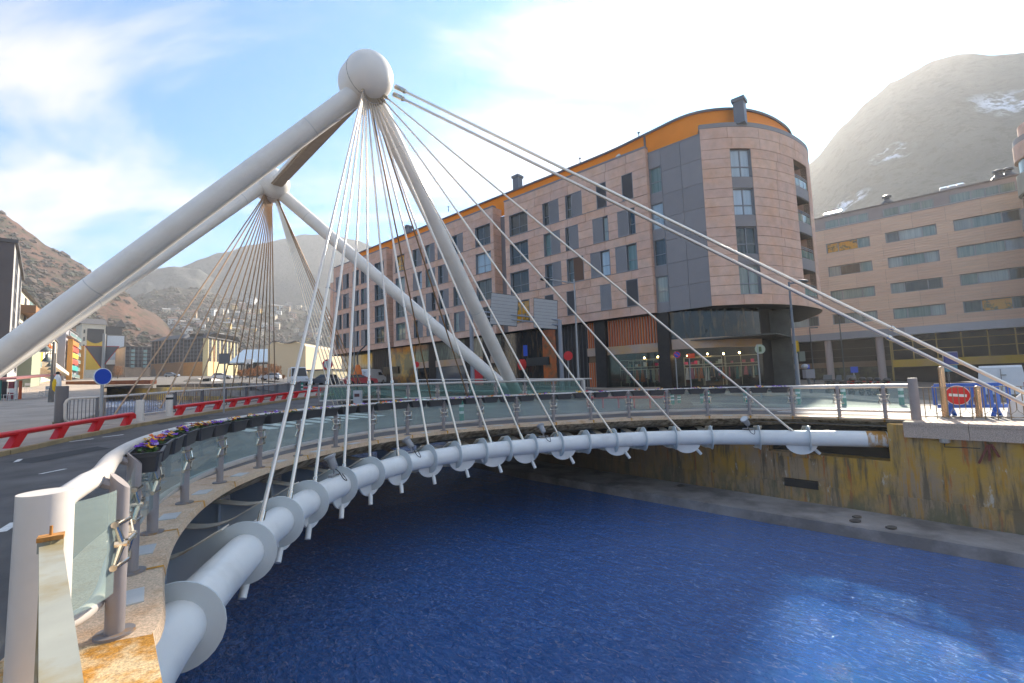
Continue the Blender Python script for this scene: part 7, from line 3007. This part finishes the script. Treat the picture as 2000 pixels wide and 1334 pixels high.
def car(label, loc, rz, m, grp='cars on the far roads'):
    t0 = thing('parked_car', label, 'car', loc, rz, grp)
    prof = [(0, .3), (-.02, .8), (.15, .95), (.55, 1.42), (1.9, 1.46), (2.8, .98), (3.85, .82), (4.0, .55), (3.98, .3)]
    b = MB()
    V = []
    for s_ in (-1, 1):
        for x, z in prof:
            V.append((x, s_ * .86 * (1 - .18 * max(0, (z - .9) / .56)), z))
    n = len(prof)
    b.add(V, [tuple(range(n)), tuple(range(2 * n - 1, n - 1, -1))] + [(i, n + i, n + (i + 1) % n, (i + 1) % n) for i in range(n)])
    b.build('body', m, t0, smooth=30, local=True)
    b = MB()
    for s_ in (-1, 1):
        b.add([(.62, s_ * .74, 1.36), (1.85, s_ * .74, 1.39), (2.55, s_ * .86, 1.02), (.35, s_ * .86, 1.0)], [(0, 1, 2, 3)])
    b.add([(1.98, -.66, 1.40), (1.98, .66, 1.40), (2.76, .8, 1.01), (2.76, -.8, 1.01)], [(0, 1, 2, 3)])
    b.add([(.5, -.66, 1.38), (.5, .66, 1.38), (.12, .8, 1.0), (.12, -.8, 1.0)], [(0, 1, 2, 3)])
    b.build('windows', M_VGL, t0, smooth=0, local=True)
    for s_ in (-1, 1):
        for x_ in (.75, 3.2):
            b = MB()
            b.tube([(x_, s_ * .7, .31), (x_, s_ * .88, .31)], .31, 14)
            b.build('wheel', M_TYRE, t0, local=True)
    return t0
for lb, px, dist, rz, c_ in (('red car near the striped board beyond the cables', 672, 58, 30, (.4, .02, .02)), ('grey car behind the red ringed sign', 655, 64, 160, (.12, .12, .13)), ('silver car passing the beige warehouse', 548, 96, 190, (.5, .5, .52)), ('white car climbing the ramp road below the orange block', 414, 105, 20, (.65, .65, .66)), ('blue grey car on the road before the orange block', 322, 150, 10, (.16, .2, .26))):
    q = at(px, 752, dist)
    q.z = g(q.x, q.y) + .02
    car(lb, q, R(rz), mat('car_paint_' + lb.split()[0] + lb.split()[1], c_, .3))
# motorbikes in a row
def moto(label, loc, rz, m, screen=True, box=True):
    t0 = thing('motorbike', label, 'motorbike', loc, rz, 'motorbikes parked in a row')
    for x_ in (0, 1.35):
        b = MB()
        ring = [(x_ + .29 * math.cos(2 * PI * k / 18), 0, .31 + .29 * math.sin(2 * PI * k / 18)) for k in range(18)]
        b.tube(ring, .055, 7, closed=True)
        b.tube([(x_, -.06, .31), (x_, .06, .31)], .11, 10)
        b.build('wheel', M_TYRE, t0, local=True)
    b = MB()
    b.prism([(.05, -.13, .45), (.45, -.13, .3), (.95, -.13, .32), (1.12, -.13, .75), (1.05, -.13, .98), (.75, -.13, .82), (.4, -.13, .82), (-.15, -.13, .86), (-.2, -.13, .72)], (0, .26, 0))
    b.build('body', m, t0, smooth=0, local=True)
    b = MB()
    b.prism([(-.2, -.14, .87), (.55, -.14, .83), (.6, -.14, .9), (.1, -.14, .97), (-.2, -.14, .96)], (0, .28, 0))
    b.build('seat', M_TYRE, t0, smooth=0, local=True)
    b = MB()
    b.tube([(1.35, .08, .31), (1.12, .08, 1.0)], .03, 7)
    b.tube([(1.35, -.08, .31), (1.12, -.08, 1.0)], .03, 7)
    b.build('fork', M_POLE, t0, local=True)
    b = MB()
    b.tube([(.98, -.36, 1.08), (1.1, -.2, 1.04), (1.1, .2, 1.04), (.98, .36, 1.08)], .022, 7)
    b.build('handlebar', M_POLED, t0, local=True)
    if screen:
        b = MB()
        b.add([(1.15, -.2, .98), (1.15, .2, .98), (.95, .15, 1.42), (.95, -.15, 1.42), (1.16, -.2, .98), (1.16, .2, .98), (.96, .15, 1.42), (.96, -.15, 1.42)], [(0, 1, 2, 3), (7, 6, 5, 4), (0, 4, 5, 1), (2, 6, 7, 3)])
        b.build('windscreen', mat('screen_plastic', (.22, .24, .25), .15), t0, smooth=0, local=True)
    if box:
        b = MB()
        b.ball((-.32, 0, 1.14), .23, 10, 6, (1.0, 1.05, .72))
        b.build('top_box', mat('box_black', (.02, .02, .022), .3), t0, local=True)
        b = MB()
        b.ab(-.56, -.08, .95, -.5, .08, 1.02)
        b.build('tail_lamp', M_TAIL, t0, smooth=0, local=True)
    return t0
mc = [(.03, .03, .032), (.10, .10, .11), (.03, .03, .03), (.35, .02, .03), (.05, .05, .06), (.03, .035, .05), (.2, .2, .2), (.04, .04, .04)]
for i, px in enumerate((1618, 1633, 1648, 1664, 1681, 1696, 1712, 1728)):
    q = at(px, 750, 33.5)
    q.z = g(q.x, q.y) + .12 * 0
    moto('%s motorbike from the left in the parked row, %s' % (ordn(i), ('dark with a tall screen', 'grey scooter', 'black with a screen', 'red scooter with top box', 'black with a round top box', 'navy with a top box', 'grey with a top box', 'black with a low top box')[i]), q, R(62 + 7 * ((i * 5) % 3)), mat('moto_%d' % i, mc[i], .3), i < 5, i > 2)
# temporary road works lamp
p = at(698, 750, 48)
p.z = g(p.x, p.y)
t0 = thing('roadworks_light', 'orange roadworks funnel light on a bent black arm beyond the cables', 'light', p)
c = at(699, 722, 48)
b = MB()
b.lathe([(.45, -.5), (.38, -.1), (.2, .5)], c, 12)
b.build('funnel', mat('works_orange', (.72, .18, .03), .6), t0)
b = MB()
b.tube(spline([p, c + Vector((0, 0, .4)), c + Vector((.0, 0, 1.6)), c + Vector((.9, 0, 2.6))], 5), .07, 8)
b.build('arm', M_POLED, t0)
# bare orange trees by the hall
M_TWIG = mat('rusty_twigs', (.30, .13, .04), .9, var=.3, vscale=.5, coords='World')
M_TRUNK = mat('trunk_bark', (.12, .085, .06), .9)
for i, (px, pt, pb, dist) in enumerate(((480, 722, 752, 118), (492, 720, 752, 112), (506, 716, 752, 116), (518, 720, 752, 110), (530, 712, 752, 108), (541, 716, 752, 112), (468, 724, 752, 122), (229, 716, 748, 140), (553, 735, 752, 110))):
    q = at(px, 760, dist)
    q.z = g(q.x, q.y) - .2
    tpz = at(px, pt, dist).z
    h_ = tpz - q.z
    t0 = thing('bare_tree', 'bare rust coloured tree, %s' % ('third left of the dark hall posts', 'between the hall posts', 'right of the hall posts', 'at the right end of the hall', 'tallest one before the beige wall', 'before the middle of the beige wall', 'leftmost by the hall', 'alone by the blue panelled block', 'lowest one at the road')[i], 'tree', q, 0, 'bare trees beside the hall')
    r3 = random.Random(50 + i)
    b = MB()
    b.tube([q, q + Vector((.1, 0, h_ * .4)), q + Vector((0, .1, h_ * .75))], [.16, .12, .04], 7)
    for k in range(6):
        a = r3.uniform(0, 2 * PI)
        z = h_ * r3.uniform(.3, .55)
        b.tube([q + Vector((.05, 0, z)), q + Vector((math.cos(a) * h_ * .22, math.sin(a) * h_ * .22, z + h_ * .3))], [.06, .02], 5)
    b.build('trunk', M_TRUNK, t0)
    b = MB()
    for k in range(420):
        a = r3.uniform(0, 2 * PI)
        zz = r3.uniform(.3, 1.0)
        rad = h_ * .33 * math.sqrt(r3.random()) * (1.1 - .6 * abs(zz - .6))
        c = q + Vector((rad * math.cos(a), rad * math.sin(a), h_ * zz))
        d_ = Vector((r3.uniform(-.6, .6), r3.uniform(-.6, .6), r3.uniform(.2, 1))) * .55
        w_ = Vector((r3.uniform(-1, 1), r3.uniform(-1, 1), 0)).normalized() * .06
        b.add([c - w_, c + w_, c + d_], [(0, 1, 2)])
    b.build('crown', M_TWIG, t0, smooth=0, kind='stuff')
# grass strip and debris by the corner post
M_GRASS = mat('dry_grass', (.12, .11, .03), .9)
b = MB()
r3 = random.Random(9)
for k in range(260):
    q = Vector((-18.65 + r3.uniform(-.5, .5), 19.5 + r3.uniform(-.4, .6), .52))
    a = r3.uniform(0, 6.28)
    w_ = Vector((math.cos(a), math.sin(a), 0)) * .012
    b.add([q - w_, q + w_, q + Vector((r3.uniform(-.1, .1), r3.uniform(-.1, .1), r3.uniform(.08, .22)))], [(0, 1, 2)])
b.build('grass_tuft', M_GRASS, smooth=0, kind='stuff', origin=(-18.65, 19.5, .52))
# ---- drain pipe, lamp and red braces under the right coping
wq = UV(18.6, 0)
wdir = UV(18.6, 1) - wq
def onwall(px, py):
    return onplane(px, py, wq, wdir)
t0 = thing('red_brace', 'faded red steel braces splayed under the right coping', 'brace', onwall(1928, 905))
for (x0, y0), (x1, y1) in (((1930, 868), (1912, 905)), ((1932, 868), (1933, 900)), ((1936, 868), (1952, 893))):
    b = MB()
    b.bar(onwall(x0, y0), onwall(x1, y1), .10, .05)
    b.build('brace_arm', mat('faded_red', (.17, .03, .02), .7, var=.2, coords='World'), t0, smooth=0)
t0 = thing('wall_lamp', 'small white wall lamp hanging below the right coping with its cable', 'lamp', onwall(1845, 872))
c = onwall(1845, 860)
b = MB()
b.lathe([(.05, -.09), (.12, -.06), (.13, .05), (.08, .1)], c, 14)
b.build('lamp_body', mat('lamp_white', (.42, .36, .3), .5), t0)
b = MB()
b.tube(spline([c, onwall(1845, 872), onwall(1850, 873), onwall(1880, 874), onwall(1915, 876)], 4), .012, 6)
b.build('lamp_cable', M_CORD, t0)
HAZE = .0006
HTOP = 285
# ---------------------------------------------------------------- air
hz = MB()
hz.ab(-2800, -2800, -14, 2700, 2700, HTOP)
hm = bpy.data.materials.new('haze')
hm.use_nodes = True
t = hm.node_tree
t.nodes.clear()
o_ = t.nodes.new('ShaderNodeOutputMaterial')
pv = t.nodes.new('ShaderNodeVolumePrincipled')
pv.inputs['Color'].default_value = (.97, .95, .92, 1)
pv.inputs['Density'].default_value = HAZE
pv.inputs['Anisotropy'].default_value = .35
t.links.new(pv.outputs[0], o_.inputs['Volume'])
hz.build('haze', hm, smooth=0, origin=(0, 0, 0), kind='stuff')
for o in TOKILL:
    for c in KIDS[o.name]:
        bpy.data.objects.remove(c)
    bpy.data.objects.remove(o)
if _tl:
    bpy.data.objects.remove(_tl)
